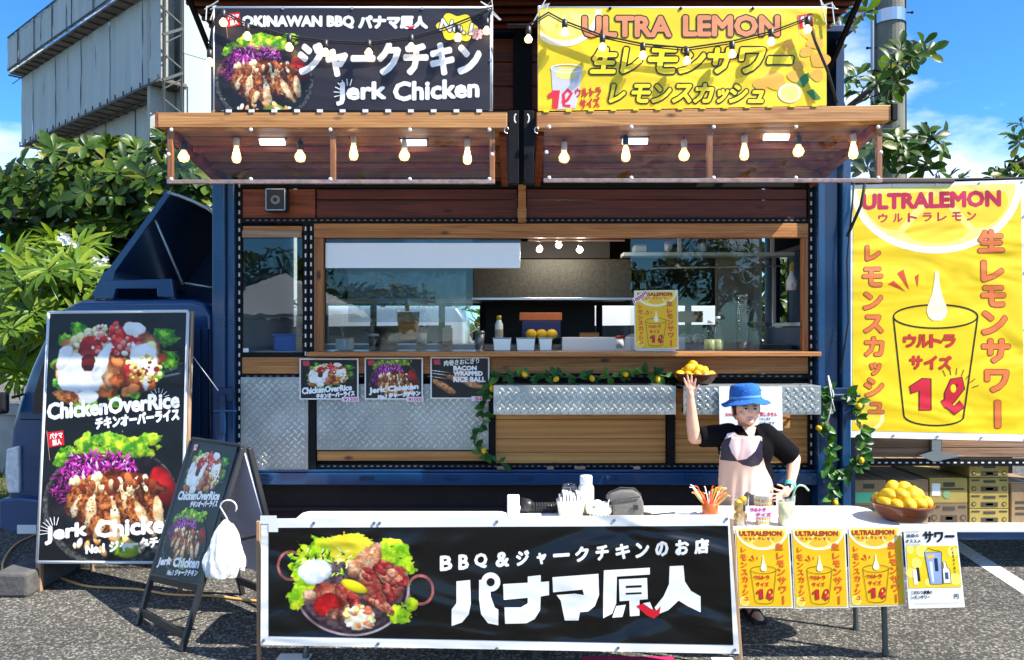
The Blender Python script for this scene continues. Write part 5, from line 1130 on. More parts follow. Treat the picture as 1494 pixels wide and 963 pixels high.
for a, b in (((71, 456), (274, 454)), ((274, 454), (264, 821)), ((264, 821), (54, 820)), ((54, 820), (71, 456))): frame_tube(B, [a, b], .012, wf, off=.004, name='frame_bar')
frame_tube(B, [(279, 454), (268, 822)], .014, wp, off=.02, name='side_pole')
for x0, x1 in ((55, 50), (262, 256)): p0 = P(x0, 822, 5.26); p1 = Vector((p0.x - .01, 5.30, 0)); obj('foot_post', MB().bar(p0 + Vector((0, .02, .1)), p1, .035, .035), wp, B.root, bev=.003)
mb = MB().tube([P(72, 470, 5.4), Vector((Xp(130, 5.7), 5.75, .0))], .015, 6)
obj('rear_stay', mb, wp, B.root)
frame_tube(B, [(279, 520), (316, 570)], .003, mat('stay_wire', (.5, .5, .5), .5), off=.03, name='stay_wire')

# ---- A-frame sign
k_ = 1.088
f1 = Vector((-2.174 * k_, 4.296 * k_, 0)); f2 = Vector((-1.762 * k_, 3.945 * k_, 0)); t1 = P(281, 643, 4.54 * k_); t2 = P(354, 654, 4.208 * k_)
A = thing('a_frame_sign', 'black folding pavement sign with chicken pictures leaning left of the tables', 'pavement sign', tuple((f1 + f2) / 2))
bk = Vector((.65, .76, 0)) * .66 * k_; g1, g2 = f1 + bk, f2 + bk
for a, b in ((f1, t1), (f2, t2)): obj('front_leg', MB().bar(a, b, .03, .035), blackp, A, bev=.006)
for a, b in ((g1, t1), (g2, t2)): obj('rear_leg', MB().bar(a, b + Vector((.03, .03, 0)), .03, .035), blackp, A, bev=.006)
lerp = lambda a, b, t: a + (b - a) * t
q_ = [t1, t2, lerp(f2, t2, .30), lerp(f1, t1, .25)]
for a, b in ((q_[0], q_[1]), (q_[3], q_[2])): obj('frame_rail', MB().bar(a, b, .03, .05), blackp, A, bev=.006)
obj('cross_bar', MB().bar(lerp(f1, t1, .07), lerp(f2, t2, .07), .02, .05), blackp, A, bev=.004); obj('cross_bar', MB().bar(lerp(g1, t1, .1), lerp(g2, t2, .1), .02, .05), blackp, A, bev=.004)
n_ = Vector((-.65, -.76, .3)).normalized()
ins = [lerp(q_[0], q_[1], .03) + n_ * .012, lerp(q_[0], q_[1], .97) + n_ * .012, lerp(q_[3], q_[2], .97) + n_ * .012, lerp(q_[3], q_[2], .03) + n_ * .012]
B = Board('sign_face', None, None, ins, ink((20, 20, 24), .4, .15), root=A, wr=.15, ref=(55, 448, 275, 822), part='panel')
chicken_design(B, .55, full=False, m=lambda x, y: (x, y))
flag(B, 72, 454, 22)
rb = [lerp(g1, t1, .22), lerp(g2, t2, .22), lerp(g2, t2, .97), lerp(g1, t1, .97)]; lav = mat('sign_back', srgb(196, 196, 214), .5)
obj('rear_panel', MB().hexa(rb, [p + Vector((.006, .008, .003)) for p in rb]), lav, A); obj('front_backing', MB().hexa([p - n_ * .014 for p in (ins[3], ins[2], ins[1], ins[0])], [p - n_ * .020 for p in (ins[3], ins[2], ins[1], ins[0])]), lav, A)
obj('stay_bar', MB().bar(lerp(f2, t2, .5) + Vector((0, .02, 0)), lerp(g2, t2, .5), .01, .015), black, A)
# bag of white paper hanging from a hook on the sign
hb = lerp(f2, t2, .66) + Vector((.05, .03, 0))
H = thing('paper_bags', 'bundle of white paper bags on a wire hanger clipped to the pavement sign', 'bags', tuple(hb))
c0 = P(333, 748, 4.42)
obj('hanger_hook', MB().tube([c0 + Vector((.05 * math.cos(t), 0, .045 * math.sin(t) + .03)) for t in [-.6 + i * .45 for i in range(9)]] + [c0 + Vector((-.01, 0, -.03)), c0 + Vector((0, 0, -.1))], .005, 6), whitem, H, smooth=True)
pm = mat('white_paper', (.80, .80, .78), .7, var=.05)
rb_ = random.Random(4)
for i, (sx, sy, wd, dz) in enumerate(((330, 762, 22, 0), (322, 770, 19, -.03), (338, 768, 17, .03))):
    top = P(sx, sy - 4, 4.42 + dz); mb = MB(); nr, ns = 14, 26; vs = []
    for k in range(nr + 1):
        f = k / nr; z = top.z - f * (.335 - .03 * i); w = (wd / F * 4.42) * (.12 + 1.0 * min(1, f * 1.35) ** .7) * (1 - .12 * max(0, f - .85) / .15); cx = top.x - .035 * f + .02 * i * f
        for j in range(ns):
            a_ = 2 * math.pi * j / ns; cr_ = 1 + .10 * math.sin(a_ * 5 + f * 4 + i) + .07 * math.sin(a_ * 9 - f * 9 + 2 * i) + rb_.uniform(-.05, .05)
            vs.append((cx + w * cr_ * math.cos(a_), top.y + w * .32 * cr_ * math.sin(a_), z + .012 * math.sin(a_ * 3 + i * 2) * f + rb_.uniform(-.004, .004)))
    mb.add(vs, [(k * ns + j, k * ns + (j + 1) % ns, (k + 1) * ns + (j + 1) % ns, (k + 1) * ns + j) for k in range(nr) for j in range(ns)] + [tuple(nr * ns + j for j in range(ns)), tuple(range(ns - 1, -1, -1))])
    obj('bag', mb, pm, H, smooth=False)

# ---- three menu boards on the serving side
def menu(label, x0, y0, x1, y1, kind):
    yb = WD - .06; q = [P(x0, y0, yb), P(x1, y0, yb), P(x1, y1, yb), P(x0, y1, yb)]
    B = Board('menu_card', label, 'menu card', q, ink((238, 236, 230), .4, .0), wr=0, thick=.006, group='menu cards on the tread plate')
    B.poly([(x0 + 2, y0 + 2), (x1 - 2, y0 + 2), (x1 - 2, y1 - 2), (x0 + 2, y1 - 2)], (22, 22, 24), -1, 'printed_field'); w = x1 - x0
    B.poly([(x0 + 4, y0 + 4), (x0 + 14, y0 + 3), (x0 + 15, y0 + 11), (x0 + 6, y0 + 11)], (200, 60, 80), 1, 'flag_emblem')
    if kind == 0:
        B.pic(rice, (x0 + 6, y0 + 2, x1 - 3, y1 - 12), 0, res=110); B.text([('ChickenOverRice', [(x0 + 4, y1 - 17), (x0 + 76, y1 - 22), (x0 + 76, y1 - 14), (x0 + 4, y1 - 8)]), ('チキンオーバーライス', [(x0 + 25, y1 - 8), (x0 + 80, y1 - 13), (x0 + 80, y1 - 6), (x0 + 25, y1 - 1)])], WHT, .0035, 2); pr_ = '¥1200'
    elif kind == 1:
        Cj, Aj = jerk; B.pic((Cj[22:130], Aj[22:130]), (x0 + 5, y0 + 3, x1 - 4, y1 - 4), 0, res=110); B.text([('Jerk Chicken', [(x0 + 7, y1 - 17), (x0 + 78, y1 - 23), (x0 + 78, y1 - 14), (x0 + 7, y1 - 7)]), ('No.1 ジャークチキン', [(x0 + 20, y1 - 7), (x0 + 81, y1 - 13), (x0 + 81, y1 - 6), (x0 + 20, y1 - 1)])], WHT, .0038, 2); pr_ = '¥1000'
    else:
        B.pic(food_skewer(), (x0 + 2, y0 + 8, x1 - 2, y1 - 2), 0); B.text([('肉巻きおにぎり', [(x0 + 20, y0 + 5), (x0 + 71, y0 + 1), (x0 + 71, y0 + 9), (x0 + 20, y0 + 13)])], WHT, .0015, 2); B.text([('BACON', (x0 + 34, y0 + 13, x0 + 67, y0 + 19)), ('WRAPPED', (x0 + 34, y0 + 21, x0 + 76, y0 + 27)), ('RICE BALL', (x0 + 34, y0 + 29, x0 + 80, y0 + 36))], WHT, .0032, 2); pr_ = '500'
    B.poly([(x1 - 24 if kind < 2 else x1 - 26, y1 - 4), (x1 + 1, y1 - 4), (x1 + 1, y1 + 3), (x1 - 24 if kind < 2 else x1 - 26, y1 + 3)], (244, 226, 234), 4, 'price_tag'); B.text([(pr_, (x1 - 21, y1 - 3, x1 - 1, y1 + 2))], (206, 50, 110), .0008, 5)
    return B
menu('menu card of chicken over rice, first of three below the window', 437, 523, 523, 583, 0); menu('menu card of sliced jerk chicken, middle one below the window', 532, 522, 617, 583, 1); menu('menu card of bacon wrapped rice balls next to the leaf garland', 628, 521, 714, 582, 2)

# ---- white notice hung on the right counter
B = Board('paper_notice', 'white paper notice with red print hung on the counter behind the woman', 'notice', [P(1049, 564, 5.33), P(1141, 564, 5.33), P(1142, 628, 5.33), P(1050, 628, 5.33)], ink((236, 240, 244), .6, .15), wr=.15, thick=.002)
B.text([('20歳', (1058, 602, 1076, 607)), ('は致しません', (1104, 601, 1134, 607))], (206, 60, 70), .0012, 1); B.text([('いたします', (1108, 609, 1124, 613)), ('ございます', (1108, 615, 1130, 619))], (90, 90, 90), .0006, 1)
# ---- lemon sign standing in the serving window
B = poster('small yellow lemon sign standing on the sill with a 1000 yen strip', [(925, 424), (989, 423), (990, 509), (926, 510)], WD - .10, WD - .10, cat='window sign')
B.ref = None; B.lay = 0
B.poly([(922, 436), (942, 423), (946, 430), (925, 444)], (244, 236, 232), 9, 'price_strip'); B.text([('1000円', [(923, 437), (942, 425), (945, 430), (926, 442)])], (190, 30, 50), .0015, 10)
obj('stand_foot', MB().box(Xp(930, WD - .1), Xp(986, WD - .1), WD - .09, WD - .03, Zp(512.5, WD - .1), Zp(510, WD - .1)), whitem, B.root)
# ================================================================ TABLES
tw = mat('table_white', (.80, .80, .79), .45, var=.04, vscale=3); leg = mat('table_leg', srgb(96, 104, 100), .4, .5)
def table(label, x0, x1, y0, y1, z, legs, rad=.06):
    t = thing('folding_table', label, 'table', ((x0 + x1) / 2, (y0 + y1) / 2, 0), group='white folding tables')
    def rr(x0, x1, y0, y1, r, n=6):
        o = []
        for cx, cy, a in ((x1 - r, y1 - r, 0), (x0 + r, y1 - r, 90), (x0 + r, y0 + r, 180), (x1 - r, y0 + r, 270)):
            for i in range(n + 1): b = R(a + 90 * i / n); o.append((cx + r * math.cos(b), cy + r * math.sin(b)))
        return o
    pts = rr(x0, x1, y0, y1, rad); n = len(pts)
    obj('tabletop', MB().add([(x, y, z - .035) for x, y in pts] + [(x, y, z) for x, y in pts], [tuple(range(n - 1, -1, -1)), tuple(range(n, 2 * n))] + [(i, (i + 1) % n, (i + 1) % n + n, i + n) for i in range(n)]), tw, t, bev=.008)
    for lx, ly in legs:
        obj('leg', MB().tube([(lx, ly, z - .036), (lx + (.02 if lx > (x0 + x1) / 2 else -.02), ly, .02)], .016, 10).tube([(lx + (.02 if lx > (x0 + x1) / 2 else -.02), ly, .03), (lx + (.02 if lx > (x0 + x1) / 2 else -.02), ly, 0)], .02, 10), leg, t, smooth=False)
    obj('leg_brace', MB().tube([(x0 + .2, (y0 + y1) / 2, z - .05), (x1 - .2, (y0 + y1) / 2, z - .05)], .012, 8), leg, t); return t
TZ = .755
TY0, TY1 = 4.13, 4.68
tA = table('left white folding table with rounded corners behind the black banner', -1.30, -.03, 4.14, 4.62, TZ - .02, ((-1.15, 4.2), (-1.15, 4.55), (-.2, 4.2), (-.2, 4.55)))
tB = table('right white folding table carrying the drinks and the wooden bowl of lemons', -.02, 2.22, TY0, TY1, TZ, ((.15, 4.2), (.15, 4.6), (2.30 - .2 + .25, 4.245) if False else (2.12, 4.24), (2.12, 4.60)), .10)
# ---- things on the tables
def on(px, D): return Xp(px, D)
def lathe_at(name, prof, x, y, z, m, n=20, parent=None, smooth=True, **k): return obj(name, MB().lathe(prof, (x, y, z), n), m, parent, smooth=smooth, **k)
cream = mat('cream_plastic', srgb(250, 244, 222), .4); wh = white
# payment box
t = tag(bx('cash_box', on(740, 4.34), on(758, 4.34), 4.34, 4.41, TZ, TZ + .13, white, bev=.006), 'small white box standing at the seam of the two tables', 'box')
# torch
t = thing('torch_grip', 'black ribbed handle lying beside the small white box', 'grip', (on(790, 4.5), 4.5, TZ))
obj('grip', MB().tube([(on(776, 4.5), 4.5, TZ + .03), (on(815, 4.5), 4.5, TZ + .03)], .028, 12), blackp, t, smooth=True)
mb = MB(); 
for i in range(9): x = on(778 + i * 4, 4.5); mb.tube([(x, 4.5, TZ + .03), (x + .008, 4.5, TZ + .03)], .033, 12)
obj('rib_rings', mb, rubber, t, kind='stuff'); obj('head', MB().tube([(on(760, 4.5), 4.5, TZ + .045), (on(772, 4.5), 4.5, TZ + .04), (on(777, 4.5), 4.5, TZ + .03)], [.045, .04, .028], 14), blackp, t, smooth=True)
t = thing('pen', 'black pen lying on the table in front of the ribbed handle', 'pen', (on(790, 4.25), 4.25, TZ)); obj('pen_body', MB().tube([(on(783, 4.25), 4.25, TZ + .006), (on(798, 4.22), 4.20, TZ + .006)], .005, 6), blackp, t); obj('pen_tip', MB().tube([(on(798, 4.22), 4.20, TZ + .006), (on(801, 4.22), 4.19, TZ + .006)], [.004, .001], 6), steel, t)
# holder full of white cutlery bags with the jar
t = thing('paper_basket', 'white basket packed with folded white paper left of the cream bottle', 'basket', (on(832, 4.38), 4.38, TZ))
obj('basket', MB().lathe([(.07, 0), (.085, .1), (.088, .105)], (on(833, 4.38), 4.38, TZ), 20), cream, t, smooth=True)
for i in range(7): x = on(818 + i * 5, 4.38); bx('folded_paper', x - .008, x + .006, 4.33, 4.44, TZ + .05, TZ + .12 + rnd.uniform(0, .03), pm, t, bev=0)
t = thing('glass_jar', 'clear glass jar with wire clip behind the white basket', 'jar', (on(831, 4.56), 4.56, TZ))
lathe_at('jar_body', [(.05, 0), (.055, .01), (.055, .11), (.045, .125)], on(831, 4.56), 4.56, TZ, glass_c, parent=t); lathe_at('lid', [(.05, .126), (.052, .135), (.04, .16), (.0, .165)], on(831, 4.56), 4.56, TZ, glassy('jar_lid', (.7, .75, .75), .2, .1), parent=t)
obj('wire_clip', MB().tube([(on(820, 4.5), 4.51, TZ + .12), (on(822, 4.5), 4.50, TZ + .15), (on(841, 4.5), 4.50, TZ + .15), (on(843, 4.5), 4.51, TZ + .12)], .004, 6), steel, t)
t = thing('bottle', 'tall cream bottle with a white screw cap on the table', 'bottle', (on(855, 4.48), 4.48, TZ))
lathe_at('bottle_body', [(.04, 0), (.048, .01), (.048, .15), (.044, .165), (.036, .175)], on(855, 4.48), 4.48, TZ, cream, parent=t); lathe_at('cap', [(.036, .176), (.038, .18), (.038, .222), (.034, .228)], on(855, 4.48), 4.48, TZ, white, parent=t)
t = thing('punched_basket', 'low cream basket with round holes in front of the cream bottle', 'basket', (on(873, 4.38), 4.38, TZ))
lathe_at('basket_body', [(.068, 0), (.074, .03), (.078, .06), (.074, .064)], on(873, 4.38), 4.38, TZ, cream, parent=t, n=24)
mb = MB()
for i in range(9): 
    a = R(-165 + i * 18.7); x, y = on(873, 4.38) + .0745 * math.cos(a), 4.38 + .0745 * math.sin(a); mb.ball((x, y, TZ + .024), (.008, .008, .008), 8, 6)
obj('hole', mb, mat('hole_brown', srgb(90, 66, 40), .8), t, kind='stuff')
for i in range(8): a = i * .785; obj('napkin', MB().ball((on(873, 4.38) + .04 * math.cos(a), 4.38 + .04 * math.sin(a), TZ + .075), (.03, .03, .02), 8, 6), pm, t, smooth=True) if i % 2 == 0 else None
# waist bag
t = thing('waist_bag', 'grey zipped waist bag with its strap trailing on the table', 'bag', (on(908, 4.4), 4.4, TZ))
gb = mat('bag_cloth', srgb(108, 104, 98), .8, var=.15, vscale=60, bump=.3, bscale=300); gd = mat('bag_trim', srgb(48, 48, 46), .7)
b0 = [(on(x, 4.4), Zp(y, 4.4)) for x, y in ((893, 752), (934, 749), (938, 742), (936, 727), (931, 722), (896, 726), (892, 732))]
obj('bag_body', MB().prism(b0, 4.34, 4.43), gb, t, bev=.012, seg=3, smooth=True)
obj('bag_flap', MB().prism([(on(x, 4.4), Zp(y, 4.4)) for x, y in ((884, 726), (890, 719), (905, 714), (922, 714), (932, 719), (936, 726), (893, 732))], 4.35, 4.45), gb, t, bev=.012, seg=3, smooth=True)
obj('zip', MB().tube([P(893, 731, 4.333), P(915, 728, 4.333), P(934, 725, 4.333)], .004, 6), gd, t); obj('label_patch', MB().box(on(924, 4.33), on(931, 4.33), 4.328, 4.334, Zp(744, 4.33), Zp(737, 4.33)), mat('dark_patch', (.02, .02, .02), .6), t)
obj('zip_pull', MB().tube([P(889, 729, 4.33), P(886, 737, 4.33)], .004, 6), whitem, t); obj('handle', MB().tube([P(884, 728, 4.4), P(892, 718, 4.4), P(905, 712, 4.4), P(925, 713, 4.4), P(935, 722, 4.4)], .007, 6), gd, t, smooth=True)
obj('strap', MB().add([(on(936, 4.42), 4.40, TZ + .004), (on(984, 4.5), 4.47, TZ + .004), (on(984, 4.5), 4.49, TZ + .004), (on(936, 4.42), 4.43, TZ + .004)], [(0, 1, 2, 3)]).tube([(on(936, 4.42), 4.41, TZ + .02), (on(950, 4.42), 4.44, TZ + .006)], .008, 6), gd, t)
# straw cup
sx, sy = on(1036, 4.42), 4.42
t = thing('straw_cup', 'terracotta coloured cup filled with coloured straws', 'cup', (sx, sy, TZ)); terr = mat('terracotta', srgb(196, 98, 40), .35)
lathe_at('cup', [(.044, 0), (.046, .004), (.048, .078), (.044, .08), (.043, .02)], sx, sy, TZ, terr, parent=t)
scol = [(250, 196, 60), (250, 150, 40), (252, 220, 110), (240, 90, 60), (180, 110, 210), (150, 220, 120), (250, 240, 230), (250, 130, 150), (90, 180, 200)]
for i in range(34):
    a = rnd.uniform(0, 6.28); r0_ = rnd.uniform(0, .03); sp = rnd.uniform(.02, .10); p = Vector((sx + r0_ * math.cos(a), sy + r0_ * math.sin(a), TZ + .05)); q = p + Vector((sp * math.cos(a), sp * math.sin(a) * .6, .04 + rnd.uniform(.035, .085)))
    obj('straw', MB().tube([p, q, q + Vector((math.cos(a) * .02, 0, rnd.uniform(-.01, .01)))], .0035, 5), mat('straw_%d' % (i % 9), srgb(*scol[[0, 1, 2, 0, 1, 3, 4, 5, 6][i % 9] if i % 3 else i % 9]), .4), t)
# cups with lemons and drink
cg = glassy('cup_plastic', (1, 1, 1), .0, .04, tr=.985)
def cup_of(name, label, px, D, h, r0_, r1_): 
    x = on(px, D); t = thing(name, label, 'cup', (x, D, TZ)); lathe_at('cup_wall', [(r0_ * .96, .002), (r0_, 0), (r1_, h), (r1_ * 1.05, h + .002), (r1_ * .96, h - .001), (r0_ * .93, .006)], x, D, TZ, cg, parent=t, n=24); return t, x
t, x = cup_of('lemon_cup', 'clear plastic cup of small yellow balls on the table', 1080, 4.2, .175, .038, .05)
for i, (dx, dz, r) in enumerate(((-.012, .125, .021), (.016, .14, .023), (-.02, .10, .020), (.008, .085, .020), (-.018, .055, .020), (.014, .025, .021), (.02, .055, .018), (-.014, .022, .017))):
    obj('yellow_ball', MB().ball((x + dx, 4.2 + (i % 2) * .012 - .01, TZ + dz), r * 1.12, 14, 10), yellow, t, smooth=True)
obj('printed_label', MB().box(x + .002, x + .016, 4.2 - .0455, 4.2 - .0445, TZ + .09, TZ + .125), mat('label_ink', (.05, .05, .03), .5), t)
x = on(1113, 4.22); t = thing('patterned_cup', 'white cup with a gold triangle pattern between the two clear cups', 'cup', (x, 4.22, TZ)); lathe_at('cup_wall', [(.035, 0), (.037, .002), (.05, .17), (.052, .172), (.047, .17), (.034, .01)], x, 4.22, TZ, cream, parent=t, n=24)
gold = mat('gold_print', srgb(226, 168, 60), .4); 
def ring(a, z0, z1, r0_, r1_): return None
mb = MB()
for z0 in (.01, .035, .085, .11, .135):
    for i in range(18):
        a0, a1 = R(i * 20), R(i * 20 + 18); am = (a0 + a1) / 2; rr_ = lambda z: .0375 + (.0505 - .0375) * z / .17 + .0006; p = lambda a, z: (x + rr_(z) * math.cos(a), 4.22 + rr_(z) * math.sin(a), TZ + z)
        mb.add([p(a0, z0), p(a1, z0), p(am, z0 + .02)], [(0, 1, 2)])
obj('triangle_print', mb, gold, t, kind='stuff', fix=False)
Bc = Board('size_card', 'small white card with pink lettering leaning on the patterned cup', 'card', [P(1093, 739, 4.15), P(1129, 739, 4.15), P(1128, 755, 4.15), P(1093, 755, 4.15)], ink((246, 238, 244), .5, 0), wr=0, thick=.002)
Bc.text([('ウルトラ', (1095, 741, 1117, 746)), ('サイズ', (1103, 748, 1125, 753))], (214, 50, 130), .0018, 1); Bc.line([(1094, 754), (1128, 754), (1128, 747)], .002, (180, 130, 220), 1)
t, x = cup_of('lemonade_cup', 'clear cup of cloudy lemonade with a bent green straw', 1146, 4.2, .175, .042, .054)
lathe_at('lemonade', [(.0385, .008), (.049, .135), (.0, .138)], x, 4.2, TZ, mat('lemonade', srgb(252, 250, 190), .15, var=.08, vscale=30, coat=.4), parent=t); obj('lemon_slice', MB().ball((x + .012, 4.2 - .026, TZ + .085), (.024, .017, .026), 14, 10), yellow, t, smooth=True)
for i in range(6): obj('ice_cube', MB().box(x - .03 + i * .009, x - .014 + i * .009, 4.18 + (i % 3) * .012, 4.196 + (i % 3) * .012, TZ + .128 + (i % 2) * .004, TZ + .146 + (i % 2) * .004), mat('ice', (.85, .9, .9), .1, trans=.6), t, bev=.003)
obj('straw', MB().tube([(x + .0, 4.2, TZ + .02), (x + .035, 4.19, TZ + .15), (x + .045, 4.185, TZ + .20), (x + .055, 4.18, TZ + .222), (x + .075, 4.18, TZ + .232), (x + .10, 4.18, TZ + .226), (x + .125, 4.18, TZ + .20)], .0055, 8), mat('green_straw', srgb(180, 232, 190), .35), t, smooth=True)
# bowls of lemons
def lemon_mb(c, r, el=1.22, ang=0., tilt=0.):
    mb = MB(); prof = []
    for i in range(13):
        t_ = i / 12; a = math.pi * t_; rr_ = math.sin(a) ** .9 * r if 0 < i < 12 else .0; zz = -math.cos(a) * r * el
        if i in (0, 12): zz *= 1.10; rr_ = r * .08
        if i in (1, 11): rr_ *= .82
        prof.append((rr_, zz))
    m2 = MB().lathe(prof, (0, 0, 0), 14); M = Matrix.Translation(c) @ Matrix.Rotation(ang, 4, 'Z') @ Matrix.Rotation(tilt, 4, 'Y'); mb.add([M @ Vector(v) for v in m2.v], m2.f); return mb
def bowl(label, x, y, z, r, h, lem, seed, m=brownb):
    t = thing('wooden_bowl', label, 'bowl', (x, y, z)); p = []
    for i in range(8): f = i / 7; p.append((r * (.52 + .48 * f ** .7), h * f ** 1.25))
    p = [(r * .5, 0)] + p + [(r * .97, h), (r * .9, h * .7), (r * .5, h * .25), (0.001, h * .2)]
    obj('bowl', MB().lathe(p, (x, y, z), 36), m, t, smooth=True)
    rr0 = random.Random(seed)
    for i, (dx, dy, dz, s) in enumerate(lem):
        L_ = tag(obj('lemon', lemon_mb(Vector((0, 0, 0)), .034 * s * rr0.uniform(.93, 1.07), rr0.uniform(1.1, 1.35), 0, 0), yellow, smooth=True), None, 'lemon', group='lemons in ' + label.split(' holding')[0]); L_.location = (x + dx, y + dy, z + dz); L_.rotation_euler = (rr0.uniform(-.5, .5), R(60) + rr0.uniform(-.6, .6), rr0.uniform(0, 3)); yield L_
bm = wood('bowl_brown', srgb(150, 82, 44), srgb(98, 48, 24), 'x', rough=.3, knots=False)
bm2 = wood('bowl_dark', srgb(110, 50, 28), srgb(66, 26, 14), 'x', rough=.3, knots=False)
bxx = on(1317, 4.33); zs = TZ
LE = [(-.125, -.03, .105, 1.1), (-.075, -.07, .10, 1.05), (-.01, -.09, .105, 1.1), (.055, -.08, .108, 1.15), (.115, -.04, .105, 1.05), (.13, .02, .10, 1.), (-.09, -.01, .145, 1.1), (-.03, -.045, .150, 1.15), (.04, -.03, .152, 1.25), (.09, .0, .142, 1.1), (-.045, .03, .185, 1.1), (.02, .02, .182, 1.12), (-.11, .05, .115, 1.), (.0, .08, .13, 1.1), (.08, .07, .13, 1.)]
for i, l_ in enumerate(bowl('brown wooden bowl holding the larger heap of lemons on the right table', bxx, 4.33, TZ, .172, .105, LE, 5, bm)):
    l_['label'] = ['far left lemon of the bottom row', 'second lemon from the left in the bottom row', 'third lemon from the left in the bottom row', 'fourth lemon from the left in the bottom row', 'fifth lemon from the left in the bottom row', 'far right lemon at the rim', 'left lemon of the second layer', 'middle left lemon of the second layer', 'large middle lemon of the second layer', 'right lemon of the second layer', 'topmost left lemon of the heap', 'topmost right lemon of the heap', 'hidden left lemon at the back', 'hidden middle lemon at the back', 'hidden right lemon at the back'][i] + ' in the bowl on the white table'
bz = Zp(563, WD - .30) + .001; LE2 = [(-.115, -.02, .075, .98), (-.06, -.06, .072, .85), (.0, -.07, .078, .95), (.065, -.05, .078, 1.05), (.115, .0, .072, .9), (-.045, -.01, .118, 1.1), (.03, -.01, .112, 1.08), (-.005, .03, .14, 1.), (.075, .02, .1, 1.0), (-.07, .05, .09, 1.)]
for i, l_ in enumerate(bowl('dark wooden bowl holding a small heap of lemons on the tread plate counter', Xp(1014, WD - .18), WD - .18, bz, .165, .085, LE2, 9, bm2)):
    l_['label'] = ['far left lemon', 'second lemon from the left along the rim', 'third lemon from the left along the rim', 'large lemon right of the middle along the rim', 'far right lemon', 'upper left lemon', 'upper right lemon', 'topmost lemon', 'right lemon at the back', 'left lemon at the back'][i] + ' in the bowl above the waving hand'

# ================================================================ GARLANDS
gl = [leafmat('garland_leaf_a', srgb(52, 104, 34), .2), leafmat('garland_leaf_b', srgb(36, 78, 26), .2), leafmat('garland_leaf_c', srgb(98, 140, 48), .2)]
def gleaf(parent, p, d, up, s, m):
    d = d.normalized(); z = (up - d * up.dot(d)).normalized(); y = z.cross(d); vs = []; fs = []
    for x, w in ((0, .02), (.2, .2), (.5, .28), (.8, .17), (1, .01)):
        zz = -.15 * x * x; vs += [p + (d * x + y * -w + z * (zz + w * .3)) * s, p + (d * x + z * zz) * s, p + (d * x + y * w + z * (zz + w * .3)) * s]
    for i in range(4): a = i * 3; fs += [(a, a + 1, a + 4, a + 3), (a + 1, a + 2, a + 5, a + 4)]
    return obj('leaf', MB().add(vs, fs), m, parent, smooth=True, fix=False)
def garland(label, pts, n, lemons, seed, s=.075):
    rr = random.Random(seed); t = thing('lemon_garland', label, 'garland', tuple(pts[0])); obj('vine', MB().tube(pts, .0045, 6), mat('vine', srgb(70, 90, 40), .7), t, smooth=True)
    L_ = [0]
    for a, b in zip(pts, pts[1:]): L_.append(L_[-1] + (b - a).length)
    def at(f):
        d = f * L_[-1]
        for i in range(len(pts) - 1):
            if d <= L_[i + 1] + 1e-6: return pts[i].lerp(pts[i + 1], (d - L_[i]) / max(1e-6, L_[i + 1] - L_[i])), (pts[i + 1] - pts[i]).normalized()
        return pts[-1], (pts[-1] - pts[-2]).normalized()
    for i in range(n):
        p, d = at((i + .5) / n + rr.uniform(-.01, .01)); side = Vector((rr.uniform(-1, 1), rr.uniform(-.8, .2), rr.uniform(-.8, 1))); gleaf(t, p, d * rr.uniform(-.6, .6) + side * .9, Vector((rr.uniform(-.4, .4), -1, .5)), s * rr.uniform(.7, 1.2), gl[rr.choice([0, 0, 1, 1, 2])])
    for q in lemons: obj('lemon', lemon_mb(q + Vector((0, -.03, 0)), .020, 1.25, rr.uniform(0, 3), rr.uniform(0, 1.5)), yellow, t, smooth=True)
    return t
y_ = WD - .17
g1_ = [P(716, 552, WD - .05), P(735, 547, y_), P(765, 549, y_), P(800, 550, y_), P(840, 551, y_), P(880, 550, y_), P(915, 549, y_), P(945, 543, y_), P(975, 550, y_)]
garland('leafy lemon garland lying along the top of the left folding counter', g1_, 52, [P(765, 546, y_), P(811, 553, y_), P(863, 552, y_), P(912, 546, y_), P(958, 553, y_), P(718, 566, y_)], 4, .085)
y_ = WD - .10
garland('leafy garland hanging down the post beside the third menu card', [P(714, 553, y_), P(711, 575, y_), P(704, 600, y_), P(706, 615, y_), P(696, 632, y_), P(692, 648, y_), P(702, 662, y_), P(720, 670, y_), P(735, 678, y_)], 30, [P(706, 657, y_)], 6, .08)
y_ = 5.45
garland('lemon garland trailing down the right blue pillar to the table', [P(1212, 562, y_), P(1200, 580, y_), P(1206, 600, y_), P(1202, 630, y_), P(1212, 655, y_), P(1206, 680, y_), P(1214, 705, y_), P(1216, 735, y_)], 60, [P(1192, 624, y_), P(1216, 732, y_)], 7, .09)
garland('lemon garland hanging in a loop over the corner of the big yellow banner', [P(1236, 575, y_), P(1252, 588, y_), P(1250, 610, y_), P(1262, 635, y_), P(1256, 660, y_), P(1262, 672, y_), P(1246, 680, y_), P(1230, 700, y_)], 50, [P(1251, 592, y_), P(1252, 618, y_), P(1254, 671, y_)], 8, .085)

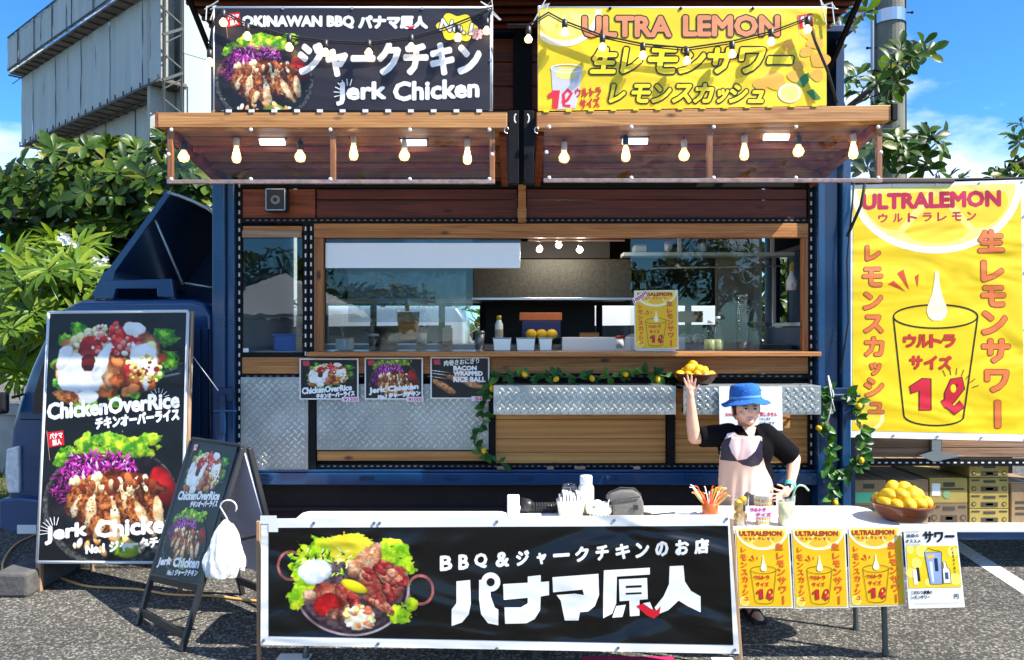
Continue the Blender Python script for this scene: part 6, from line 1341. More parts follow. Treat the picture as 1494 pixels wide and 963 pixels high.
# ================================================================ LAMPS
glow_w = mat('filament_glow', (1, .74, .40), .5, emit=14.); bulbg = glassy('bulb_glass', (1, .94, .82), .06, .03, tr=.97)
amber = bpy.data.materials.new('bulb_warm'); amber.use_nodes = True; _n = amber.node_tree.nodes; _l = amber.node_tree.links; _b = _n['Principled BSDF']
_b.inputs['Base Color'].default_value = (.9, .8, .6, 1); _b.inputs['Emission Color'].default_value = (1, .62, .22, 1); _b.inputs['Emission Strength'].default_value = .9; _tr = _n.new('ShaderNodeBsdfTransparent'); _mx = _n.new('ShaderNodeMixShader'); _mx.inputs[0].default_value = .42
_l.new(_tr.outputs[0], _mx.inputs[1]); _l.new(_b.outputs[0], _mx.inputs[2]); _l.new(_mx.outputs[0], _n['Material Output'].inputs['Surface'])
def bulb_mb(kind, r, h, z0): # hanging down from z0
    if kind == 'long': pr_ = [(r * .45, 0), (r * .6, -h * .2), (r * .95, -h * .6), (r, -h * .75), (r * .7, -h * .94), (r * .05, -h)]
    else: pr_ = [(r * .42, 0), (r * .55, -h * .15), (r * .95, -h * .45), (r, -h * .62), (r * .75, -h * .88), (r * .05, -h)]
    return MB().lathe([(a, z0 + z) for a, z in pr_], (0, 0, 0), 14)
porc = mat('porcelain', (.75, .73, .68), .35)
def pendant(px, py, kind, dark, label, D=5.02):
    c = P(px, py, D); h = .115 if kind == 'long' else .085; r = .031 if kind == 'long' else .037; top = c.z + h / 2
    t = thing('light_bulb', label, 'light bulb', (c.x, D, top + .06), group='bulbs hanging under the awnings')
    obj('socket', MB().lathe([(.016, .06), (.021, .05), (.021, .004), (.018, 0)], (0, 0, -.06), 12), blackp if dark else porc, t, local=True, smooth=True)
    obj('bulb', bulb_mb(kind, r, h, -.06), amber, t, local=True, smooth=True)
    obj('filament', MB().tube([(-.008, 0, -.075), (-.006, 0, -.06 - h * .75), (.006, 0, -.06 - h * .75), (.008, 0, -.075)], .0045, 5), glow_w, t, local=True)
    zc = (wz(266) + (Zp(187, BD) - wz(266)) * (WD - D) / (WD - BD)); obj('cable', MB().tube([(0, 0, 0), (0, 0, max(.02, zc - (top + .06)))], .005, 6), blackp, t, local=True)
lf_ = ['leftmost', 'second', 'third', 'fourth', 'fifth', 'rightmost']
for i, (px, py, k, dk) in enumerate(((268, 228, 'round', 1), (345, 226, 'long', 0), (438, 228, 'round', 1), (516, 222, 'long', 0), (590, 226, 'round', 0), (682, 228, 'long', 0))):
    pendant(px, py, k, dk, '%s hanging bulb under the left awning, %s with a %s socket' % (lf_[i], k, 'black' if dk else 'white'))
for i, (px, py, k, dk) in enumerate(((823, 229, 'round', 0), (913, 224, 'long', 1), (998, 226, 'round', 0), (1086, 222, 'long', 0), (1165, 220, 'round', 1), (1245, 220, 'long', 0))):
    pendant(px, py, k, dk, '%s hanging bulb under the right awning, %s with a %s socket' % (lf_[i], k, 'black' if dk else 'white'))
ledm = mat('led_face', (.92, .96, 1.), .4, emit=2.6)
for i, (px, py) in enumerate(((398, 204), (604, 205), (926, 203), (1132, 197))):
    c = P(px, py, 5.05); t = thing('flood_light', ['left flat LED lamp under the left awning', 'right flat LED lamp under the left awning', 'left flat LED lamp under the right awning', 'right flat LED lamp under the right awning'][i], 'lamp', tuple(c), group='LED lamps under the awnings')
    obj('housing', MB().box(-.10, .10, -.02, .05, .002, .028), blackp, t, local=True, bev=.004); obj('light_panel', MB().add([(-.085, .00, -.036), (.085, .00, -.036), (.085, -.03, -.002), (-.085, -.03, -.002), (-.085, .012, -.030), (.085, .012, -.030), (.085, -.018, .001), (-.085, -.018, .001)], [(0, 3, 2, 1), (4, 5, 6, 7), (0, 1, 5, 4), (1, 2, 6, 5), (2, 3, 7, 6), (3, 0, 4, 7)]), ledm, t, local=True)
    obj('bracket', MB().box(-.01, .01, .0, .02, .028, .10), black, t, local=True)
def string(label, pts, bulbs, D=4.83):
    P3 = [P(x, y, D) for x, y in pts]; t = thing('string_lights', label, 'string lights', tuple(P3[0]), group='string lights on the banners')
    obj('cable', MB().tube(P3, .0055, 6), rubber, t, smooth=True); obj('cable', MB().tube([p + Vector((0, .01, -.012)) for p in P3], .004, 6), rubber, t, smooth=True)
    for x, y in bulbs:
        c = P(x, y, D - .02); mb = MB().lathe([(.010, .035), (.018, .03), (.019, -.005), (.017, -.02)], c, 10); b = obj('socket', mb, blackp, t, smooth=True)
        m2 = bulb_mb('round', .027, .055, -.02); obj('bulb', MB().add([Vector(v) + c for v in m2.v], m2.f), amber, b, smooth=True); obj('filament', MB().tube([c + Vector((0, 0, -.025)), c + Vector((0, 0, -.055))], .006, 6), glow_w, b)
string('string of bulbs sagging across the black upper banner', [(304, 75), (309, 40), (318, 14), (345, 26), (364, 36), (420, 52), (474, 59), (538, 62), (600, 54), (650, 40), (690, 24), (712, 12), (718, 10), (712, 28)], [(306, 80), (326, 22), (361, 42), (422, 58), (475, 66), (538, 66), (600, 58), (668, 44), (710, 34)])
string('string of bulbs sagging across the yellow upper banner', [(740, 36), (772, 36), (800, 18), (822, 30), (880, 52), (938, 64), (1002, 70), (1068, 60), (1125, 46), (1178, 26), (1190, 60), (1207, 100), (1222, 150)], [(771, 46), (824, 36), (879, 58), (938, 70), (1002, 78), (1068, 68), (1125, 50), (1178, 32)])

# ---- wall speaker
t = thing('wall_speaker', 'square black speaker mounted on the wood panel under the left awning', 'speaker', (wx(408), WD - .08, wz(311)))
bx('cabinet', wx(393), wx(423), WD - .10, WD - .006, wz(311), wz(278), blackp, t, bev=.005); obj('cone_ring', MB().tube([(wx(408), WD - .107, wz(295)), (wx(408), WD - .1, wz(295))], .034, 20), mat('cone_grey', (.25, .27, .26), .5), t); obj('cone', MB().tube([(wx(408), WD - .112, wz(295)), (wx(408), WD - .106, wz(295))], .016, 16), blackp, t)
for a in ((394, 279, 422, 280), (394, 309, 422, 310), (394, 279, 395, 310), (421, 279, 422, 310)): bx('trim', wx(a[0]), wx(a[2]), WD - .103, WD - .0995, wz(a[3]), wz(a[1]), steel, t, bev=0)

# ================================================================ THINGS IN THE WINDOW
iy = WD + .18; iz = wz(513) + .001
for i, (a, b) in enumerate(((719, 746), (753, 781), (786, 806))):
    t = thing('steel_pan', ['left steel food pan in the serving window', 'middle steel food pan in the serving window', 'right small steel food pan in the serving window'][i], 'pan', (Xp((a + b) / 2, iy), iy, iz), group='steel pans in the serving window')
    x0, x1 = Xp(a, iy), Xp(b, iy); obj('pan_body', MB().hexa([(x0 + .01, iy, iz), (x1 - .01, iy, iz), (x1, iy, iz + .1), (x0, iy, iz + .1)], [(x0 + .01, iy + .14, iz), (x1 - .01, iy + .14, iz), (x1, iy + .16, iz + .1), (x0, iy + .16, iz + .1)]), mat('pan_steel', (.75, .76, .75), .3, .7), t, bev=.006); bx('rim', x0 - .006, x1 + .006, iy - .006, iy + .17, iz + .1, iz + .105, steel, t)
x = Xp(728, iy + .3); t = thing('sauce_bottle', 'small sauce bottle with yellow cap behind the steel pans', 'bottle', (x, iy + .3, iz)); lathe_at('bottle_body', [(.03, 0), (.033, .01), (.033, .13), (.02, .16), (.018, .17)], x, iy + .3, iz + .08, cream, parent=t); lathe_at('cap', [(.02, .171), (.02, .20), (.016, .205)], x, iy + .3, iz + .08, yellow, parent=t); obj('label', MB().tube([(x, iy + .3, iz + .11), (x, iy + .3, iz + .17)], .0345, 14), mat('label_tan', srgb(190, 170, 130), .6), t)
t = thing('snack_box', 'dark blue and orange box with round yellow shapes behind the counter', 'box', (Xp(790, iy + .5), iy + .5, iz)); q = iy + .5
bx('box_body', Xp(762, q), Xp(818, q), q, q + .2, Zp(494, q), Zp(468, q), mat('navy_card', srgb(24, 34, 84), .6), t); bx('box_top', Xp(758, q), Xp(820, q), q + .002, q + .2, Zp(467.5, q), Zp(456, q), mat('orange_card', srgb(176, 92, 40), .6), t)
for px in (775, 790, 805): obj('yellow_roll', MB().ball((Xp(px, q), q - .02, Zp(488, q)), (.05, .03, .045), 12, 8), yellow, t, smooth=True)
# cutting board, blue crate, upright boards
t = thing('wood_block', 'honey coloured wooden board leaning behind the left window glass', 'board', (Xp(600, iy + .6), iy + .6, iz)); obj('board', MB().prism([P(x, y, iy + .6).xz.to_tuple() if False else (Xp(x, iy + .6), Zp(y, iy + .6)) for x, y in ((583, 495), (578, 455), (612, 455), (608, 495))], iy + .6, iy + .63), wd_gold, t); obj('handle', MB().tube([P(594, 454, iy + .62), P(594, 440, iy + .62)], .02, 8), wd_gold, t)
tag(bx('upright_board', Xp(645, iy + .4), Xp(660, iy + .4), iy + .4, iy + .43, iz, Zp(478, iy + .4), wd_pale), 'narrow pale board standing behind the window glass', 'board')
t = thing('blue_crate', 'bright blue plastic crate behind the small left window', 'crate', (Xp(415, iy), iy, iz)); bx('crate_body', Xp(400, iy), Xp(430, iy), iy, iy + .2, iz, Zp(490, iy), mat('blue_plastic', srgb(30, 110, 200), .4), t); bx('crate_rim', Xp(398, iy), Xp(432, iy), iy - .01, iy + .21, Zp(490, iy) + .001, Zp(487, iy), mat('blue_plastic', srgb(30, 110, 200), .4), t)
tag(bx('paper_sheet', Xp(432, WD + .05), Xp(441, WD + .05), WD + .05, WD + .06, iz, Zp(460, WD), wd_pale), 'narrow brown card standing in the small left window', 'card'); tag(bx('sticker', wx(355), wx(363), WD - .006, WD - .002, wz(515), wz(508), pm), 'tiny white sticker in the corner of the small left window', 'sticker')
# bottles and cups on the right
for i, (px, h, col) in enumerate(((1036, .22, (.9, .9, .85)), (1047, .25, (.85, .95, 1)))):
    x = Xp(px, iy); t = thing('clear_bottle', ['shorter clear bottle right of the lemon window sign', 'taller clear bottle with pale lemon juice right of the window sign'][i], 'bottle', (x, iy, iz)); lathe_at('bottle_body', [(.045, 0), (.05, .01), (.05, h * .6), (.02, h * .85), (.018, h)], x, iy, iz, glass_c, parent=t); lathe_at('juice', [(.042, .006), (.044, .02), (.044, .09), (.0, .092)], x, iy, iz, mat('juice', srgb(236, 232, 150), .3), parent=t); lathe_at('cap', [(.02, h), (.02, h + .02), (.0, h + .021)], x, iy, iz, white, parent=t)
x = Xp(1084, iy); t = thing('cup_stack', 'tall stack of clear plastic cups in the serving window', 'cups', (x, iy, iz)); cupm = glassy('cup_stack_plastic', (.85, .93, .95), .25, .12, tr=.75)
for i in range(22): z = iz + i * .0165; lathe_at('cup', [(.045, 0), (.058, .07 if i < 21 else .1), (.061, .072 if i < 21 else .102), (.055, .07)], x, iy, z, cupm, parent=t, n=16)
x = Xp(1155, iy + .2); t = thing('spray_bottle', 'white spray bottle with yellow trigger hung on the rail', 'spray bottle', (x, iy + .2, wz(425))); lathe_at('bottle_body', [(.036, 0), (.045, .01), (.045, .08), (.02, .13), (.016, .16)], x, iy + .2, Zp(424, iy + .2), mat('pearl_plastic', (.75, .76, .74), .4), parent=t)
obj('trigger_head', MB().prism([(x + a, Zp(424, iy + .2) + b) for a, b in ((-.018, .16), (-.012, .21), (.008, .235), (.016, .23), (.014, .16))], iy + .185, iy + .215), mat('spray_yellow', srgb(214, 168, 60), .4), t, bev=.004); obj('label', MB().box(x - .02, x + .02, iy + .153, iy + .156, Zp(424, iy + .2) + .03, Zp(424, iy + .2) + .06), mat('pale_label', (.6, .6, .62), .5), t)
# bagged goods on rear counter
for i, px in enumerate((925, 1000, 1018)):
    c = P(px, 497, WD + 1.1); tag(obj('clear_bag', MB().ball(tuple(c), (.085, .07, .065), 10, 7), mat('bag_film', (.30, .31, .30), .25, var=.5, vscale=30, bump=.6, bscale=20), smooth=False), ['grey plastic bag on the rear counter left of the window sign', 'grey plastic bag on the rear counter behind the window sign', 'grey plastic bag on the rear counter left of the clear bottles'][i], 'bag')

# ================================================================ BOXES IN THE TRAILER
cb1 = mat('kraft_card', srgb(150, 122, 86), .8, var=.14, vscale=6); cby = mat('yellow_card', srgb(164, 142, 70), .7, var=.08, vscale=6); cbd = mat('brown_card', srgb(120, 98, 74), .8, var=.12, vscale=6); inkd = mat('box_ink', srgb(66, 58, 44), .7); grn = mat('green_print', srgb(90, 190, 140), .6); cwh = mat('box_label', (.8, .8, .78), .6)
def carton(label, px0, px1, py0, py1, m, D=5.9, dep=.42, style='y', tape=True):
    x0, x1, z0, z1 = Xp(px0, D), Xp(px1, D), Zp(py1, D), Zp(py0, D); t = thing('cardboard_box', label, 'cardboard box', ((x0 + x1) / 2, D + dep / 2, z0), group='cardboard boxes stacked in the trailer')
    bx('carton', x0 + .003, x1 - .003, D, D + dep, z0 + .001, z1 - .001, m, t, bev=.004); w, h = x1 - x0, z1 - z0; f = D - .001
    def pr(a, b, c, d, mm, nm='print'): bx(nm, x0 + a * w, x0 + b * w, D - .0025, D - .0005, z0 + c * h, z0 + d * h, mm, t, bev=0)
    pr(.36, .66, .66, .84, inkd, 'hand_hole')
    if style == 'g': pr(.02, .98, .12, .52, grn)
    if style in 'yd':
        for a in (.12, .88): obj('print', MB().tube([(x0 + a * w, D - .003, z0 + .3 * h), (x0 + a * w, D, z0 + .3 * h)], h * .15, 14), inkd, t); obj('print', MB().tube([(x0 + a * w, D - .004, z0 + .3 * h), (x0 + a * w, D - .001, z0 + .3 * h)], h * .09, 14), m, t)
        pr(.3, .72, .12, .42, inkd); pr(.42, .60, .2, .36, cwh if style == 'y' else cby); pr(.06, .26, .78, .88, inkd); pr(.76, .95, .78, .88, inkd)
    if style == 'k':
        for k in range(3): pr(.12, .8 - .1 * k, .5 - .14 * k, .56 - .14 * k, inkd)
    if style == 'w': pr(.06, .28, .3, .8, cwh, 'paper_label'); obj('print', MB().tube([(x0 + .45 * w, D - .003, z0 + .35 * h), (x0 + .45 * w, D, z0 + .35 * h)], h * .16, 14), mat('sage_print', srgb(130, 160, 110), .6), t); pr(.3, .9, .54, .6, inkd)
    bx('tape', x0 + .47 * w, x0 + .53 * w, D + .02, D + dep - .01, z1 - .0005, z1 + .0012, mat('parcel_tape', srgb(176, 146, 100), .35), t, bev=0); return t
carton('cardboard box with a green printed band, at the left end of the trailer shelf', 1240, 1294, 700, 738, cb1, style='g', dep=.6); carton('plain low cardboard box under the one with the green band', 1240, 1294, 738, 764.5, cb1, style='k', dep=.6)
carton('brown cardboard box behind the bowl of lemons', 1295, 1355, 700, 764.5, cb1, style='k', dep=.6); carton('yellow cardboard box with a white paper label above the dark brown one', 1356, 1412, 698, 734, cby, style='w', dep=.6); carton('dark brown cardboard box with a yellow print below the labelled one', 1356, 1412, 734.5, 764.5, cbd, style='d')
for i, (a, b) in enumerate(((742.5, 764.5), (720, 742), (697, 719.5))): carton(['lowest yellow box of the tall stack right of the labelled box', 'middle yellow box of the tall stack right of the labelled box', 'upper yellow box of the tall stack, with a white label'][i], 1414, 1472, a, b, cby, style='y')
carton('top yellow box of the tall stack, its upper half behind the rail', 1414, 1472, 676, 696.5, cby, style='y'); carton('kraft cardboard box with printed lines right of the tall stack', 1475, 1530, 705, 764.5, cb1, style='k')
for i, (a, b) in enumerate(((1262, 1300), (1302, 1345), (1347, 1395))): carton(['left back box of the row behind the front cartons', 'middle back box of the row behind the front cartons', 'right back box of the row behind the front cartons'][i], a, b, 671, 740, cb1, D=6.62, style='k', dep=.4)

# ---- orange extension cord on the ground
cd = mat('cord_orange', srgb(232, 170, 96), .5)
pts = []
def G(px, py): D = HC * F / (py - H0); return Vector((Xp(px, D), D, .012))
for q in ((52, 782), (25, 795), (8, 815), (4, 835), (14, 850), (50, 853), (78, 842), (95, 848), (130, 858), (200, 862), (250, 870), (310, 872), (360, 878), (420, 884)): pts.append(G(*q))
def smoothp(p, k=5):
    o = []
    for i in range(len(p) - 1):
        a, b, c, d = p[max(0, i - 1)], p[i], p[i + 1], p[min(len(p) - 1, i + 2)]
        for j in range(k): t = j / k; o.append(.5 * ((2 * b) + (c - a) * t + (2 * a - 5 * b + 4 * c - d) * t * t + (3 * b - a - 3 * c + d) * t ** 3))
    return o + [p[-1]]
tag(obj('extension_cord', MB().tube(smoothp(pts), .009, 7), cd, smooth=True, loc=pts[3]), 'orange extension cord curling past the banner stand on the asphalt', 'cord')

# ================================================================ BEHIND THE TRUCK AND BEHIND THE CAMERA
def car(x, y, label, colm, rot=0., van=False):
    t = thing('parked_car', label, 'car', (x, y, 0), mtx=Matrix.Translation((x, y, 0)) @ Matrix.Rotation(rot, 4, 'Z'))
    body = [(-2.1, .35), (-2.15, .7), (-1.95, .92), (-1.2, 1.0), (-.55, 1.42), (.75, 1.45), (1.45, 1.02), (2.05, .95), (2.15, .6), (2.1, .35)]
    if van: body = [(-2.1, .35), (-2.15, .8), (-1.95, 1.2), (-1.3, 2.05), (-1.0, 2.3), (2.0, 2.32), (2.15, 2.1), (2.15, .35)]
    obj('body', MB().prism(body, -.82, .82), colm, t, bev=.07, seg=3, smooth=True, local=True)
    obj('window', MB().prism([(-1.05, 1.0), (-.5, 1.36), (.7, 1.38), (1.25, 1.02)] if not van else [(-1.7, 1.3), (-1.25, 1.95), (1.9, 1.98), (1.9, 1.35)], -.835, .835), MATS['dark_glass'], t, local=True)
    for wx_ in (-1.35, 1.35):
        for wy in (-.78, .78): w = obj('wheel', MB().tube([(wx_, wy - .1, .32), (wx_, wy + .1, .32)], .32, 20), rubber, t, local=True); obj('rim', MB().tube([(wx_, wy - .11, .32), (wx_, wy + .11, .32)], .18, 14), steel, w, local=True)
    for sx_ in (-2.12, 2.12): obj('headlight' if sx_ < 0 else 'tail_light', MB().box(sx_ - .04, sx_ + .04, -.75, .75, .66, .78), MATS['lamp_lens'], t, local=True, bev=.01)
wc = mat('white_car', (.75, .75, .74), .25, coat=.6); sc_ = mat('silver_car', (.5, .52, .54), .25, .5, coat=.6)
car(1.9, 12.5, 'white van seen through the rear windows of the food truck', wc, van=True); car(-3.0, 14.2, 'silver van seen through the left rear windows of the food truck', sc_, van=True)
car(-12.4, 12.6, 'silver parked car at the far left edge beyond the blue cab', sc_)
tips = []
for i in range(130): tips.append((rnd.uniform(-9, 6), 17 + rnd.uniform(-.8, .8), rnd.uniform(.4, 2.7)))
make_tree('hedge', 'green hedge behind the parked cars seen through the truck windows', 'hedge', (-1, 17, 0), tips, 'broad', lf, 9, .4, 10, [limb(Vector((x, 17, 0)), [Vector((x, 17, 1.2)), Vector((x + .3, 17, 2.0))], .05, .02) for x in range(-9, 7, 2)], .05, maxobj=0)
# the far side of the car park, mirrored in the windows
for i, (x, y, h) in enumerate(((-16, -24, 6), (-11.5, -25, 6.5), (-7, -27, 5), (5, -27, 6), (10, -26, 7.5), (14, -24, 5.5), (20, -24, 7))):
    tp = [(x + 2.8 * (q := rnd.random() ** .5) * math.cos(a := rnd.uniform(0, 6.28)), y + 2 * q * math.sin(a), h * .62 + rnd.uniform(-1, 1) * h * .33 * (1 - q * .5)) for k in range(110)]
    B0 = Vector((x, y, 0)); make_tree('car_park_tree', ['tree', 'tall tree', 'small tree', 'round tree', 'tallest tree', 'low tree', 'spreading tree'][i] + ' on the far side of the car park, mirrored in the truck windows', 'tree', (x, y, 0), tp, 'broad', lf, 7, .55, 6, [limb(B0, [Vector((x, y, h * .35)), Vector((x + .3, y, h * .6)), Vector((x, y, h * .8))], .22, .05), limb(Vector((x, y, h * .35)), [Vector((x - 1.5, y, h * .6))], .1, .03), limb(Vector((x, y, h * .35)), [Vector((x + 1.6, y, h * .55))], .1, .03)], .2, maxobj=0)
t = thing('white_tent', 'white event tent behind the camera mirrored in the small window', 'tent', (-6.2, -9, 0)); tm = mat('tent_cloth', (.72, .73, .72), .7)
obj('tent_roof', MB().add([(-8.2, -11, 2.3), (-4.2, -11, 2.3), (-4.2, -7, 2.3), (-8.2, -7, 2.3), (-6.2, -9, 3.5)], [(0, 1, 4), (1, 2, 4), (2, 3, 4), (3, 0, 4)]), tm, t)
for x, y in ((-8.2, -11), (-4.2, -11), (-4.2, -7), (-8.2, -7)): obj('tent_pole', MB().tube([(x, y, 0), (x, y, 2.3)], .03, 8), whitem, t)
obj('tent_wall', MB().box(-8.2, -4.2, -11.02, -10.98, .1, 2.25), tm, t)

# ---- kitchen clutter
kd = mat('dark_pot', (.05, .05, .055), .4, .6); kr = mat('red_lid', srgb(170, 40, 34), .4); kb = mat('brown_card_b', srgb(150, 108, 66), .7); kw = mat('tub_white', (.62, .62, .58), .4)
def clutter(name, label, px, py, D, w, h, kind, m, m2=None):
    c = P(px, py, D); t = thing(name, label, name.split('_')[-1], tuple(c))
    if kind == 'pot': lathe_at('pot_body', [(w * .95, 0), (w, .01), (w, h), (w * 1.06, h + .004), (w * .9, h)], c.x, c.y, c.z, m, parent=t); obj('handle', MB().tube([c + Vector((-w * 1.4, 0, h * .8)), c + Vector((w * 1.4, 0, h * .8))], .008, 6), m2 or kd, t)
    elif kind == 'tub': lathe_at('tub_body', [(w * .85, 0), (w, h)], c.x, c.y, c.z, m, parent=t); lathe_at('lid', [(w * 1.05, h + .001), (w * 1.05, h + .02), (w * .5, h + .026)], c.x, c.y, c.z, m2 or kw, parent=t)
    else: bx('box_body', c.x - w, c.x + w, c.y, c.y + .16, c.z, c.z + h, m, t); bx('flap', c.x - w, c.x + w, c.y - .004, c.y + .165, c.z + h + .001, c.z + h + .012, m2 or m, t)
CL = [('stock_pot', 'large steel pot on the rear counter behind the left glass', 560, 503, WD + 1.1, .13, .16, 'pot', steel_d), ('spice_tub', 'white tub with red lid beside the large pot', 615, 503, WD + 1.1, .05, .11, 'tub', kw, kr), ('spice_tub', 'small dark tub left of the honey coloured board', 545, 506, WD + .75, .045, .09, 'tub', kd, kw),
 ('storage_box', 'brown carton on the rear counter under the hood', 860, 503, WD + 1.15, .09, .10, 'box', kb), ('storage_box', 'pale carton on the wire shelf, left end', 935, 367, WD + .66, .05, .05, 'box', kw, kb), ('serving_tub', 'tub with red lid on the wire shelf', 975, 367, WD + .68, .035, .06, 'tub', kw, kr),
 ('serving_tub', 'white tub on the middle of the wire shelf', 1025, 367, WD + .68, .04, .05, 'tub', kw), ('sauce_tub', 'dark tub at the right of the wire shelf', 1070, 367, WD + .68, .035, .065, 'tub', kd, kr), ('frying_pan', 'black pan on the rear counter right of the snack box', 845, 505, WD + .95, .10, .04, 'pot', kd), ('storage_box', 'brown carton behind the cup stack', 1010, 470, WD + 1.2, .10, .09, 'box', kb),
 ('sauce_tub', 'small white tub behind the lemon window sign', 905, 508, WD + .5, .04, .08, 'tub', kw, kr), ('steel_canister', 'steel canister on the counter left of the sauce bottle', 700, 510, WD + .45, .04, .13, 'tub', steel_d, steel_d), ('storage_box', 'white carton at the far left of the kitchen counter', 500, 510, WD + .4, .06, .09, 'box', kw, kb)]
for a in CL: clutter(*a)
bx('ticket_rail', Xp(770, WD + .3), Xp(912, WD + .3), WD + .3, WD + .31, Zp(352, WD + .3), Zp(349, WD + .3), steel, T)
bx('kitchen_shelf', Xp(480, WD + 1.3), Xp(700, WD + 1.3), WD + 1.3, BK - .01, Zp(440, WD + 1.3), Zp(436, WD + 1.3), steel_d, T)
# ================================================================ THE WOMAN BEHIND THE TABLE
PD = 4.85
skin = mat('skin', srgb(232, 176, 146), .5, var=.05, vscale=14); skin.node_tree.nodes['Principled BSDF'].inputs['Subsurface Weight'].default_value = .12
skin.node_tree.nodes['Principled BSDF'].inputs['Subsurface Radius'].default_value = (.02, .008, .004)
cloth_b = mat('black_cloth', (.006, .0055, .007), .9, var=.3, spec=.08, vscale=12, bump=.5, bscale=9); hatm = mat('blue_denim', srgb(28, 98, 176), .85, var=.22, vscale=26, bump=.5, bscale=60)
hairm = mat('dark_hair', (.018, .012, .010), .5)
PW = thing('person', 'woman in a blue bucket hat, black shirt and printed apron waving behind the table', 'person', (Xp(1088, PD), PD, 0))
def pp(px, py, dy=0.): return P(px, py, PD + dy) if abs(dy) < 1e-9 else Vector((Xp(px, PD), PD + dy, Zp(py, PD)))
def cap(mb, pts, rs, n=12, ends=True):
    mb.tube(pts, rs, n)
    if ends: mb.ball(pts[0], rs[0], n, 8); mb.ball(pts[-1], rs[-1], n, 8)
def fuse(name, mb, m, parent, voxel, smooth=8, sub=None):
    o = obj(name, mb, m, parent, smooth=True, fix=True)
    r = o.modifiers.new('Remesh', 'REMESH'); r.mode = 'VOXEL'; r.voxel_size = voxel; r.use_smooth_shade = True
    s = o.modifiers.new('Smooth', 'SMOOTH'); s.iterations = smooth; s.factor = .5
    bpy.context.view_layer.update(); me = bpy.data.meshes.new_from_object(o.evaluated_get(bpy.context.evaluated_depsgraph_get()))
    o.modifiers.clear(); o.data = me; me.name = name; return o
mb = MB()
hc = pp(1087, 595, -.02); HR = (.086, .094, .108)
mb.ball(hc, HR, 24, 18); mb.ball(hc + Vector((0, -.012, -.045)), (.066, .074, .066), 20, 14)     # skull, jaw
for s in (-1, 1): mb.ball(hc + Vector((s * .042, -.060, -.034)), (.029, .026, .027), 12, 8); mb.ball(hc + Vector((s * .083, .008, -.015)), (.010, .018, .028), 10, 8)
mb.ball(hc + Vector((0, -.090, -.020)), (.013, .016, .013), 12, 8); cap(mb, [hc + Vector((0, -.085, .015)), hc + Vector((0, -.094, -.015))], [.007, .010], 10); mb.ball(hc + Vector((0, -.072, -.082)), (.026, .022, .018), 12, 8)
cap(mb, [hc + Vector((0, .01, -.07)), pp(1090, 632, .0)], [.052, .056], 14)
# trunk
mb.ball(pp(1088, 655), (.165, .105, .16), 20, 14); mb.ball(pp(1088, 700), (.15, .105, .17), 20, 14); mb.ball(pp(1086, 735), (.165, .115, .12), 20, 14)
shL, shR = pp(1061, 634, 0), pp(1118, 634, 0)
elL, wrL = pp(1012, 638, -.02), pp(1005, 583, -.05)
elR, wrR = pp(1163, 671, .05), pp(1144, 706, -.10)
cap(mb, [shL, lerp(shL, elL, .5), elL], [.058, .048, .043]); cap(mb, [elL, lerp(elL, wrL, .35) + Vector((-.004, 0, 0)), wrL], [.043, .041, .026])
cap(mb, [shR, lerp(shR, elR, .5), elR], [.058, .050, .042]); cap(mb, [elR, lerp(elR, wrR, .35), wrR], [.042, .041, .026])
# legs and feet
for s, fx, fy in ((-1, 1064, .02), (1, 1096, -.05)):
    hp = pp(1086 + s * 17, 740); kn = Vector((Xp(1084 + s * 16, PD), PD - .01, .42)); an = Vector((Xp(fx, PD), PD + fy + .06, .07)); cap(mb, [hp, kn, an], [.095, .058, .036]); cap(mb, [an + Vector((0, .01, -.03)), an + Vector((0, -.08, -.035)), an + Vector((s * .01, -.15, -.045))], [.034, .036, .026])
# raised hand, palm forward, five fingers
def hand(mb, wrist, palm, fing, thumb, pr):
    cap(mb, [wrist, lerp(wrist, palm, .6)], [.024, pr * .9]); mb.ball(palm, (pr, pr * .55, pr * 1.1) if abs((palm - wrist).z) > abs((palm - wrist).x) else (pr * 1.15, pr * .6, pr), 14, 10)
    for pts in fing + [thumb]:
        n = len(pts); cap(mb, pts, [.0090 - .0022 * i / (n - 1) for i in range(n)], 8)
pc = pp(1004, 567, -.055)
hand(mb, wrL, pc, [[pp(999, 563, -.056), pp(996.4, 556.5, -.062), pp(994.6, 551, -.066)], [pp(1002.4, 561, -.056), pp(1000.6, 553, -.062), pp(999.4, 546.5, -.066)], [pp(1006.2, 561, -.056), pp(1005.4, 553, -.062), pp(1005.2, 547, -.068)], [pp(1009.6, 563, -.056), pp(1010.4, 557, -.064), pp(1011.2, 552, -.070)]],
     [pp(1007.5, 571, -.06), pp(1012.8, 566, -.07), pp(1015.2, 561, -.075)], .027)
# hand on the hip, fingers pointing inwards
ph = pp(1134, 713, -.135)
hand(mb, wrR, ph, [[pp(1128, 709.5, -.15), pp(1120, 707, -.165), pp(1113, 704, -.165)], [pp(1127, 713.5, -.155), pp(1118, 712.5, -.172), pp(1111, 713, -.168)], [pp(1127, 717, -.155), pp(1119, 717.5, -.170), pp(1113, 718.5, -.165)], [pp(1129, 720.5, -.15), pp(1122, 722, -.160), pp(1117, 723, -.158)]],
     [pp(1137, 708, -.12), pp(1131, 703.5, -.12), pp(1124, 701, -.13)], .028)
fuse('body', mb, skin, PW, .0042, 9)
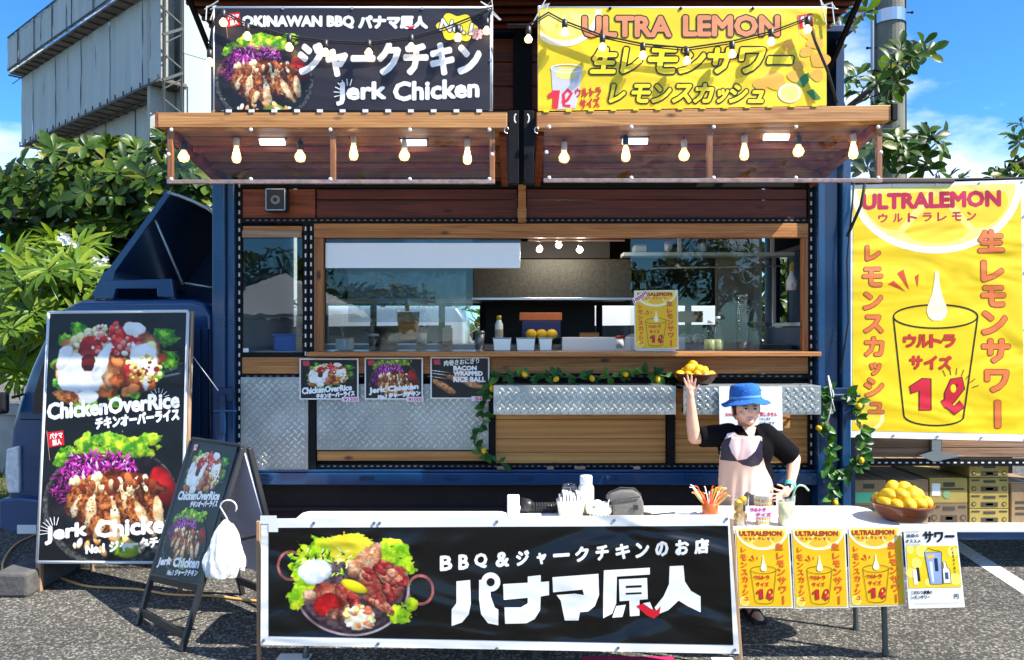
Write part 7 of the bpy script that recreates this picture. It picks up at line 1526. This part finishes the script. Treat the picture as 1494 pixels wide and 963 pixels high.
# shirt
mb = MB(); mb.ball(pp(1088, 655), (.182, .122, .165), 24, 16); mb.ball(pp(1090, 692), (.170, .120, .17), 24, 16); mb.ball(pp(1089, 640, .01), (.150, .09, .085), 20, 12)
cap(mb, [shL + Vector((.01, 0, 0)), lerp(shL, elL, .5) + Vector((0, 0, -.004))], [.078, .070], 16); mb.tube([lerp(shL, elL, .3), lerp(shL, elL, .86)], [.074, .068], 18)
cap(mb, [shR + Vector((-.01, 0, 0)), lerp(shR, elR, .5)], [.078, .072], 16); mb.tube([lerp(shR, elR, .3), lerp(shR, elR, .9)], [.076, .072], 18)
mb.tube([pp(1089, 642, 0), pp(1089, 626, .02)], [.085, .066], 18)
fuse('shirt', mb, cloth_b, PW, .009, 5)
for s in (-1, 1):   # collar wings and the open neck
    a = pp(1090 + s * 13, 618, -.045); b = pp(1090 + s * 20, 630, -.085); c = pp(1091 + s * 3, 642, -.128); d = pp(1090 + s * 7, 630, -.098)
    obj('collar', MB().add([a, b, c, d, a + Vector((0, .008, 0)), b + Vector((0, .008, 0)), c + Vector((0, .008, 0)), d + Vector((0, .008, 0))], [(0, 1, 2, 3), (7, 6, 5, 4), (0, 4, 5, 1), (1, 5, 6, 2), (2, 6, 7, 3), (3, 7, 4, 0)]), cloth_b, PW)
obj('neck_opening', MB().add([pp(1078, 621, -.072), pp(1098, 621, -.072), pp(1089, 640, -.128)], [(0, 1, 2)]), skin, PW, fix=False)
mb = MB(); cap(mb, [pp(1086, 725), pp(1086, 745)], [.155, .15], 16)
for s in (-1, 1): cap(mb, [pp(1086 + s * 17, 740), Vector((Xp(1084 + s * 17, PD), PD, .42)), Vector((Xp(1081 + s * 15, PD), PD + .02, .16))], [.105, .072, .058], 14)
fuse('trousers', mb, mat('dark_trousers', (.03, .03, .04), .85), PW, .012, 4)
for s, fx, fy in ((-1, 1064, .02), (1, 1096, -.05)):
    x = Xp(fx, PD); y = PD + fy - .02; obj('sandal', MB().box(x - .045, x + .045, y - .10, y + .14, .002, .022).tube([(x - .044, y - .02, .02), (x - .02, y - .03, .066), (x + .02, y - .03, .066), (x + .046, y - .02, .02)], .009, 6), rubber, PW, bev=.004)
# apron: a curved sheet with the print and a painted-in sunlit glow as colours
def inpoly(x, y, P_):
    c = False; j = len(P_) - 1
    for i in range(len(P_)):
        if (P_[i][1] > y) != (P_[j][1] > y) and x < (P_[j][0] - P_[i][0]) * (y - P_[i][1]) / (P_[j][1] - P_[i][1]) + P_[i][0]: c = not c
        j = i
    return c
outl = [(1055, 630), (1064, 627), (1068, 631), (1080, 632), (1098, 632), (1102, 634), (1103, 662), (1108, 678), (1117, 694), (1121, 704), (1122, 770), (1045, 770), (1044, 700), (1045, 668), (1047, 645)]
dk1 = [(1052, 637), (1060, 633), (1056, 646), (1059, 656), (1067, 668), (1046, 668), (1047, 642)]; dk2 = [(1099, 638), (1103, 640), (1103, 666), (1097, 673), (1086, 675.5), (1074, 673), (1065, 667), (1079, 664), (1091, 652)]
pl1 = [(1060, 633), (1072, 634), (1070, 650), (1067, 666), (1059, 656), (1056, 646)]; pl2 = [(1073, 634), (1098, 634), (1097, 642), (1091, 652), (1079, 664), (1068, 666), (1070, 650)]
corner = [(1053, 631), (1060, 627), (1065, 629), (1056, 636)]
NX, NY = 168, 290; xs = np.linspace(1042, 1124, NX + 1); ys = np.linspace(625, 770, NY + 1); vs = []; rp = random.Random(2)
for y in ys:
    for x in xs:
        X_ = Xp(x, PD) - Xp(1086, PD); f = max(0, 1 - (X_ / .205) ** 2) ** .5
        bulge = .018 * math.exp(-((y - 655) / 16) ** 2) * (math.exp(-((x - 1062) / 10) ** 2) + math.exp(-((x - 1087) / 12) ** 2)); fold = .004 * math.sin(x * .45 + y * .03) * max(0, min(1, (y - 675) / 30))
        vs.append((Xp(x, PD), PD - .128 * f - .012 - bulge - fold + max(0, 636 - y) * .0022, Zp(y, PD)))
fs = []; cols = []
nz = np.random.RandomState(1).rand(NY, NX)
for j in range(NY):
    for i in range(NX):
        x, y = (xs[i] + xs[i + 1]) / 2, (ys[j] + ys[j + 1]) / 2
        if not inpoly(x, y, outl): continue
        fs.append((j * (NX + 1) + i, (j + 1) * (NX + 1) + i, (j + 1) * (NX + 1) + i + 1, j * (NX + 1) + i + 1)); n_ = .97 + .05 * nz[j, i]
        if inpoly(x, y, dk1) or inpoly(x, y, dk2): c = (30, 16, 44)
        elif inpoly(x, y, corner): c = (236, 226, 226)
        elif inpoly(x, y, pl1): c = (236, 206, 200)
        elif inpoly(x, y, pl2): t_ = min(1, abs(x - (1073 - (y - 634) * .13)) / 4); c = (214 + 18 * t_, 160 + 38 * t_, 156 + 36 * t_)
        else: t_ = math.exp(-((x - 1100) / 22) ** 2) * min(1, max(0, (y - 668) / 20)); c = (198 + 36 * t_, 160 + 56 * t_, 140 + 60 * t_)  # paler around the middle: bright sunlight put into the apron colour
        cols += [tuple(k * n_ for k in srgb(*c)) + (1,)] * 4
ap = obj('apron', MB().add(vs, fs), picmat(0), PW, smooth=True, fix=False)
at = ap.data.color_attributes.new('Print', 'FLOAT_COLOR', 'CORNER'); at.data.foreach_set('color', np.array(cols, dtype=np.float32).ravel())
b_ = bmesh.new(); b_.from_mesh(ap.data); bmesh.ops.delete(b_, geom=[v for v in b_.verts if not v.link_faces], context='VERTS'); b_.to_mesh(ap.data); b_.free()
obj('apron_strap', MB().tube([pp(1100, 638, -.12), pp(1103, 650, -.135), pp(1100, 630, -.10), pp(1098, 622, -.04)], .004, 6), cloth_b, PW)
# hat
hb_ = hc + Vector((-.004, .0, .058)); tilt = Matrix.Translation(hb_) @ Matrix.Rotation(R(-4), 4, 'Y') @ Matrix.Rotation(R(-3), 4, 'X')
def hatpart(name, prof, m, wav=0.):
    m2 = MB().lathe(prof, (0, 0, 0), 36); vs = []
    for v in m2.v:
        v = Vector(v); r_ = math.hypot(v.x, v.y); a = math.atan2(v.y, v.x)
        if wav and r_ > .125: v.z += wav * math.sin(a * 3 + .6) * (r_ - .12) / .06 + .6 * wav * math.sin(a * 7) * (r_ - .12) / .06
        vs.append(tilt @ Vector((v.x, v.y * 1.06, v.z)))
    o = obj(name, MB().add(vs, m2.f), m, hat, smooth=True); return o
hat = thing_part('hat', PW, Matrix.Translation(hb_))
hatpart('crown', [(.100, .0), (.101, .015), (.097, .055), (.091, .084), (.081, .096), (.05, .102), (.002, .104)], hatm)
hatpart('brim', [(.097, .006), (.102, .004), (.122, -.010), (.144, -.022), (.155, -.027), (.154, -.031), (.142, -.027), (.120, -.015), (.095, -.004)], hatm, .011)
hatpart('hat_band', [(.1005, .004), (.1035, .007), (.1025, .020), (.0995, .024)], mat('pale_denim', srgb(86, 146, 206), .8))
obj('stitched_patch', MB().ball(tilt @ Vector((.088, -.058, .062)), (.010, .006, .013), 8, 6), whitem, hat)
# hair
m2 = MB(); vs = []
h_ = MB().ball((0, 0, 0), (.090, .098, .112), 24, 16); fs = []
for f in h_.f:
    c_ = sum((Vector(h_.v[i]) for i in f), Vector()) / len(f)
    if c_.y < -.042 and c_.z < .040 - .25 * max(0, abs(c_.x) - .055): continue
    if c_.z < -.075 + (.03 if c_.y < 0 else 0): continue
    fs.append(f)
obj('hair', MB().add([Vector(v) + hc + Vector((0, .006, 0)) for v in h_.v], fs), hairm, PW, smooth=True, fix=False)
for i in range(16):
    s = -1 if i % 2 else 1; x = s * (.050 + .004 * (i // 2)); obj('hair_strand', MB().tube([hc + Vector((x * .8, -.085 + abs(x) * .4, .05)), hc + Vector((x, -.080 + abs(x) * .5, .02)), hc + Vector((x * 1.12, -.066 + abs(x) * .55, -.01 - .02 * (i % 3)))], [.005, .005, .001], 5), hairm, PW) if i < 12 else None
# face
def onface(x, z, off=.001):
    return hc + Vector((x, -max(HR[1] * math.sqrt(max(0, 1 - (x / HR[0]) ** 2 - (z / HR[2]) ** 2)), 0) - off, z))
eyem = mat('eye_dark', (.012, .008, .006), .25); lip = mat('lips', srgb(206, 110, 100), .4); tee = mat('teeth', (.75, .73, .68), .3); sh_ = mat('eye_white', (.7, .68, .66), .3)
for s in (-1, 1):
    e = onface(s * .031, .002, .001); obj('eye', MB().ball(e + Vector((0, .006, 0)), (.013, .010, .0060), 12, 8), sh_, PW, smooth=True); obj('pupil', MB().ball(e + Vector((s * -.001, -.0025, 0)), (.0056, .004, .0056), 10, 8), eyem, PW, smooth=True)
    obj('eyelid', MB().tube([onface(s * .031 + dx, .002 + .007 - 38 * dx * dx, .004) for dx in (-.016, -.010, -.004, .004, .010, .016)], [.0010, .0024, .0030, .0030, .0024, .0012], 6), eyem, PW, smooth=True)
    obj('eyebrow', MB().tube([onface(s * .033 + dx, .020 + .004 - 22 * dx * dx, .003) for dx in (-.017, -.008, 0, .008, .017)], [.0012, .0028, .0030, .0026, .0010], 6), hairm, PW, smooth=True)
    obj('nostril', MB().ball(hc + Vector((s * .006, -.1035, -.028)), (.0026, .002, .0016), 6, 5), eyem, PW)
def mouth(x, z, y=.0): return hc + Vector((x, -.0855 + 12 * x * x - y, z))
m_up = [mouth(x, -.0555 + 5.5 * x * x + .002, .004) for x in (-.026, -.018, -.009, 0, .009, .018, .026)]; m_lo = [mouth(x, -.0625 + 9 * x * x, .004) for x in (-.026, -.018, -.009, 0, .009, .018, .026)]
obj('lips', MB().tube(m_up, [.0008, .0018, .0024, .0020, .0024, .0018, .0008], 6).tube(m_lo, [.0008, .002, .0028, .003, .0028, .002, .0008], 6), lip, PW, smooth=True)
mb = MB(); n = len(m_up); mb.add([p + Vector((0, -.0008, 0)) for p in m_up] + [p + Vector((0, -.0008, 0)) for p in m_lo], [(i, i + 1, i + 1 + n, i + n) for i in range(n - 1)]); obj('teeth', mb, tee, PW, fix=False)
# watch
d_ = (wrR - elR).normalized(); wc_ = lerp(elR, wrR, .92); obj('watch_band', MB().tube([wc_ - d_ * .014, wc_ + d_ * .014], [.0355, .0325], 20), mat('mint_band', srgb(110, 220, 200), .5), PW, smooth=False, bev=.003)
wf_ = obj('watch_face', MB().bar(wc_ - d_ * .018 + Vector((-.020, -.026, -.002)), wc_ + d_ * .018 + Vector((-.020, -.026, -.002)), .032, .012, up=(.5, .8, .2)), mat('watch_black', (.01, .01, .012), .15), PW, bev=.003)
for o in [x for x in list(COL.objects) if x.name.startswith('x_unused')]: bpy.data.objects.remove(o)
